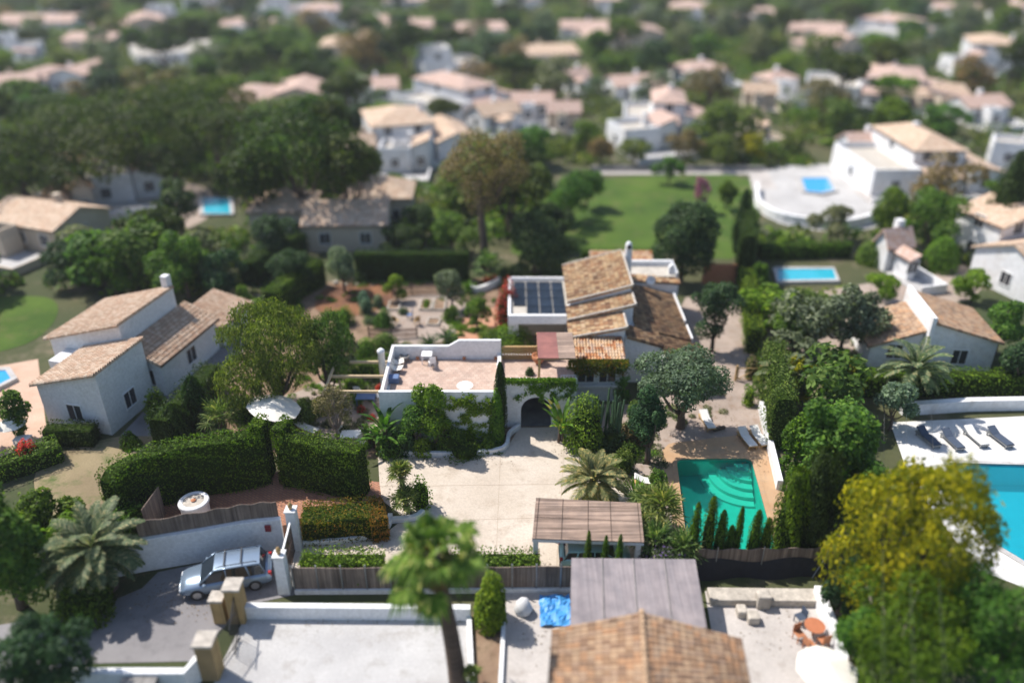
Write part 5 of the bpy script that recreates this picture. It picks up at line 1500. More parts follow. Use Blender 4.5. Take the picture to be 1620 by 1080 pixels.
# ================================================= CARS
def car(name, label, loc, rz, paint, L=4.5, Wd=1.8, Hh=1.65, rails=True, estate=True):
    t = thing(name, label, 'car', loc, rz)
    sv = INV.pop(t.name)
    hw = Wd / 2
    # stations along the length (x forward = front): x, z low, z belt, half width
    st = [(-L / 2, 0.42, 0.80, hw * .80), (-L / 2 + .06, 0.32, 0.95, hw * .90), (-L / 2 + .35, 0.28, 0.98, hw * .97), (-L * .28, 0.24, 0.97, hw), (0, 0.24, 0.95, hw),
          (L * .2, 0.24, 0.93, hw), (L * .3, 0.26, 0.90, hw * .98), (L * .42, 0.28, 0.82, hw * .93), (L / 2 - .1, 0.30, 0.72, hw * .84), (L / 2, 0.38, 0.62, hw * .74)]
    b = MB()
    for x, zl, zb, w in st:
        for y, z in ((-w * .9, zl), (-w, zl + .16), (-w, zb - .12), (-w * .9, zb), (0, zb + .035), (w * .9, zb), (w, zb - .12), (w, zl + .16), (w * .9, zl), (0, zl - .02)):
            b.v.append((x, y, z))
    for i in range(len(st) - 1):
        for k in range(10): b.f.append((i * 10 + k, i * 10 + (k + 1) % 10, (i + 1) * 10 + (k + 1) % 10, (i + 1) * 10 + k))
    b.f += [tuple(range(10)), tuple((len(st) - 1) * 10 + k for k in range(10))[::-1]]
    body = b.build('body', paint, t, smooth=True)
    # glasshouse: glass band and painted roof
    xr = -L * .44 if estate else -L * .34
    gs = [(xr, 0.96, hw * .86), (xr + .22, Hh - .12, hw * .74), (-L * .05, Hh - .06, hw * .76), (L * .10, Hh - .10, hw * .74), (L * .27, 0.92, hw * .84)]
    g = MB()
    def ring(x, zt, wt, wb):
        return [(x, -wb, 0.9), (x, -wt, zt), (x, wt, zt), (x, wb, 0.9)]
    rg = []
    for x, z, w in gs: rg += ring(x, max(z, 0.94), w, hw * .90)
    g.v = rg
    for i in range(len(gs) - 1):
        for k in range(3): g.f.append((i * 4 + k, i * 4 + k + 1, (i + 1) * 4 + k + 1, (i + 1) * 4 + k))
    g.f += [(0, 1, 2, 3), (19, 18, 17, 16)]
    g.build('window', 'glass_dark', t)
    r = MB()
    rs_ = [gs[1], gs[2], gs[3]]
    for x, z, w in rs_:
        for y, dz in ((-w - .01, -.02), (-w * .6, .035), (w * .6, .035), (w + .01, -.02)): r.v.append((x, y, z + dz + .012))
    for i in range(2):
        for k in range(3): r.f.append((i * 4 + k, i * 4 + k + 1, (i + 1) * 4 + k + 1, (i + 1) * 4 + k))
    r.build('roof', paint, t, smooth=True)
    for s in (-1, 1):
        p = MB()
        def q(a, z, w): return (a, s * w, z)
        p.tube([q(L * .10, Hh - .10, hw * .75), q(L * .27, 0.95, hw * .85)], 0.045, 6)
        p.tube([q(L * .10, Hh - .09, hw * .755), q(-L * .05, Hh - .05, hw * .775), q(xr + .22, Hh - .11, hw * .755), q(xr, 0.97, hw * .87)], 0.04, 6)
        p.tube([q(-L * .02, Hh - .07, hw * .775), q(-L * .02, 0.95, hw * .91)], 0.035, 6)
        if estate: p.tube([q(-L * .24, Hh - .09, hw * .77), q(-L * .27, 0.96, hw * .90)], 0.05, 6)
        p.build('pillar', paint, t, smooth=True)
        if rails:
            MB().tube([(xr + .35, s * hw * .66, Hh - .02), (xr + .45, s * hw * .66, Hh + .05), (L * .02, s * hw * .66, Hh + .06), (L * .08, s * hw * .66, Hh)], 0.025, 6).build('roof_rail', 'black_metal', t)
        for x in (-L * .31, L * .31):
            w = MB().lathe([(0.2, -.1), (0.33, -.1), (0.35, -.05), (0.35, .05), (0.33, .1), (0.2, .1)], n=20)
            w.xf(Matrix.Translation((x, s * (hw - .08), 0.35)) @ Matrix.Rotation(R(90), 4, 'X'))
            wo = MB().join(w).build('wheel', 'rubber', t)
            rm = MB().lathe([(0.21, -.108), (0.21, .108)], n=14); rm.xf(Matrix.Translation((x, s * (hw - .08), 0.35)) @ Matrix.Rotation(R(90), 4, 'X'))
            rm.build('rim', 'rim_metal', wo)
        MB().box(L / 2 - .22, L / 2 - .03, s * hw * .62 - .16, s * hw * .62 + .16, 0.56, 0.70).build('headlight', 'lamp_glass', t, bevel=.03)
        MB().box(-L / 2 - .01, -L / 2 + .16, s * hw * .78 - .09, s * hw * .78 + .09, 0.72, 1.0).build('tail_light', 'tail_red', t, bevel=.02)
        MB().box(L * .2, L * .2 + .14, s * (hw + .09) - .09, s * (hw + .09) + .09, 0.95, 1.08).build('mirror', paint, t, bevel=.03)
    MB().box(L / 2 - .14, L / 2 + .02, -hw * .55, hw * .55, 0.34, 0.48).build('grille', 'black_metal', t, bevel=.02)
    if rails:
        for x in (-L * .2, -L * .02): MB().box(x, x + .06, -hw * .66, hw * .66, Hh + .05, Hh + .08).build('roof_bar', 'black_metal', t)
    INV[t.name] = sv
    return t
c_ = P(362, 922)
car('parked_car', 'silver blue estate car with roof rails on the road by the white wall', (c_.x, c_.y, 0.03), R(180 + 14), 'silver_paint', 4.7, 1.85, 1.72)
c_ = P(938, 902)
car('parked_car', 'pale teal car under the reed carport', (c_.x + 0.1, c_.y + 0.5, 0.05), R(0), 'teal_paint', 3.9, 1.65, 1.5, rails=False)

# ================================================= FURNITURE
def lounger(label, loc, rz, cushion='cushion', group=None, sheetc='pole_wood'):
    t = thing('sun_lounger', label, 'sun lounger', loc, rz, group)
    sv = INV.pop(t.name)
    MB().box(-.32, .32, -.95, .95, .24, .31).build('frame', sheetc, t)
    for x in (-.27, .27):
        for y in (-.85, .8): MB().box(x - .035, x + .035, y - .035, y + .035, 0, .239).build('leg', sheetc, t)
    MB().box(-.30, .30, -.93, .35, .312, .39).build('mattress', cushion, t, bevel=.03)
    h = MB(); h.add([(-.3, .36, .312), (.3, .36, .312), (.3, .98, .60), (-.3, .98, .60), (-.3, .34, .39), (.3, .34, .39), (.3, .95, .68), (-.3, .95, .68)],
                    [(0, 3, 2, 1), (4, 5, 6, 7), (0, 1, 5, 4), (1, 2, 6, 5), (2, 3, 7, 6), (3, 0, 4, 7)])
    h.build('headrest', cushion, t, bevel=.02)
    INV[t.name] = sv
    return t
z3 = .03
lounger('white cushioned lounger alone under the gnarled old tree', P(1118, 672) + Vector((0, 0, z3)), R(8))
lounger('white cushioned lounger of the pair, the one farther from the pool wall', P(1181, 700) + Vector((0, 0, z3 + .01)), R(12))
lounger('white cushioned lounger of the pair, right against the pool wall', P(1200, 698) + Vector((0, 0, z3 + .01)), R(12))
lounger('white lounger beside the yucca behind the fan palms', P(1027, 768) + Vector((0, 0, z3)), R(80))
for i, (x, y, r, c, l) in enumerate(((1467, 698, 14, 'cloth_grey', 'dark lounger on the white patio nearest its corner'), (1505, 702, 8, 'cloth_grey', 'dark lounger on the white patio, second along'), (1542, 697, 10, 'cushion', 'pale lounger between the dark ones on the white patio'), (1580, 698, 14, 'cloth_grey', 'dark lounger at the far end of the row on the white patio'))):
    lounger(l, P(x, y) + Vector((0, 0, .012)), R(r), c, 'loungers on the white patio', 'grey_metal')
lounger('low white sling lounger near the fallen shade by the hedge gap', P(486, 683) + Vector((0, 0, z3)), R(60), 'canvas_white')
def parasol(label, loc, r, h, tilt=0.0, az=0.0, n=8, drop=0.5):
    t = thing('parasol', label, 'parasol', loc)
    sv = INV.pop(t.name)
    mtx = Matrix.Translation((0, 0, h)) @ Matrix.Rotation(az, 4, 'Z') @ Matrix.Rotation(tilt, 4, 'Y')
    m = MB(); m.v = [(0, 0, 0), (0, 0, -.03)]
    for k in range(n * 2):
        a = math.pi * k / n; rr = r * (1.0 if k % 2 == 0 else 0.955)
        m.v += [(rr * math.cos(a), rr * math.sin(a), -drop - (0.0 if k % 2 else 0.03)), (rr * math.cos(a), rr * math.sin(a), -drop - .03)]
    nn = n * 2
    for k in range(nn):
        a, b = 2 + 2 * k, 2 + 2 * ((k + 1) % nn)
        m.f += [(0, a, b), (1, b + 1, a + 1), (a, a + 1, b + 1, b)]
    m.xf(mtx); m.build('canopy', 'canvas_white', t)
    MB().tube([(0, 0, 0.05), (0, 0, h - .04)], 0.03, 8).build('pole', 'pale_wood', t)
    MB().lathe([(.28, 0), (.28, .07), (.08, .1)], n=16).build('base', 'stone_grey', t)
    INV[t.name] = sv
    return t
parasol('large cream parasol open in the garden beside the fan palm', Vector((P(436, 642, 2.3).x, P(436, 642, 2.3).y, 0)), 1.8, 2.7, R(14), R(20))
parasol('white parasol over the table at the bottom edge of the work yard', P(1296, 1100), 1.35, 2.3)
def table(label, loc, r=None, size=None, h=.74, top='white_paint', name='table'):
    t = thing(name, label, 'table', loc)
    sv = INV.pop(t.name)
    if r:
        MB().lathe([(r, h - .04), (r, h)], n=24).build('tabletop', top, t)
        MB().tube([(0, 0, 0.03), (0, 0, h - .04)], .05, 8).build('pedestal', top, t)
        MB().lathe([(r * .5, 0), (r * .5, .03)], n=16).build('base', top, t)
    else:
        w, d = size
        MB().box(-w / 2, w / 2, -d / 2, d / 2, h - .05, h).build('tabletop', top, t, bevel=.01)
        for x in (-1, 1):
            for y in (-1, 1): MB().box(x * w * .44 - .03, x * w * .44 + .03, y * d * .42 - .03, y * d * .42 + .03, 0, h - .051).build('leg', top, t)
    INV[t.name] = sv
    return t
def chair(label, loc, rz, mat='white_paint', group=None, sling=False):
    t = thing('chair', label, 'chair', loc, rz, group)
    sv = INV.pop(t.name)
    if sling:
        m = MB(); pr_ = [(-.42, .42), (-.25, .38), (0.0, .30), (.22, .38), (.36, .62), (.45, .95)]
        for y, z in pr_:
            w = .34 if z < .9 else .28
            m.v += [(-w, y, z), (w, y, z), (-w, y, z - .03), (w, y, z - .03)]
        for i in range(5):
            a = i * 4; m.f += [(a, a + 1, a + 5, a + 4), (a + 2, a + 6, a + 7, a + 3), (a, a + 4, a + 6, a + 2), (a + 1, a + 3, a + 7, a + 5)]
        m.build('sling_seat', 'canvas_white', t)
        fr = MB()
        for s in (-1, 1):
            fr.tube([(s * .34, -.42, .42), (-s * .3, .35, 0)], .014, 5); fr.tube([(s * .28, .45, .93), (-s * .3, -.35, 0)], .014, 5)
        fr.build('frame', 'black_metal', t)
    else:
        MB().box(-.23, .23, -.23, .23, .42, .46).build('seat', mat, t, bevel=.01)
        MB().box(-.23, .23, .20, .24, .461, .92).build('backrest', mat, t, bevel=.01)
        for x in (-.19, .19):
            for y in (-.19, .19): MB().box(x - .02, x + .02, y - .02, y + .02, 0, .419).build('leg', mat, t)
    INV[t.name] = sv
    return t
tz = Vector((0, 0, 0))
table('white square table against the rear parapet of the roof terrace', P(676, 573, 2.9), size=(.75, .75))
table('white round table at the front of the roof terrace', P(736, 624, 2.9), r=.55)
chair('cream butterfly chair nearest the rear corner of the roof terrace', P(630, 578, 2.9), R(100), sling=True)
chair('cream butterfly chair in front of the other on the roof terrace', P(628, 588, 2.9), R(80), sling=True)
chair('white chair facing the square table on the roof terrace', P(684, 581, 2.9), R(200))
pw_ = P(640, 570, 2.9)
po = thing('planter_pot', 'dark round pot in the rear corner of the roof terrace', 'pot', pw_)
MB().lathe([(.2, 2.9), (.36, 3.15), (.38, 3.3), (.3, 3.3), (.28, 3.2)], pw_.x, pw_.y, 16).build('bowl', 'stone_grey', po, smooth=True)
lg = P(624, 603, 2.9)
tag(MB().box(lg.x - .45, lg.x + .35, lg.y - .35, lg.y + .3, 2.905, 3.35).build('storage_box', 'cloth_blue', bevel=.06), 'dark blue covered box at the side parapet of the roof terrace', 'box')
lc = P(852, 573, 3.0)
po = thing('planter_pot', 'large terracotta bowl hanging plant pot by the lattice balustrade', 'pot', (lc.x, lc.y, 2.89))
MB().lathe([(.2, 2.9), (.45, 3.3), (.5, 3.6), (.42, 3.6), (.4, 3.5)], lc.x, lc.y, 16).build('bowl', 'terracotta', po, smooth=True)
bu_ = bush('potted_bush', 'small round bush on the tiled terrace over the arch', 'bush', (P(838, 592, 2.9).x, P(838, 592, 2.9).y, 2.89), .35, .6, 'leaf_dark', 500, .1, 5)
# garden dining set beside the pergola
table('blue cloth covered table among the red flowers beside the terrace', P(580, 640), size=(1.4, .8), top='cloth_blue')
table('white cloth table by the white flowers behind the clipped hedge', P(556, 700), size=(1.3, .9))
for i, (x, y, l) in enumerate(((538, 694, 'white chair on the hedge side of the cloth table'), (575, 706, 'white chair on the strelitzia side of the cloth table'), (600, 634, 'white chair by the terrace side wall'), (566, 626, 'white chair under the timber pergola'))):
    chair(l, P(x, y) + Vector((0, 0, z3)), R(60 * i))
for i, (x, y, l) in enumerate(((572, 652, 'small red flowering plant under the pergola'), (600, 618, 'red flowering plant next to the side parapet'), (588, 664, 'pink red flowers beside the terrace corner'))):
    bush('flower_plant', l, 'flowers', P(x, y), .35, .6, 'leaf_red', 350, .1, 70 + i)
tag(bu('flower_plant', 'white flowering shrub by the cloth table', 545, 690, 668, 26, 'leaf_olive', 500, .12), None, 'flowers')
# garden chairs and stone beds in the vegetable garden
for i, (x, y, l, m) in enumerate(((627, 514, 'brown wicker chair in the vegetable garden nearest the low picket fence', 'pole_wood'), (660, 514, 'brown wicker chair in the vegetable garden nearest the cycads', 'pole_wood'), (649, 505, 'dark folding chair in the middle of the vegetable garden', 'cloth_blue'))):
    chair(l, P(x, y) + Vector((0, 0, z3)), R(150 + 60 * i), m)
def raised_bed(label, a, b, w):
    p, q = P(*a), P(*b)
    t = thing('raised_bed', label, 'garden bed', p.lerp(q, .5))
    d = (q - p).normalized(); n = Vector((-d.y, d.x, 0)) * w / 2
    cs = [p - n, q - n, q + n, p + n]
    strip_mb(cs + [cs[0]], .12, 0, .22).build('stone_edge', 'stone_pale', t)
    MB().prism([(c.x, c.y) for c in cs], 0, .15).build('soil', 'garden_soil', t)
raised_bed('raised stone edged bed nearest the ball shrubs', (622, 492), (626, 478), 1.0)
raised_bed('raised stone edged bed in the middle with green rows', (672, 492), (676, 476), 1.0)
raised_bed('raised stone edged bed at the olive end', (694, 492), (697, 474), 1.0)
raised_bed('raised stone edged bed by the cycads', (684, 516), (688, 506), 1.0)
bush('vegetable_row', 'green vegetables growing in the middle raised bed', 'plant', P(674, 484) + Vector((0, 0, .15)), .4, .35, 'leaf_bright', 350, .1, 81, ry=.9)
def picket(label, path, h=1.0):
    t = thing('picket_fence', label, 'fence', path[0])
    m = MB(); L = 0
    for i in range(len(path) - 1):
        a, b = path[i], path[i + 1]; n = max(2, int((b - a).length / .17))
        d = (b - a).normalized(); s = Vector((-d.y, d.x, 0))
        for k in range(n):
            p = a.lerp(b, k / n); q = p + d * .08
            m.add([(p.x, p.y, .08), (q.x, q.y, .08), (q.x, q.y, h - .06), ((p.x + q.x) / 2, (p.y + q.y) / 2, h), (p.x, p.y, h - .06)] +
                  [(v.x + s.x * .02, v.y + s.y * .02, v.z) for v in (Vector((p.x, p.y, .08)), Vector((q.x, q.y, .08)), Vector((q.x, q.y, h - .06)), Vector(((p.x + q.x) / 2, (p.y + q.y) / 2, h)), Vector((p.x, p.y, h - .06)))],
                  [(0, 1, 2, 3, 4), (9, 8, 7, 6, 5)] + [(k2, k2 + 5, (k2 + 1) % 5 + 5, (k2 + 1) % 5) for k2 in range(5)])
    m.build('pickets', 'picket_wood', t)
    r = MB()
    for z in (.3, .75): strip_mb([Vector((p.x, p.y + .04)) for p in path], .04, z, z + .07, r)
    r.build('rails', 'picket_wood', t)
    for p in path: MB().box(p.x - .05, p.x + .05, p.y - .02, p.y + .08, 0, h + .08).build('post', 'dark_wood', t)
picket('brown picket fence along the rear of the vegetable garden', [P(622, 470), P(652, 467), P(698, 467)], 1.15)
picket('low brown picket fence in front of the vegetable garden', [P(584, 534), P(620, 536), P(660, 534)], 1.0)
fg = thing('field_gate', 'wooden cross braced gate at the end of the gravel yard', 'gate', P(1180, 602))
a, b_ = P(1166, 602), P(1196, 601)
fgm = MB()
for (p, q) in (((a.x, .15), (b_.x, .15)), ((a.x, 1.1), (b_.x, 1.1)), ((a.x, .15), (b_.x, 1.1)), ((a.x, .1), (a.x, 1.2)), ((b_.x, .1), (b_.x, 1.2))):
    fgm.tube([(p[0], a.y, p[1]), (q[0], a.y, q[1])], .045, 6)
fgm.build('gate_leaf', 'pole_wood', fg)
for p in (a, b_): MB().box(p.x - .07 + (-.15 if p is a else .15), p.x + .07 + (-.15 if p is a else .15), a.y - .07, a.y + .07, 0, 1.35).build('post', 'pole_wood', fg)
# work yard and path items
q = P(880, 970)
tp = thing('tarpaulin', 'crumpled blue tarpaulin on the concrete path', 'tarpaulin', q)
g = random.Random(9); m = MB(); nx, ny = 12, 14
for j in range(ny + 1):
    for i in range(nx + 1):
        m.v.append((q.x - .85 + 1.6 * i / nx + g.uniform(-.03, .03), q.y - .9 + 2.0 * j / ny + g.uniform(-.03, .03), .06 + .16 * abs(math.sin(i * .5 + j * .31) * math.cos(j * .37 - i * .2)) + g.uniform(0, .10)))
for j in range(ny):
    for i in range(nx): m.f.append((j * (nx + 1) + i, j * (nx + 1) + i + 1, (j + 1) * (nx + 1) + i + 1, (j + 1) * (nx + 1) + i))
m.build('sheet', 'tarp_blue', tp)
def sack(label, loc, r, h, mat='sack_white', name='sack', seed=1):
    g = np.random.default_rng(seed)
    b = MB().lathe([(r * .85, 0), (r, h * .25), (r * .92, h * .6), (r * .55, h * .9), (r * .1, h)], n=12)
    b.v = [(x * (1 + .15 * math.sin(z * 9 + i)), y * (1 + .12 * math.cos(i * 1.7)), z) for i, (x, y, z) in enumerate(b.v)]
    o = b.build(name, mat, smooth=True); o.location = loc
    return tag(o, label, 'sack')
sack('white tied sack standing on the path beside the round bush', P(828, 968), .45, .95, seed=1)
sack('white bundle lying below the blue tarpaulin', P(888, 1008), .5, .3, seed=2)
tag(MB().lathe([(.35, 0), (.35, .5), (.3, .52)], 0, 0, 14).xf(Matrix.Translation(P(905, 1010))).build('round_basket', 'stone_pale'), 'small pale round basket beside the tile roof', 'basket')
q = P(1198, 975)
for i, (x, y, w, l) in enumerate(((1172, 972, .5, 'pale stone block at the ledge of the work yard, the narrow one'), (1205, 958, .7, 'tall pale stone slab leaning by the yard ledge'), (1190, 982, .6, 'low pale stone block in front of the leaning slab'))):
    p = P(x, y); tag(MB().box(p.x - w / 2, p.x + w / 2, p.y - .3, p.y + .3, 0, .5 + .4 * (i == 1)).build('stone_block', 'stone_pale', bevel=.08), l, 'stone')
table('round orange wooden table in the work yard', P(1285, 1005), r=.5, top='orange_wood')
for i, (x, y, l) in enumerate(((1262, 1012, 'brown chair on the open side of the orange table'), (1278, 1028, 'brown chair on the near side of the orange table'), (1300, 1022, 'brown chair between the orange table and the white wall'), (1264, 985, 'dark chair standing apart behind the orange table'))):
    chair(l, P(x, y) + Vector((0, 0, .04)), R(90 * i + 20), 'terracotta' if i < 3 else 'cloth_grey')
table('small white table under the bottom parasol', P(1296, 1100), r=.4)
# stone logs near the old tree and pebbles
tag(MB().tube([P(1128, 682) + Vector((0, 0, .12)), P(1146, 678) + Vector((0, 0, .15))], [.16, .13], 8).build('log', 'bark'), 'short log lying beside the lone lounger', 'log')
# overhead cables crossing the mimosa
for i, (x0, x1) in enumerate(((1399, 1402), (1434, 1452), (1474, 1502))):
    A = P(x0, 655, 6.0); B_ = P(x1, 1080, 7.5)
    B2 = A + (B_ - A) * 1.6
    pts = [A + (B2 - A) * t - Vector((0, 0, 0.5 * math.sin(math.pi * t))) for t in np.linspace(0, 1, 16)]
    tag(MB().tube(pts, .0055, 5).build('overhead_cable', 'wire'), ('overhead cable nearest the white patio corner, first across the mimosa', 'middle one of the three overhead cables across the mimosa', 'overhead cable nearest the turquoise pool, across the mimosa')[i], 'cable')

# ================================================= NEIGHBOURING HOUSES
def house(label, loc, rz, vols, name='house', group=None, wall='far_white', roofm='tiles_pink', detail=False, extra=None):
    """vols: (x0, x1, y0, y1, height, roof kind, roof rise); the roof is 'gable_x', 'gable_y', 'shed_w', 'shed_e', 'flat' or 'hip'"""
    t = thing(name, label, 'house', loc, rz, group)
    sv = INV.pop(t.name)
    for vi, (x0, x1, y0, y1, h, kind, rise) in enumerate(vols):
        w = MB(); o = .3
        cx, cy = (x0 + x1) / 2, (y0 + y1) / 2
        if kind == 'gable_y':
            w.prism_xz([(x0, 0), (x1, 0), (x1, h), (cx, h + rise), (x0, h)], y0, y1)
        elif kind == 'gable_x':
            w.prism_xz([(y0, 0), (y1, 0), (y1, h), (cy, h + rise), (y0, h)], -x1, -x0)
            w.v = [(-b, a, c) for a, b, c in w.v]; w.f = [f[::-1] for f in w.f]
            w.v = [(a, b, c) for a, b, c in w.v]
        elif kind == 'shed_w': w.prism_xz([(x0, 0), (x1, 0), (x1, h + rise), (x0, h)], y0, y1)
        elif kind == 'shed_e': w.prism_xz([(x0, 0), (x1, 0), (x1, h), (x0, h + rise)], y0, y1)
        else: w.box(x0, x1, y0, y1, 0, h)
        w.build('wall', wall, t)
        e = .06
        k = rise / max(.1, (x1 - x0) / 2)
        if kind == 'gable_y':
            d = k * o
            tile_roof('roof', (x0 - o, y1 + o, h - d + e), (x0 - o, y0 - o, h - d + e), (cx, y0 - o, h + rise + e), (cx, y1 + o, h + rise + e), roofm, t, detail=detail)
            tile_roof('roof', (x1 + o, y0 - o, h - d + e), (x1 + o, y1 + o, h - d + e), (cx, y1 + o, h + rise + e), (cx, y0 - o, h + rise + e), roofm, t, detail=detail)
        elif kind == 'gable_x':
            d = rise / ((y1 - y0) / 2) * o
            tile_roof('roof', (x0 - o, y0 - o, h - d + e), (x1 + o, y0 - o, h - d + e), (x1 + o, cy, h + rise + e), (x0 - o, cy, h + rise + e), roofm, t, detail=detail)
            tile_roof('roof', (x1 + o, y1 + o, h - d + e), (x0 - o, y1 + o, h - d + e), (x0 - o, cy, h + rise + e), (x1 + o, cy, h + rise + e), roofm, t, detail=detail)
        elif kind in ('shed_w', 'shed_e'):
            d = rise / (x1 - x0) * o
            if kind == 'shed_w': tile_roof('roof', (x0 - o, y1 + o, h - d + e), (x0 - o, y0 - o, h - d + e), (x1 + .1, y0 - o, h + rise + e), (x1 + .1, y1 + o, h + rise + e), roofm, t, detail=detail)
            else: tile_roof('roof', (x1 + o, y0 - o, h - d + e), (x1 + o, y1 + o, h - d + e), (x0 - .1, y1 + o, h + rise + e), (x0 - .1, y0 - o, h + rise + e), roofm, t, detail=detail)
        elif kind == 'hip':
            r = MB(); r.uv = []
            rl = (y1 - y0) / 2 if (x1 - x0) >= (y1 - y0) else (x1 - x0) / 2
            A, B_ = ((x0 + rl, cy, h + rise), (x1 - rl, cy, h + rise)) if (x1 - x0) >= (y1 - y0) else ((cx, y0 + rl, h + rise), (cx, y1 - rl, h + rise))
            c = [(x0 - o, y0 - o, h), (x1 + o, y0 - o, h), (x1 + o, y1 + o, h), (x0 - o, y1 + o, h)]
            fs = [(c[0], c[1], B_, A), (c[2], c[3], A, B_), (c[1], c[2], B_), (c[3], c[0], A)] if (x1 - x0) >= (y1 - y0) else [(c[1], c[2], B_, A), (c[3], c[0], A, B_), (c[0], c[1], A), (c[2], c[3], B_)]
            for f in fs:
                bse = len(r.v); E = Vector(f[1]) - Vector(f[0]); ex = E.normalized(); nz = E.cross(Vector(f[2]) - Vector(f[0])).normalized(); ey = nz.cross(ex)
                for p in f:
                    v = Vector(p) - Vector(f[0]); r.v.append(tuple(Vector(p) + Vector((0, 0, .05)))); r.uv.append((v.dot(ex) + 20, v.dot(ey)))
                r.f.append(tuple(range(bse, bse + len(f))))
            bse = len(r.v); r.v += [(p[0], p[1], p[2] - .08) for p in c]; r.uv += [(0, 0)] * 4; r.f.append((bse + 3, bse + 2, bse + 1, bse))
            r.build('roof', roofm, t)
        elif kind == 'flat':
            p = MB(); pq = [(x0 + .12, y0 + .12), (x1 - .12, y0 + .12), (x1 - .12, y1 - .12), (x0 + .12, y1 - .12), (x0 + .12, y0 + .12)]
            strip_mb([Vector(a) for a in pq], .24, h + .002, h + .75, p)
            p.build('parapet', wall, t)
            MB().box(x0 + .25, x1 - .25, y0 + .25, y1 - .25, h - .05, h + .02).build('flat_roof', 'roof_slab', t)
        # openings on the faces seen from the south, west and east
        nw = max(1, int((x1 - x0) / 3.2))
        storeys = [1.5] if h < 4.6 else [1.5, 4.3]
        for z in storeys:
            for i in range(nw):
                x = x0 + (x1 - x0) * (i + .5) / nw
                window(t, (x, y0, z), 1.1, 1.2, (0, -1), bars=1)
            if y1 - y0 > 4:
                window(t, (x1, (y0 + y1) / 2, z), 1.1, 1.2, (1, 0), bars=1)
                window(t, (x0, (y0 + y1) / 2, z), 1.1, 1.2, (-1, 0), bars=1)
    if extra: extra(t)
    INV[t.name] = sv
    return t
# long house to the west of the garden
ang_ = math.atan2(-3.4, 14.7)
hp = P(190, 690)
def long_extra(t):
    MB().box(-3.3, -2.75, 11.62, 12.2, 0, 6.6).build('chimney', 'white_wall', t, bevel=.03)
    MB().box(-7.6, -5.62, 3.4, 5.2, 0, 3.1).build('side_wall', 'white_wall', t)
house('long white neighbour house with sloping apricot tile roofs and tall chimney', (hp.x, hp.y, 0), ang_,
      [(-5.6, -0.6, 0, 4.9, 3.5, 'shed_w', 1.4), (-8.8, -2.5, 5.25, 11.6, 3.9, 'shed_w', 1.8), (-2.38, 0.1, 5.3, 12.6, 2.8, 'shed_e', 1.1), (-3, 0.3, 12.95, 17.5, 1.9, 'shed_e', .8)], wall='white_wall', roofm='tiles_apricot', detail=True, extra=long_extra)
pt = P(28, 700)
parasol('closed looking small white parasol on the pink patio', pt, .9, 2.2, drop=.7)
table('white table beneath the small parasol on the pink patio', P(40, 706), size=(1.0, .7))
# cream house behind the garden hedge
hp = P(485, 399)
house('cream house with dark windows and round tan roof behind the long garden hedge', (hp.x, hp.y, 0), R(2), [(0, 8.4, 0, 7, 3.0, 'gable_x', 1.5), (-6.5, -0.1, 3.5, 10, 3.2, 'hip', 1.6), (3.0, 10.5, 7.1, 13, 3.4, 'hip', 1.7)], wall='cream_wall', roofm='tiles_apricot', detail=False)
# gabled white house at the right
hp = P(1490, 590)
def gab_extra(t):
    MB().prism_xz([(-1.92, 0), (-1.63, 0), (-1.63, 4.9), (-1.92, 4.9)], -0.4, 5.6).build('fin_wall', 'far_white', t)
house('white gabled house with brown roofs behind the broad palm', (hp.x, hp.y, 0), R(-6), [(-1.6, 3.4, 0, 5.5, 3.0, 'shed_e', 1.4), (-5.6, -1.95, 0.4, 5.0, 2.0, 'shed_w', 1.5)], wall='far_white', roofm='tiles_brown', extra=gab_extra)
hp = P(1650, 480)
def sol_extra(t):
    for i in range(3):
        x = -4.2 + i * 1.7
        MB().slab([(x, .5, 3.55), (x + 1.55, .5, 3.55), (x + 1.55, 3.4, 4.75), (x, 3.4, 4.75)], .07).build('solar_panel', 'solar_dark', t)
    MB().box(-5.5, 4.0, -2.8, -2.5, 2.2, 2.5).build('porch_beam', 'far_white', t)
    for x in (-5.3, -2.3, .7, 3.6): MB().box(x - .15, x + .15, -2.8, -2.5, 0, 2.19).build('porch_pillar', 'pole_wood', t)
    MB().box(-5.5, 4.0, -2.45, -.4, 2.3, 2.45).build('porch_roof', 'tiles_flat2' if 'tiles_flat2' in M else 'stone_pale', t)
house('white house with solar panels on its roof at the picture edge', (hp.x + 3.5, hp.y, 0), R(18), [(-5.2, 5.5, 0, 8, 3.2, 'gable_x', 1.7), (-2, 6, 8.4, 14, 4.6, 'gable_y', 1.2)], roofm='tiles_apricot', extra=sol_extra)

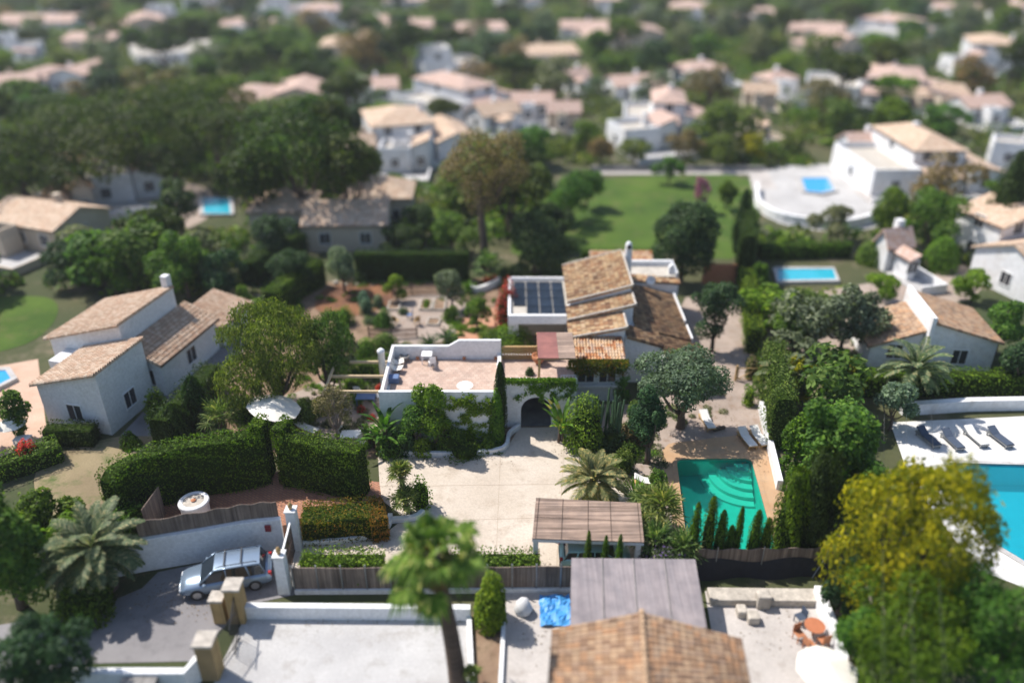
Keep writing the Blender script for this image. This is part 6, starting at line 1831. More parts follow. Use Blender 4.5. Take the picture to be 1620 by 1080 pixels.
# far villas: base point, width seen, rotation, layout
def V(label, px, base, wpx, rz, kind, wall='far_white', roofm='tiles_pink', h=2.8):
    b = P(px, base); w = wpx * (1.35 if base < 200 else 1.12) / ppm(b); d = min(w * .75, 14)
    hw = w / 2; q = random.Random(px * 7 + base); rz = rz + q.uniform(-22, 22)
    if w < 11 and kind in 'acd': kind = q.choice('fgb')
    u = q.uniform(1.9, 2.6)
    if kind == 'a': vols = [(-hw, hw * .2, 0, d, h + u, 'hip', 1.4), (hw * .22, hw, -2.5, d * .8, h, 'gable_y', 1.1), (-hw * .7, hw * .1, -3.5, -.05, h, 'flat', 0)]
    elif kind == 'b': vols = [(-hw, hw, 0, d, h, 'gable_x', 1.3), (-hw * .5, hw * .1, -2.6, -.35, h - .5, 'shed_w' if px % 2 else 'flat', .4 if px % 2 else 0)]
    elif kind == 'c': vols = [(-hw, -hw * .3, -3, d * .8, h, 'flat', 0), (-hw * .28, hw * .5, 0, d, h + u, 'hip', 1.3), (hw * .52, hw, -2, d * .7, h, 'shed_e', 1.0), (-hw * .25, hw * .3, -4, -.35, h, 'gable_x', .7)]
    elif kind == 'd': vols = [(-hw, hw, 0, d, h, 'flat', 0), (-hw * .8, hw * .1, d * .4, d * 1.1, h + u, 'flat', 0), (hw * .2, hw * .9, -3, -.05, h - .3, 'shed_e', .7)]
    elif kind == 'e': vols = [(-hw, 0, 0, d, h, 'hip', 1.3), (.4, hw, 1, d * 1.1, h + .8, 'gable_y', 1.1)]
    elif kind == 'f': vols = [(-hw, hw * .3, 0, d, h, 'flat', 0), (hw * .32, hw, 1, d, h + .7, 'shed_w', .9)]
    else: vols = [(-hw, hw, 0, d, h, 'hip', 1.3), (-hw * .9, -hw * .1, -2.8, -.35, h - .4, 'flat', 0)]
    def ex(t):
        MB().box(-hw * 1.1, hw * 1.05, -5.5, -.4, 0, .16).build('patio', 'pale_concrete' if wpx % 2 else 'white_stone', t)
        MB().box(hw * .1, hw * .1 + .7, d * .6, d * .6 + .7, 0, h + (3.9 if kind in 'ac' else 2.0)).build('chimney', wall, t)
        strip_mb([Vector((-hw * 1.1, -5.6)), Vector((hw * 1.05, -5.6)), Vector((hw * 1.05, -.5))], .25, 0, .9).build('terrace_wall', wall, t)
    return house(label, (b.x, b.y, 0), R(rz), vols, 'villa', 'villas scattered over the wooded slope', wall, roofm, extra=ex)
VILLAS = [
 ('small white house with pink roof wing above the umbrella pines', 75, 150, 92, 5, 'e', 'far_white', 'tiles_pink'),
 ('long low whitish building with flat roof above the pine crowns', 292, 104, 100, 12, 'b', 'far_white', 'stone'),
 ('salmon roofed villa with cream walls between the pine crowns', 432, 186, 112, -6, 'e', 'cream_wall', 'tiles_pink'),
 ('large bright white multi level villa with pink roof patches', 752, 186, 128, 25, 'c', 'far_white', 'tiles_pink'),
 ('white villa with apricot roof and orange wing above the brown tree', 672, 250, 140, 18, 'a', 'far_white', 'tiles_apricot'),
 ('narrow white house beside the big multi level villa', 842, 190, 46, 10, 'd', 'far_white', 'tiles_pink'),
 ('small pink roofed house high above the multi level villa', 755, 66, 70, -5, 'b', 'far_white', 'tiles_pink'),
 ('beige roofed bungalow above the narrow white house', 860, 108, 88, 4, 'b', 'cream_wall', 'tiles_apricot'),
 ('dusty pink roofed villa right of the beige bungalow', 990, 78, 92, -8, 'e', 'cream_wall', 'tiles_pink'),
 ('large white and pink villa with terraces above the back lawn', 1048, 214, 112, 12, 'c', 'far_white', 'tiles_pink'),
 ('white house with grey side beside the white and pink villa', 1118, 135, 62, 15, 'd', 'far_white', 'tiles_pink'),
 ('pale villa at the top edge above the white and pink villa', 1112, 42, 80, 5, 'a', 'far_white', 'tiles_pink'),
 ('cluster like white villa at the top edge on the right', 1440, 66, 120, 20, 'c', 'far_white', 'tiles_pink'),
 ('long white villa with orange end roof above the yellow green trees', 1392, 168, 172, -14, 'c', 'far_white', 'tiles_pink'),
 ('white villa at the picture edge above the grey olive grove', 1592, 112, 84, 0, 'a', 'far_white', 'tiles_apricot'),
 ('big white villa with wide tan roof and white chimney block', 1462, 300, 185, -12, 'c', 'far_white', 'tiles_apricot'),
 ('white house beyond the dark cypress at the picture edge', 1606, 268, 70, -5, 'd', 'far_white', 'tiles_pink'),
 ('small white house left of the long white villa', 1238, 150, 42, 8, 'd', 'far_white', 'tiles_pink'),
 ('low white terrace building with pale awnings left of the teal pool', 196, 322, 110, 14, 'd', 'far_white', 'tiles_pink'),
 ('tan roofed house behind the low white terrace building', 118, 300, 70, 5, 'b', 'cream_wall', 'tiles_apricot'),
 ('tan roofed house at the picture edge below the pines', 40, 395, 130, -8, 'b', 'cream_wall', 'tiles_apricot'),
 ('tan house nearer the bright green bush at the west edge', 120, 352, 60, 20, 'e', 'cream_wall', 'tiles_brown'),
 ('pink orange roofed small house beside the apricot roofed villa', 572, 262, 40, 5, 'b', 'cream_wall', 'tiles_apricot'),
 ('grey pink house high in the top corner', 205, 58, 80, 10, 'e', 'cream_wall', 'tiles_pink'),
 ('pale house in the far top corner', 55, 52, 90, 0, 'b', 'far_white', 'tiles_pink'),
 ('whitish house at the top edge above the long low building', 330, 22, 60, 8, 'a', 'far_white', 'tiles_pink'),
 ('tan house at the top between two dark trees', 560, 92, 76, -6, 'e', 'cream_wall', 'tiles_apricot'),
 ('white house at the top edge above the tan house', 528, 46, 70, 4, 'a', 'far_white', 'tiles_pink'),
 ('brownish roofed house near the top middle', 652, 60, 60, 6, 'b', 'cream_wall', 'tiles_pink'),
 ('white house at the very top middle', 822, 14, 52, 0, 'a', 'far_white', 'tiles_pink'),
 ('pinkish house at the very top beside the white one', 640, 14, 50, 0, 'b', 'far_white', 'tiles_pink'),
 ('faint house in the upper left distance', 140, 84, 60, 4, 'b', 'cream_wall', 'tiles_pink'),
 ('faint white house in the upper left distance', 20, 100, 60, 4, 'd', 'far_white', 'tiles_pink'),
 ('pinkish house at the top left edge beyond the pines', 12, 160, 70, 4, 'b', 'cream_wall', 'tiles_pink'),
 ('low white walled house left of the apricot roofed villa', 590, 165, 60, 12, 'd', 'far_white', 'tiles_pink'),
 ('small whitish shed among olive trees right of the narrow house', 915, 145, 28, 12, 'b', 'far_white', 'tiles_pink'),
 ('brown roofed house between trees above the back lawn', 892, 205, 44, 3, 'b', 'cream_wall', 'tiles_pink'),
 ('tan walled small house among the yellow trees', 1200, 172, 36, 3, 'b', 'cream_wall', 'tiles_apricot'),
 ('small tan house right above the long lane', 1195, 216, 30, 3, 'b', 'cream_wall', 'tiles_apricot'),
 ('white house with pale roof at the right top distance', 1520, 30, 60, 3, 'b', 'far_white', 'tiles_pink'),
 ('pale pink house beyond the white villa cluster', 1330, 92, 70, 3, 'e', 'cream_wall', 'tiles_pink'),
 ('white house past the long villa with orange end', 1530, 120, 40, 3, 'd', 'far_white', 'tiles_pink'),
 ('little white garden house by the clipped green balls', 1415, 428, 36, 3, 'b', 'far_white', 'tiles_pink'),
 ('white villa block stepping up above the multi level villa', 718, 128, 70, 15, 'd', 'far_white', 'tiles_pink'),
 ('bright white annexe in front of the multi level villa', 795, 208, 60, 20, 'b', 'far_white', 'tiles_apricot'),
 ('white block leaning on the white and pink villa', 1012, 160, 60, 8, 'a', 'far_white', 'tiles_pink'),
 ('bright white front wing of the white and pink villa', 1030, 240, 84, 12, 'd', 'far_white', 'tiles_pink'),
 ('white low house in front of the apricot roofed villa', 640, 275, 70, 14, 'd', 'far_white', 'tiles_apricot'),
 ('pale house between the beige bungalow and the dusty pink villa', 925, 62, 56, 4, 'b', 'far_white', 'tiles_pink'),
 ('white house over the dusty pink villa at the top', 985, 26, 60, 4, 'a', 'far_white', 'tiles_pink'),
 ('pinkish low house above the yellow green trees', 1290, 66, 60, 6, 'b', 'cream_wall', 'tiles_pink'),
 ('white block beside the long villa with orange end', 1490, 178, 60, -8, 'b', 'cream_wall', 'tiles_apricot'),
 ('bright white wing on the west side of the wide tan roofed villa', 1375, 262, 60, -12, 'b', 'far_white', 'tiles_pink'),
 ('white house over the cypress beside the olive grove', 1560, 196, 56, 6, 'a', 'far_white', 'tiles_pink'),
 ('white town house in the left distance beyond the grey pink one', 262, 44, 56, 6, 'd', 'far_white', 'tiles_pink'),
 ('white town house in the left distance at the very top', 110, 30, 62, 2, 'a', 'far_white', 'tiles_pink'),
 ('pale house between the long low building and the whitish one', 390, 58, 60, 2, 'b', 'far_white', 'tiles_pink'),
 ('white town house over the tan house at the top', 450, 30, 56, 2, 'd', 'far_white', 'tiles_pink'),
 ('pink roofed house right of the top edge villa', 1200, 40, 62, 2, 'b', 'far_white', 'tiles_pink'),
 ('white hillside house at the top right corner', 1610, 40, 70, 2, 'c', 'far_white', 'tiles_pink'),
 ('small pale house beyond the tan house between dark trees', 600, 52, 46, 2, 'b', 'far_white', 'tiles_pink'),
]
M['stone'] = M['roof_slab']
for v in VILLAS: V(*v)
tag(strip_mb(smooth_path([P(1196, 300), P(1200, 330), P(1240, 352), P(1330, 362), P(1400, 345)]), .5, 0, 1.1).build('terrace_wall', 'far_white'), 'curved white wall around the pale terrace with the bright blue pool', 'wall')
tag(strip_mb([P(1425, 655), P(1530, 648), P(1680, 645)], .5, 0, .9).build('terrace_wall', 'far_white'), 'low white wall between the white patio and the bright hedge', 'wall')
tag(strip_mb([P(935, 270), P(1205, 270)], .4, 0, .6).build('lane_wall', 'stone_grey'), 'long pale wall at the far end of the back lawn', 'wall')
tag(strip_mb([P(1110, 448), P(1165, 448)], .25, 0, 2.0).build('brown_reed_fence', 'terracotta'), 'reddish brown reed fence behind the gravel yard tree', 'wall')  # stands for a brown reed fence, built as a plain terracotta-coloured strip

# ================================================= BIG TREES OF THE NEIGHBOURHOOD
def pine(label, px, base, top, wpx, n=4500, s=None, group='umbrella pines over the western gardens'):
    return tr('pine_tree', label, px, base, top, wpx, 'leaf_pine', n, .42, cat='pine', lobes=26, flat=1, crown_h=None, trunk_r=.35, asp=.6, group=group)
for a in (('umbrella pine at the west picture edge, lowest of the dark mass', 20, 330, 185, 240), ('broad umbrella pine left of the pink roofed small house', 115, 300, 150, 270), ('umbrella pine in the middle of the dark mass above the white terrace building', 210, 285, 120, 260),
          ('umbrella pine with the sunniest crown below the long low building', 295, 262, 108, 240), ('umbrella pine on the east side of the dark mass', 335, 300, 160, 160), ('dark umbrella pine just behind the small teal pool', 262, 310, 215, 120), ('low pine over the tan roofed house at the west edge', 60, 340, 235, 150), ('umbrella pine behind the west end of the dark mass', 70, 235, 140, 170), ('umbrella pine filling the middle of the dark mass', 165, 320, 190, 190)):
    pine(*a)
for a in (('tall dense pine below the salmon roofed villa', 465, 365, 140, 210), ('dense pine shoulder right of the tall one', 545, 372, 190, 140), ('lower dark pine above the cream house, west side', 400, 372, 215, 120), ('pine above the cream house, near the pink wing', 520, 330, 130, 90)):
    pine(*a, group='dense pines above the cream house')
tr('leafy_tree', 'tall brownish bare looking tree leaning over the back lawn', 765, 425, 200, 165, 'leaf_brown', 7500, .3, lobes=20, crown_h=7.0, lean=(-.4, 0), trunk_r=.4, fork_at=.5, asp=.4)
tr('pine_tree', 'small dark flat topped pine at the edge of the back lawn', 800, 372, 276, 75, 'leaf_dark', 1800, .3, cat='pine', lobes=10, flat=1, crown_h=1.6, lean=(.8, 0), fork_at=.7)
tr('leafy_tree', 'round grey green tree between the brownish tree and the back lawn', 902, 352, 268, 80, 'leaf_mid', 4000, .3, lobes=12)
tr('flowering_tree', 'tree with pink blossom at the corner of the back lawn', 1110, 335, 275, 32, 'leaf_pinkish', 900, .3, lobes=8)
tr('leafy_tree', 'yellow green bright bush tree behind the long house chimney', 212, 440, 362, 70, 'leaf_bright', 3500, .28, lobes=10)
tr('leafy_tree', 'broad green tree behind the long house chimney', 285, 470, 362, 110, 'leaf_mid', 5500, .3, lobes=14)
tr('leafy_tree', 'dark tree in the lane behind the long house roof', 340, 470, 395, 95, 'leaf_dark', 4500, .3, lobes=12)
tr('leafy_tree', 'dark bushy tree left of the bright bush tree', 120, 450, 380, 120, 'leaf_dark', 5000, .3, lobes=14)
tr('olive_tree', 'large grey olive tree between the gravel yard and the gabled house', 1342, 560, 452, 125, 'leaf_olive', 7500, .28, lobes=16)
tr('leafy_tree', 'yellow flowering shrub tree beside the boundary screen', 1262, 640, 560, 70, 'leaf_mimosa', 3000, .26, lobes=10)
tr('leafy_tree', 'yellow green shrub tree behind the grey olive', 1345, 640, 560, 60, 'leaf_mimosa', 2500, .26, lobes=10)
tr('olive_tree', 'grey shrub tree before the bright long hedge', 1420, 680, 600, 85, 'leaf_blue', 3500, .24, lobes=10)
cypress('cypress_tree', 'tall dark cypress beyond the wide tan roof', P(1570, 400), hgt(P(1570, 400).y, 240), 2.0, n=2800, leaf=.4, seed=91)
cypress('cypress_tree', 'dark narrow cypress behind the turquoise pool hedge', P(1168, 400), hgt(P(1168, 400).y, 300), 1.1, n=1500, leaf=.3, seed=92)
tr('leafy_tree', 'round green tree below the pale terrace pool', 1412, 392, 288, 90, 'leaf_hedge', 4500, .3, lobes=10)
tr('leafy_tree', 'green tree in front of the wide tan roof', 1480, 400, 292, 100, 'leaf_mid', 4500, .3, lobes=12)
bu('bush', 'big clipped bright green ball beyond the gabled house', 1492, 425, 375, 58, 'leaf_bright', 2500, .2, ball=True)
bu('bush', 'clipped green ball before the low wall behind the turquoise pool', 1382, 415, 380, 50, 'leaf_mid', 2200, .2, ball=True)
bu('bush', 'bright clipped ball nearer the solar panel house', 1440, 420, 392, 45, 'leaf_bright', 1800, .2, ball=True)
tr('leafy_tree', 'dark olive tree beside the solar panel house', 1590, 560, 470, 90, 'leaf_mid', 4500, .26, lobes=12)
tr('olive_tree', 'grey tree below the pale terrace with the bright blue pool', 1320, 385, 318, 70, 'leaf_olive', 3500, .28, lobes=10)
tr('leafy_tree', 'large dark tree at the west edge beside the date palm', -10, 960, 770, 150, 'leaf_mid', 9000, .26, lobes=18, crown_h=6.5)
tr('leafy_tree', 'dark bush like tree in the bottom west corner', 55, 1110, 985, 170, 'leaf_dark', 7000, .2, lobes=14, crown_h=4.0)
tr('leafy_tree', 'green shrub tree just behind the date palm', 105, 905, 812, 80, 'leaf_bright', 3500, .24, lobes=10)
tr('leafy_tree', 'dark shrub tree between the date palm and the dry field', 60, 870, 770, 110, 'leaf_hedge', 5000, .24, lobes=12)
bu('bush', 'dark low bushes at the foot of the date palm', 130, 965, 920, 110, 'leaf_hedge', 2600, .18)
bu('bush', 'yellow green bush against the grey side of the long house', 245, 660, 615, 42, 'leaf_bright', 1600, .16)
bu('bush', 'dark bush beside the lane at the long house corner', 205, 706, 682, 34, 'leaf_hedge', 1000, .16)
bu('bush', 'orange flowering bush at the patio edge of the pink patio', 40, 735, 695, 40, 'leaf_red', 900, .16)

# ================================================= WOODS AND GARDENS ALL AROUND
protos = {}
def proto(kind, leafmat, n, leaf, seed, crown_h, flat=0, lobes=12, droop=0):
    t = tree(kind, 'x', 'tree', (0, 0, 0), 6.0, 3.0, leafmat, n, leaf, lobes=lobes, seed=seed, crown_h=crown_h, flat=flat, trunk_r=.2, droop=droop)
    return t
PK = [('leafy_tree', 'tree', proto('leafy_tree', 'leaf_mid', 1500, .5, 201, 5.2)), ('leafy_tree', 'tree', proto('leafy_tree', 'leaf_hedge', 1500, .5, 202, 5.4)),
      ('leafy_tree', 'tree', proto('leafy_tree', 'leaf_dark', 1500, .5, 203, 5.0)), ('olive_tree', 'olive', proto('olive_tree', 'leaf_olive', 1300, .42, 204, 4.8)),
      ('pine_tree', 'pine', proto('pine_tree', 'leaf_pine', 1600, .5, 205, 3.6, 1)), ('bare_tree', 'tree', proto('bare_tree', 'leaf_brown', 1200, .42, 206, 4.8)),
      ('leafy_tree', 'tree', proto('leafy_tree', 'leaf_bright', 1300, .45, 207, 4.8)), ('leafy_tree', 'tree', proto('leafy_tree', 'leaf_pepper', 1300, .5, 208, 5.2))]
ADJ = ['mid green rounded tree', 'deep green full tree', 'dark bluish green tree', 'grey silvery olive tree', 'flat crowned green pine', 'brownish thin tree', 'bright yellow green tree', 'soft olive green loose tree']
used = [False] * len(PK)
blocked = []                       # (x, y, r) of ground kept free of scattered trees
for o in S.objects:
    if o.parent is None and o.get('category') in ('house', 'swimming pool'):
        blocked.append((o.location.x, o.location.y, 9 if o.get('category') == 'house' else 6))
def in_px(x, y, z=0):
    return to_px((x, y, z))
KEEP = [  # picture areas (at ground level) kept free
 (380, 395, 1215, 1200), (835, 262, 1190, 400), (1180, 262, 1430, 372), (-50, 470, 385, 830), (1400, 640, 1700, 900), (1210, 415, 1330, 455), (180, 690, 1400, 1300),
 (-300, 930, 500, 1300), (90, 290, 380, 345), (1380, 470, 1620, 640), (700, 380, 800, 440)]
gz = random.Random(5)
placed = []
SHORT = ['the pink winged small house', 'the long low flat roofed building', 'the salmon roofed villa', 'the multi level white villa', 'the apricot roofed villa', 'the narrow white house', 'the high pink roofed house',
 'the beige bungalow', 'the dusty pink villa', 'the white and pink villa', 'the white house with grey side', 'the pale top edge villa', 'the cluster like white villa', 'the long white villa', 'the villa above the olive grove',
 'the wide tan roofed villa', 'the white house behind the dark cypress', 'the small white house left of the long villa', 'the low white terrace building', 'the tan house by the terrace building', 'the tan house at the west edge',
 'the tan house by the bright bush', 'the pink orange small house', 'the grey pink corner house', 'the pale far corner house', 'the whitish top edge house', 'the tan house between dark trees', 'the white house above the tan one',
 'the brownish roofed house', 'the very top white house', 'the very top pinkish house', 'the faint far cream house', 'the faint far white house', 'the pinkish house past the pines', 'the low white walled house',
 'the small whitish shed', 'the brown roofed lawn side house', 'the small house among yellow trees', 'the small tan lane side house', 'the pale roofed distant house', 'the pale pink distant house', 'the white house past the orange end', 'the little garden house',
 'the stepping white block', 'the bright white annexe', 'the white block on the pink villa', 'the bright white front wing', 'the white low house', 'the pale house past the bungalow', 'the top white house over the pink villa', 'the pinkish low house', 'the block beside the orange end', 'the west wing of the tan roofed villa',
 'the white house over the cypress', 'the far left town house', 'the very top left town house', 'the pale house past the long building', 'the town house over the tan one', 'the pink roofed top house', 'the top corner hillside house', 'the small pale distant house']
def zone(x, y):
    """words that say beside which house a scattered tree stands"""
    best = min(range(len(VILLAS)), key=lambda i: (x - VP[i].x) ** 2 + (y - VP[i].y) ** 2)
    dx, dy = x - VP[best].x, y - VP[best].y
    rel = ('behind' if dy > 0 else 'in front of') if abs(dy) > abs(dx) else ('east of' if dx > 0 else 'west of')
    return rel + ' ' + SHORT[best]
VP = [P(v[1], v[2]) for v in VILLAS]
made = []
cnt = 0
tries = 0
while cnt < 425 and tries < 30000:
    tries += 1
    d = 52 + (1 - gz.random() ** 0.75) * 330 if gz.random() < .85 else gz.uniform(40, 110)
    half = (d * .95 + 15) * .72
    x = gz.uniform(-half, half); y = d
    px, py = in_px(x, y)
    if px < -90 or px > 1710 or py < -60: continue
    if any(a <= px <= c and b <= py <= e for a, b, c, e in KEEP): continue
    if py > 460 and -60 < px < 1210: continue
    s = gz.uniform(.8, 1.6) * (1.0 if y < 130 else 1.2)
    # keep the fronts of houses visible
    bad = False
    for bx_, by_, r in blocked:
        if abs(x - bx_) < r * .7 + 1.8 * s and -6 - 2.0 * s < y - by_ < r + 2: bad = True; break
    if bad or any((x - a) ** 2 + (y - b) ** 2 < ((s + c) * 1.6) ** 2 for a, b, c in placed): continue
    right = px > 850
    k = gz.choices(range(8), weights=[4, 3, 2, 4 + 3 * right, 5 - 2 * right, 2 + 1.5 * right, 1.2, 3])[0]
    nm, cat, pr_o = PK[k]
    if used[k]: o = copy_tree(pr_o)
    else: o = pr_o; used[k] = True
    sc = (s * gz.uniform(.9, 1.2), s * gz.uniform(.9, 1.2), s * gz.uniform(.75, 1.1) * (1.1 if k == 4 else .9))
    place(o, (x, y, 0), gz.uniform(0, 6.28), sc, ADJ[k] + ' ' + zone(x, y), ADJ[k] + 's ' + zone(x, y))
    made.append(o)
    placed.append((x, y, s)); cnt += 1
print('scattered trees', cnt, tries)
by = {}
for o in made: by.setdefault(o['label'], []).append(o)
for l, os_ in by.items():
    os_.sort(key=lambda o: o.location.y)
    words = {2: ['nearer', 'farther'], 3: ['nearest', 'middle', 'farthest'], 4: ['nearest', 'second nearest', 'second farthest', 'farthest']}.get(len(os_))
    if words:
        for o, w_ in zip(os_, words): o['label'] = w_ + ' ' + l
# low scrub between the far trees, uncountable
g = np.random.default_rng(77)
N = 19000
yy = 50 + (g.random(N) ** .8) * 330; hh_ = (yy * .95 + 15) * .74
xx = g.uniform(-1, 1, N) * hh_
Q = [[], [], []]
for x, y in zip(xx, yy):
    px, py = in_px(x, y)
    if any(a <= px <= c and b <= py <= e for a, b, c, e in KEEP) or (py > 460 and -60 < px < 1210): continue
    if any(abs(x - bx_) < r * .75 and -7 < y - by_ < r for bx_, by_, r in blocked): continue
    n = 26; r = g.uniform(.8, 2.8) * (1.15 if y > 130 else .9)
    d = unit(g.normal(size=(n, 3))); d[:, 2] = np.abs(d[:, 2])
    p = d * np.array([r, r, r * .8]) + np.array([x, y, 0.05])
    k = int((math.sin(x * .07 + 1.3) + math.sin(y * .05 + x * .02) + g.normal() * .8) > .3) + int(g.random() < .3)
    Q[k].append(cards(p, unit(d + g.normal(size=(n, 3)) * .5), .8 * g.uniform(.7, 1.3, n), .5))
for q_, m_, l_ in zip(Q, ('leaf_mid', 'leaf_pepper', 'leaf_olive'), ('low green scrub and garden planting between the far trees', 'yellowish green scrub between the far trees', 'greyish scrub and dry planting between the far trees')):
    tag(link_mesh('undergrowth', mesh_quads('undergrowth', np.concatenate(q_)), m_), l_, 'undergrowth', None, 'stuff')
# planting in the beds of the plot
def ground_cover(name, label, spots, mat, seed, leaf=.14):
    g = np.random.default_rng(seed); Q = []
    for (a, b, wx, wy, cnt_, hmax) in spots:
        for _ in range(cnt_):
            px = a + g.uniform(-wx, wx); py = b + g.uniform(-wy, wy); c = P(px, py)
            r = g.uniform(.18, .5); h = g.uniform(.15, hmax); n = int(50 + 130 * r)
            d = unit(g.normal(size=(n, 3))); d[:, 2] = np.abs(d[:, 2])
            p = d * np.array([r, r, h]) * g.uniform(.6, 1, (n, 1)) + np.array([c.x, c.y, .04])
            Q.append(cards(p, unit(d + g.normal(size=(n, 3)) * .5), leaf * g.uniform(.6, 1.3, n), leaf * .55))
    o = link_mesh(name, mesh_quads(name, np.concatenate(Q)), mat)
    return tag(o, label, 'planting', None, 'stuff')
ground_cover('ground_cover', 'low green planting in the garden beds', [(570, 580, 60, 25, 70, .5), (470, 540, 60, 50, 60, .6), (760, 480, 60, 35, 60, .5), (700, 708, 90, 7, 90, .7), (600, 700, 25, 10, 24, .8), (440, 470, 50, 25, 40, .6),
                              (1010, 700, 25, 30, 40, .4), (960, 720, 45, 20, 36, .4), (300, 690, 50, 20, 30, .5), (640, 450, 90, 4, 24, .5), (1190, 560, 10, 70, 40, .6), (860, 440, 60, 8, 40, .7), (1060, 660, 20, 15, 10, .4)], 'leaf_mid', 5)
ground_cover('ground_cover', 'yellow green low planting and weeds in the garden beds', [(570, 590, 55, 25, 40, .35), (740, 520, 30, 12, 30, .4), (690, 708, 90, 6, 40, .5), (720, 540, 14, 12, 20, .4), (500, 620, 70, 30, 50, .35), (160, 840, 60, 20, 40, .7), (1250, 870, 30, 12, 24, .6), (1340, 960, 20, 40, 50, .7), (540, 470, 40, 10, 10, .3), (1090, 890, 60, 5, 40, .5)], 'leaf_bright', 6)
ground_cover('ground_cover', 'grey and brown dry planting in the garden beds', [(540, 640, 60, 40, 50, .35), (600, 600, 40, 20, 30, .3), (1000, 730, 50, 40, 60, .35), (440, 660, 60, 20, 30, .3), (730, 470, 30, 12, 20, .3), (1110, 640, 40, 30, 12, .15)], 'leaf_olive', 7)
# stones set in the beds
gs_ = random.Random(3)
for k in range(14):
    a, b, w, h = gs_.choice([(575, 590, 60, 25), (1010, 720, 40, 40), (500, 640, 60, 25), (560, 450, 60, 3), (735, 700, 40, 6)])
    p = P(a + gs_.uniform(-w, w), b + gs_.uniform(-h, h)); r = gs_.uniform(.12, .3)
    m = MB().lathe([(r * .8, 0), (r, r * .3), (r * .7, r * .7), (r * .15, r * .85)], n=8)
    m.v = [(x * (1 + .2 * math.sin(i * 2.3)), y * (1 + .2 * math.cos(i * 1.1)), z) for i, (x, y, z) in enumerate(m.v)]
    o = m.build('garden_stone', 'stone_pale', smooth=True); o.location = (p.x, p.y, .03)
    tag(o, 'pale rounded stone lying in a planted bed', 'stone', 'pale stones in the beds')
# trees and shrubs filling the gardens nearest the plot
for a in (('dark green tree between the date palm feather screen and the grey lane', 'leafy_tree', 1240, 560, 490, 70, 'leaf_mid', 3000), ('olive green shrub tree beside the turquoise pool hedge', 'leafy_tree', 1262, 500, 455, 60, 'leaf_olive', 2400),
          ('bright green shrub tree above the gabled house roof', 'leafy_tree', 1400, 480, 430, 70, 'leaf_bright', 2600), ('dark shrub tree between the conifer hedge and the turquoise pool', 'leafy_tree', 1205, 470, 415, 40, 'leaf_hedge', 1800),
          ('mid green tree at the edge of the back lawn beside the leaning brown tree', 'leafy_tree', 715, 400, 330, 70, 'leaf_mid', 3200), ('dark tree behind the long garden hedge', 'leafy_tree', 668, 385, 318, 70, 'leaf_dark', 3000),
          ('yellow green tree at the far corner of the back lawn', 'leafy_tree', 850, 330, 262, 70, 'leaf_pepper', 3000), ('dark tree west of the cream house', 'leafy_tree', 425, 420, 335, 90, 'leaf_dark', 4200),
          ('dark tree directly behind the long house', 'leafy_tree', 175, 470, 400, 80, 'leaf_hedge', 3200), ('mid green tree over the dry field edge', 'leafy_tree', 20, 690, 610, 60, 'leaf_mid', 2400),
          ('green tree south of the solar panel house', 'leafy_tree', 1545, 480, 425, 70, 'leaf_bright', 2600), ('dark tree at the picture edge below the solar panel house', 'leafy_tree', 1625, 620, 530, 90, 'leaf_dark', 3500)):
    tr(a[1], a[0], a[2], a[3], a[4], a[5], a[6], a[7], .26, lobes=12)
hedge('hedge', 'dark green hedge along the far side of the side garden', [P(395, 452), P(440, 418), P(480, 402)], 2.0, 2.6, 'leaf_hedge_dark', .2, 30, 41, fuzz=.2)
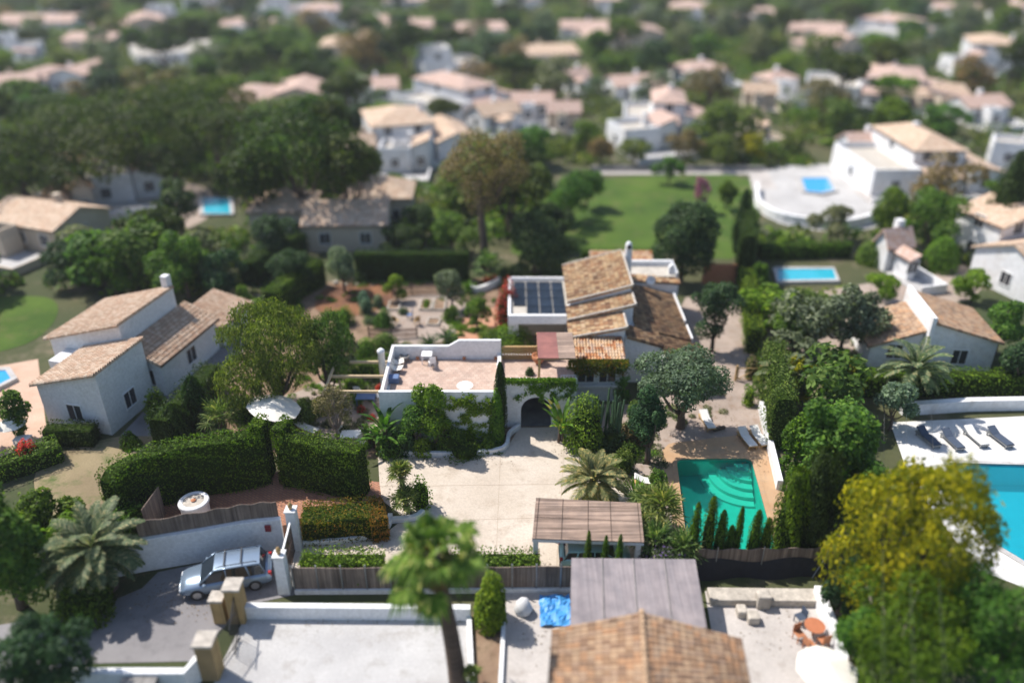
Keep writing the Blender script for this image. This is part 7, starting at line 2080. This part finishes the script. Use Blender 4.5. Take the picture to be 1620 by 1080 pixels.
# ------------------------------------------------ thin air haze over the whole valley
hm = bpy.data.materials.new('haze')
hm.use_nodes = True
hn = hm.node_tree
hn.nodes.remove(hn.nodes['Principled BSDF'])
pv = hn.nodes.new('ShaderNodeVolumePrincipled')
pv.inputs['Density'].default_value = 0.00026
pv.inputs['Color'].default_value = (0.90, 0.93, 1.0, 1)
pv.inputs['Anisotropy'].default_value = 0.2
hn.links.new(pv.outputs[0], hn.nodes['Material Output'].inputs['Volume'])
M['haze'] = hm
hz_ = MB().box(-520, 520, -60, 620, -3, 36).build('haze', 'haze')
tag(hz_, 'thin pale summer haze over the valley', 'haze', None, 'stuff')
hedge('hedge', 'short orange red tipped end of the low clipped hedge at the kerb bend', [P(588, 843), P(612, 838)], 2.0, 1.7, 'leaf_tipped', 0.11, 110, 47)
g = np.random.default_rng(8)
LQ = []
for (a, b, wx, wy, n) in ((700, 728, 100, 8, 260), (620, 790, 25, 30, 160), (540, 868, 60, 6, 160), (760, 880, 90, 12, 240), (900, 700, 30, 20, 160), (960, 800, 40, 15, 160), (560, 985, 170, 6, 60), (1200, 720, 40, 30, 120), (1220, 1000, 70, 50, 50), (260, 950, 90, 30, 200), (840, 1000, 30, 40, 30), (1130, 640, 60, 50, 300)):
    for _ in range(n):
        c = P(a + g.normal() * wx * .6, b + g.normal() * wy * .6)
        p = np.array([[c.x, c.y, .075]])
        LQ.append(cards(p, unit(np.array([[0, 0, 1.0]]) + g.normal(size=(1, 3)) * .3), .09 * g.uniform(.6, 1.5), .05))
tag(link_mesh('leaf_litter', mesh_quads('leaf_litter', np.concatenate(LQ)), 'litter'), 'dry fallen leaves scattered on the paving and gravel', 'leaf litter', None, 'stuff')
for a in (('brownish tree just beyond the west end of the long pale wall', 952, 262, 218, 52, 'leaf_brown', 1800), ('green tree beyond the middle of the long pale wall', 1005, 264, 214, 60, 'leaf_pepper', 1800), ('dark tree before the long pale wall, in the lawn', 1060, 292, 244, 50, 'leaf_mid', 1800),
          ('brown tree beyond the long pale wall near the white front wing', 1085, 264, 208, 62, 'leaf_brown', 1800), ('olive green tree beyond the east end of the long pale wall', 1140, 264, 206, 66, 'leaf_pepper', 1800), ('yellow brown tree above the pale lane by the curved terrace wall', 1190, 258, 204, 56, 'leaf_mimosa', 1600),
          ('dark green tree on the lawn edge beside the round grey green one', 868, 392, 312, 80, 'leaf_dark', 3200), ('green tree at the west lawn edge below the brown tree', 930, 330, 262, 60, 'leaf_mid', 2200), ('small tree by the conifer at the east lawn edge', 1150, 330, 284, 40, 'leaf_hedge', 1500)):
    tr('leafy_tree', a[0], a[1], a[2], a[3], a[4], a[5], a[6], .34, lobes=12)
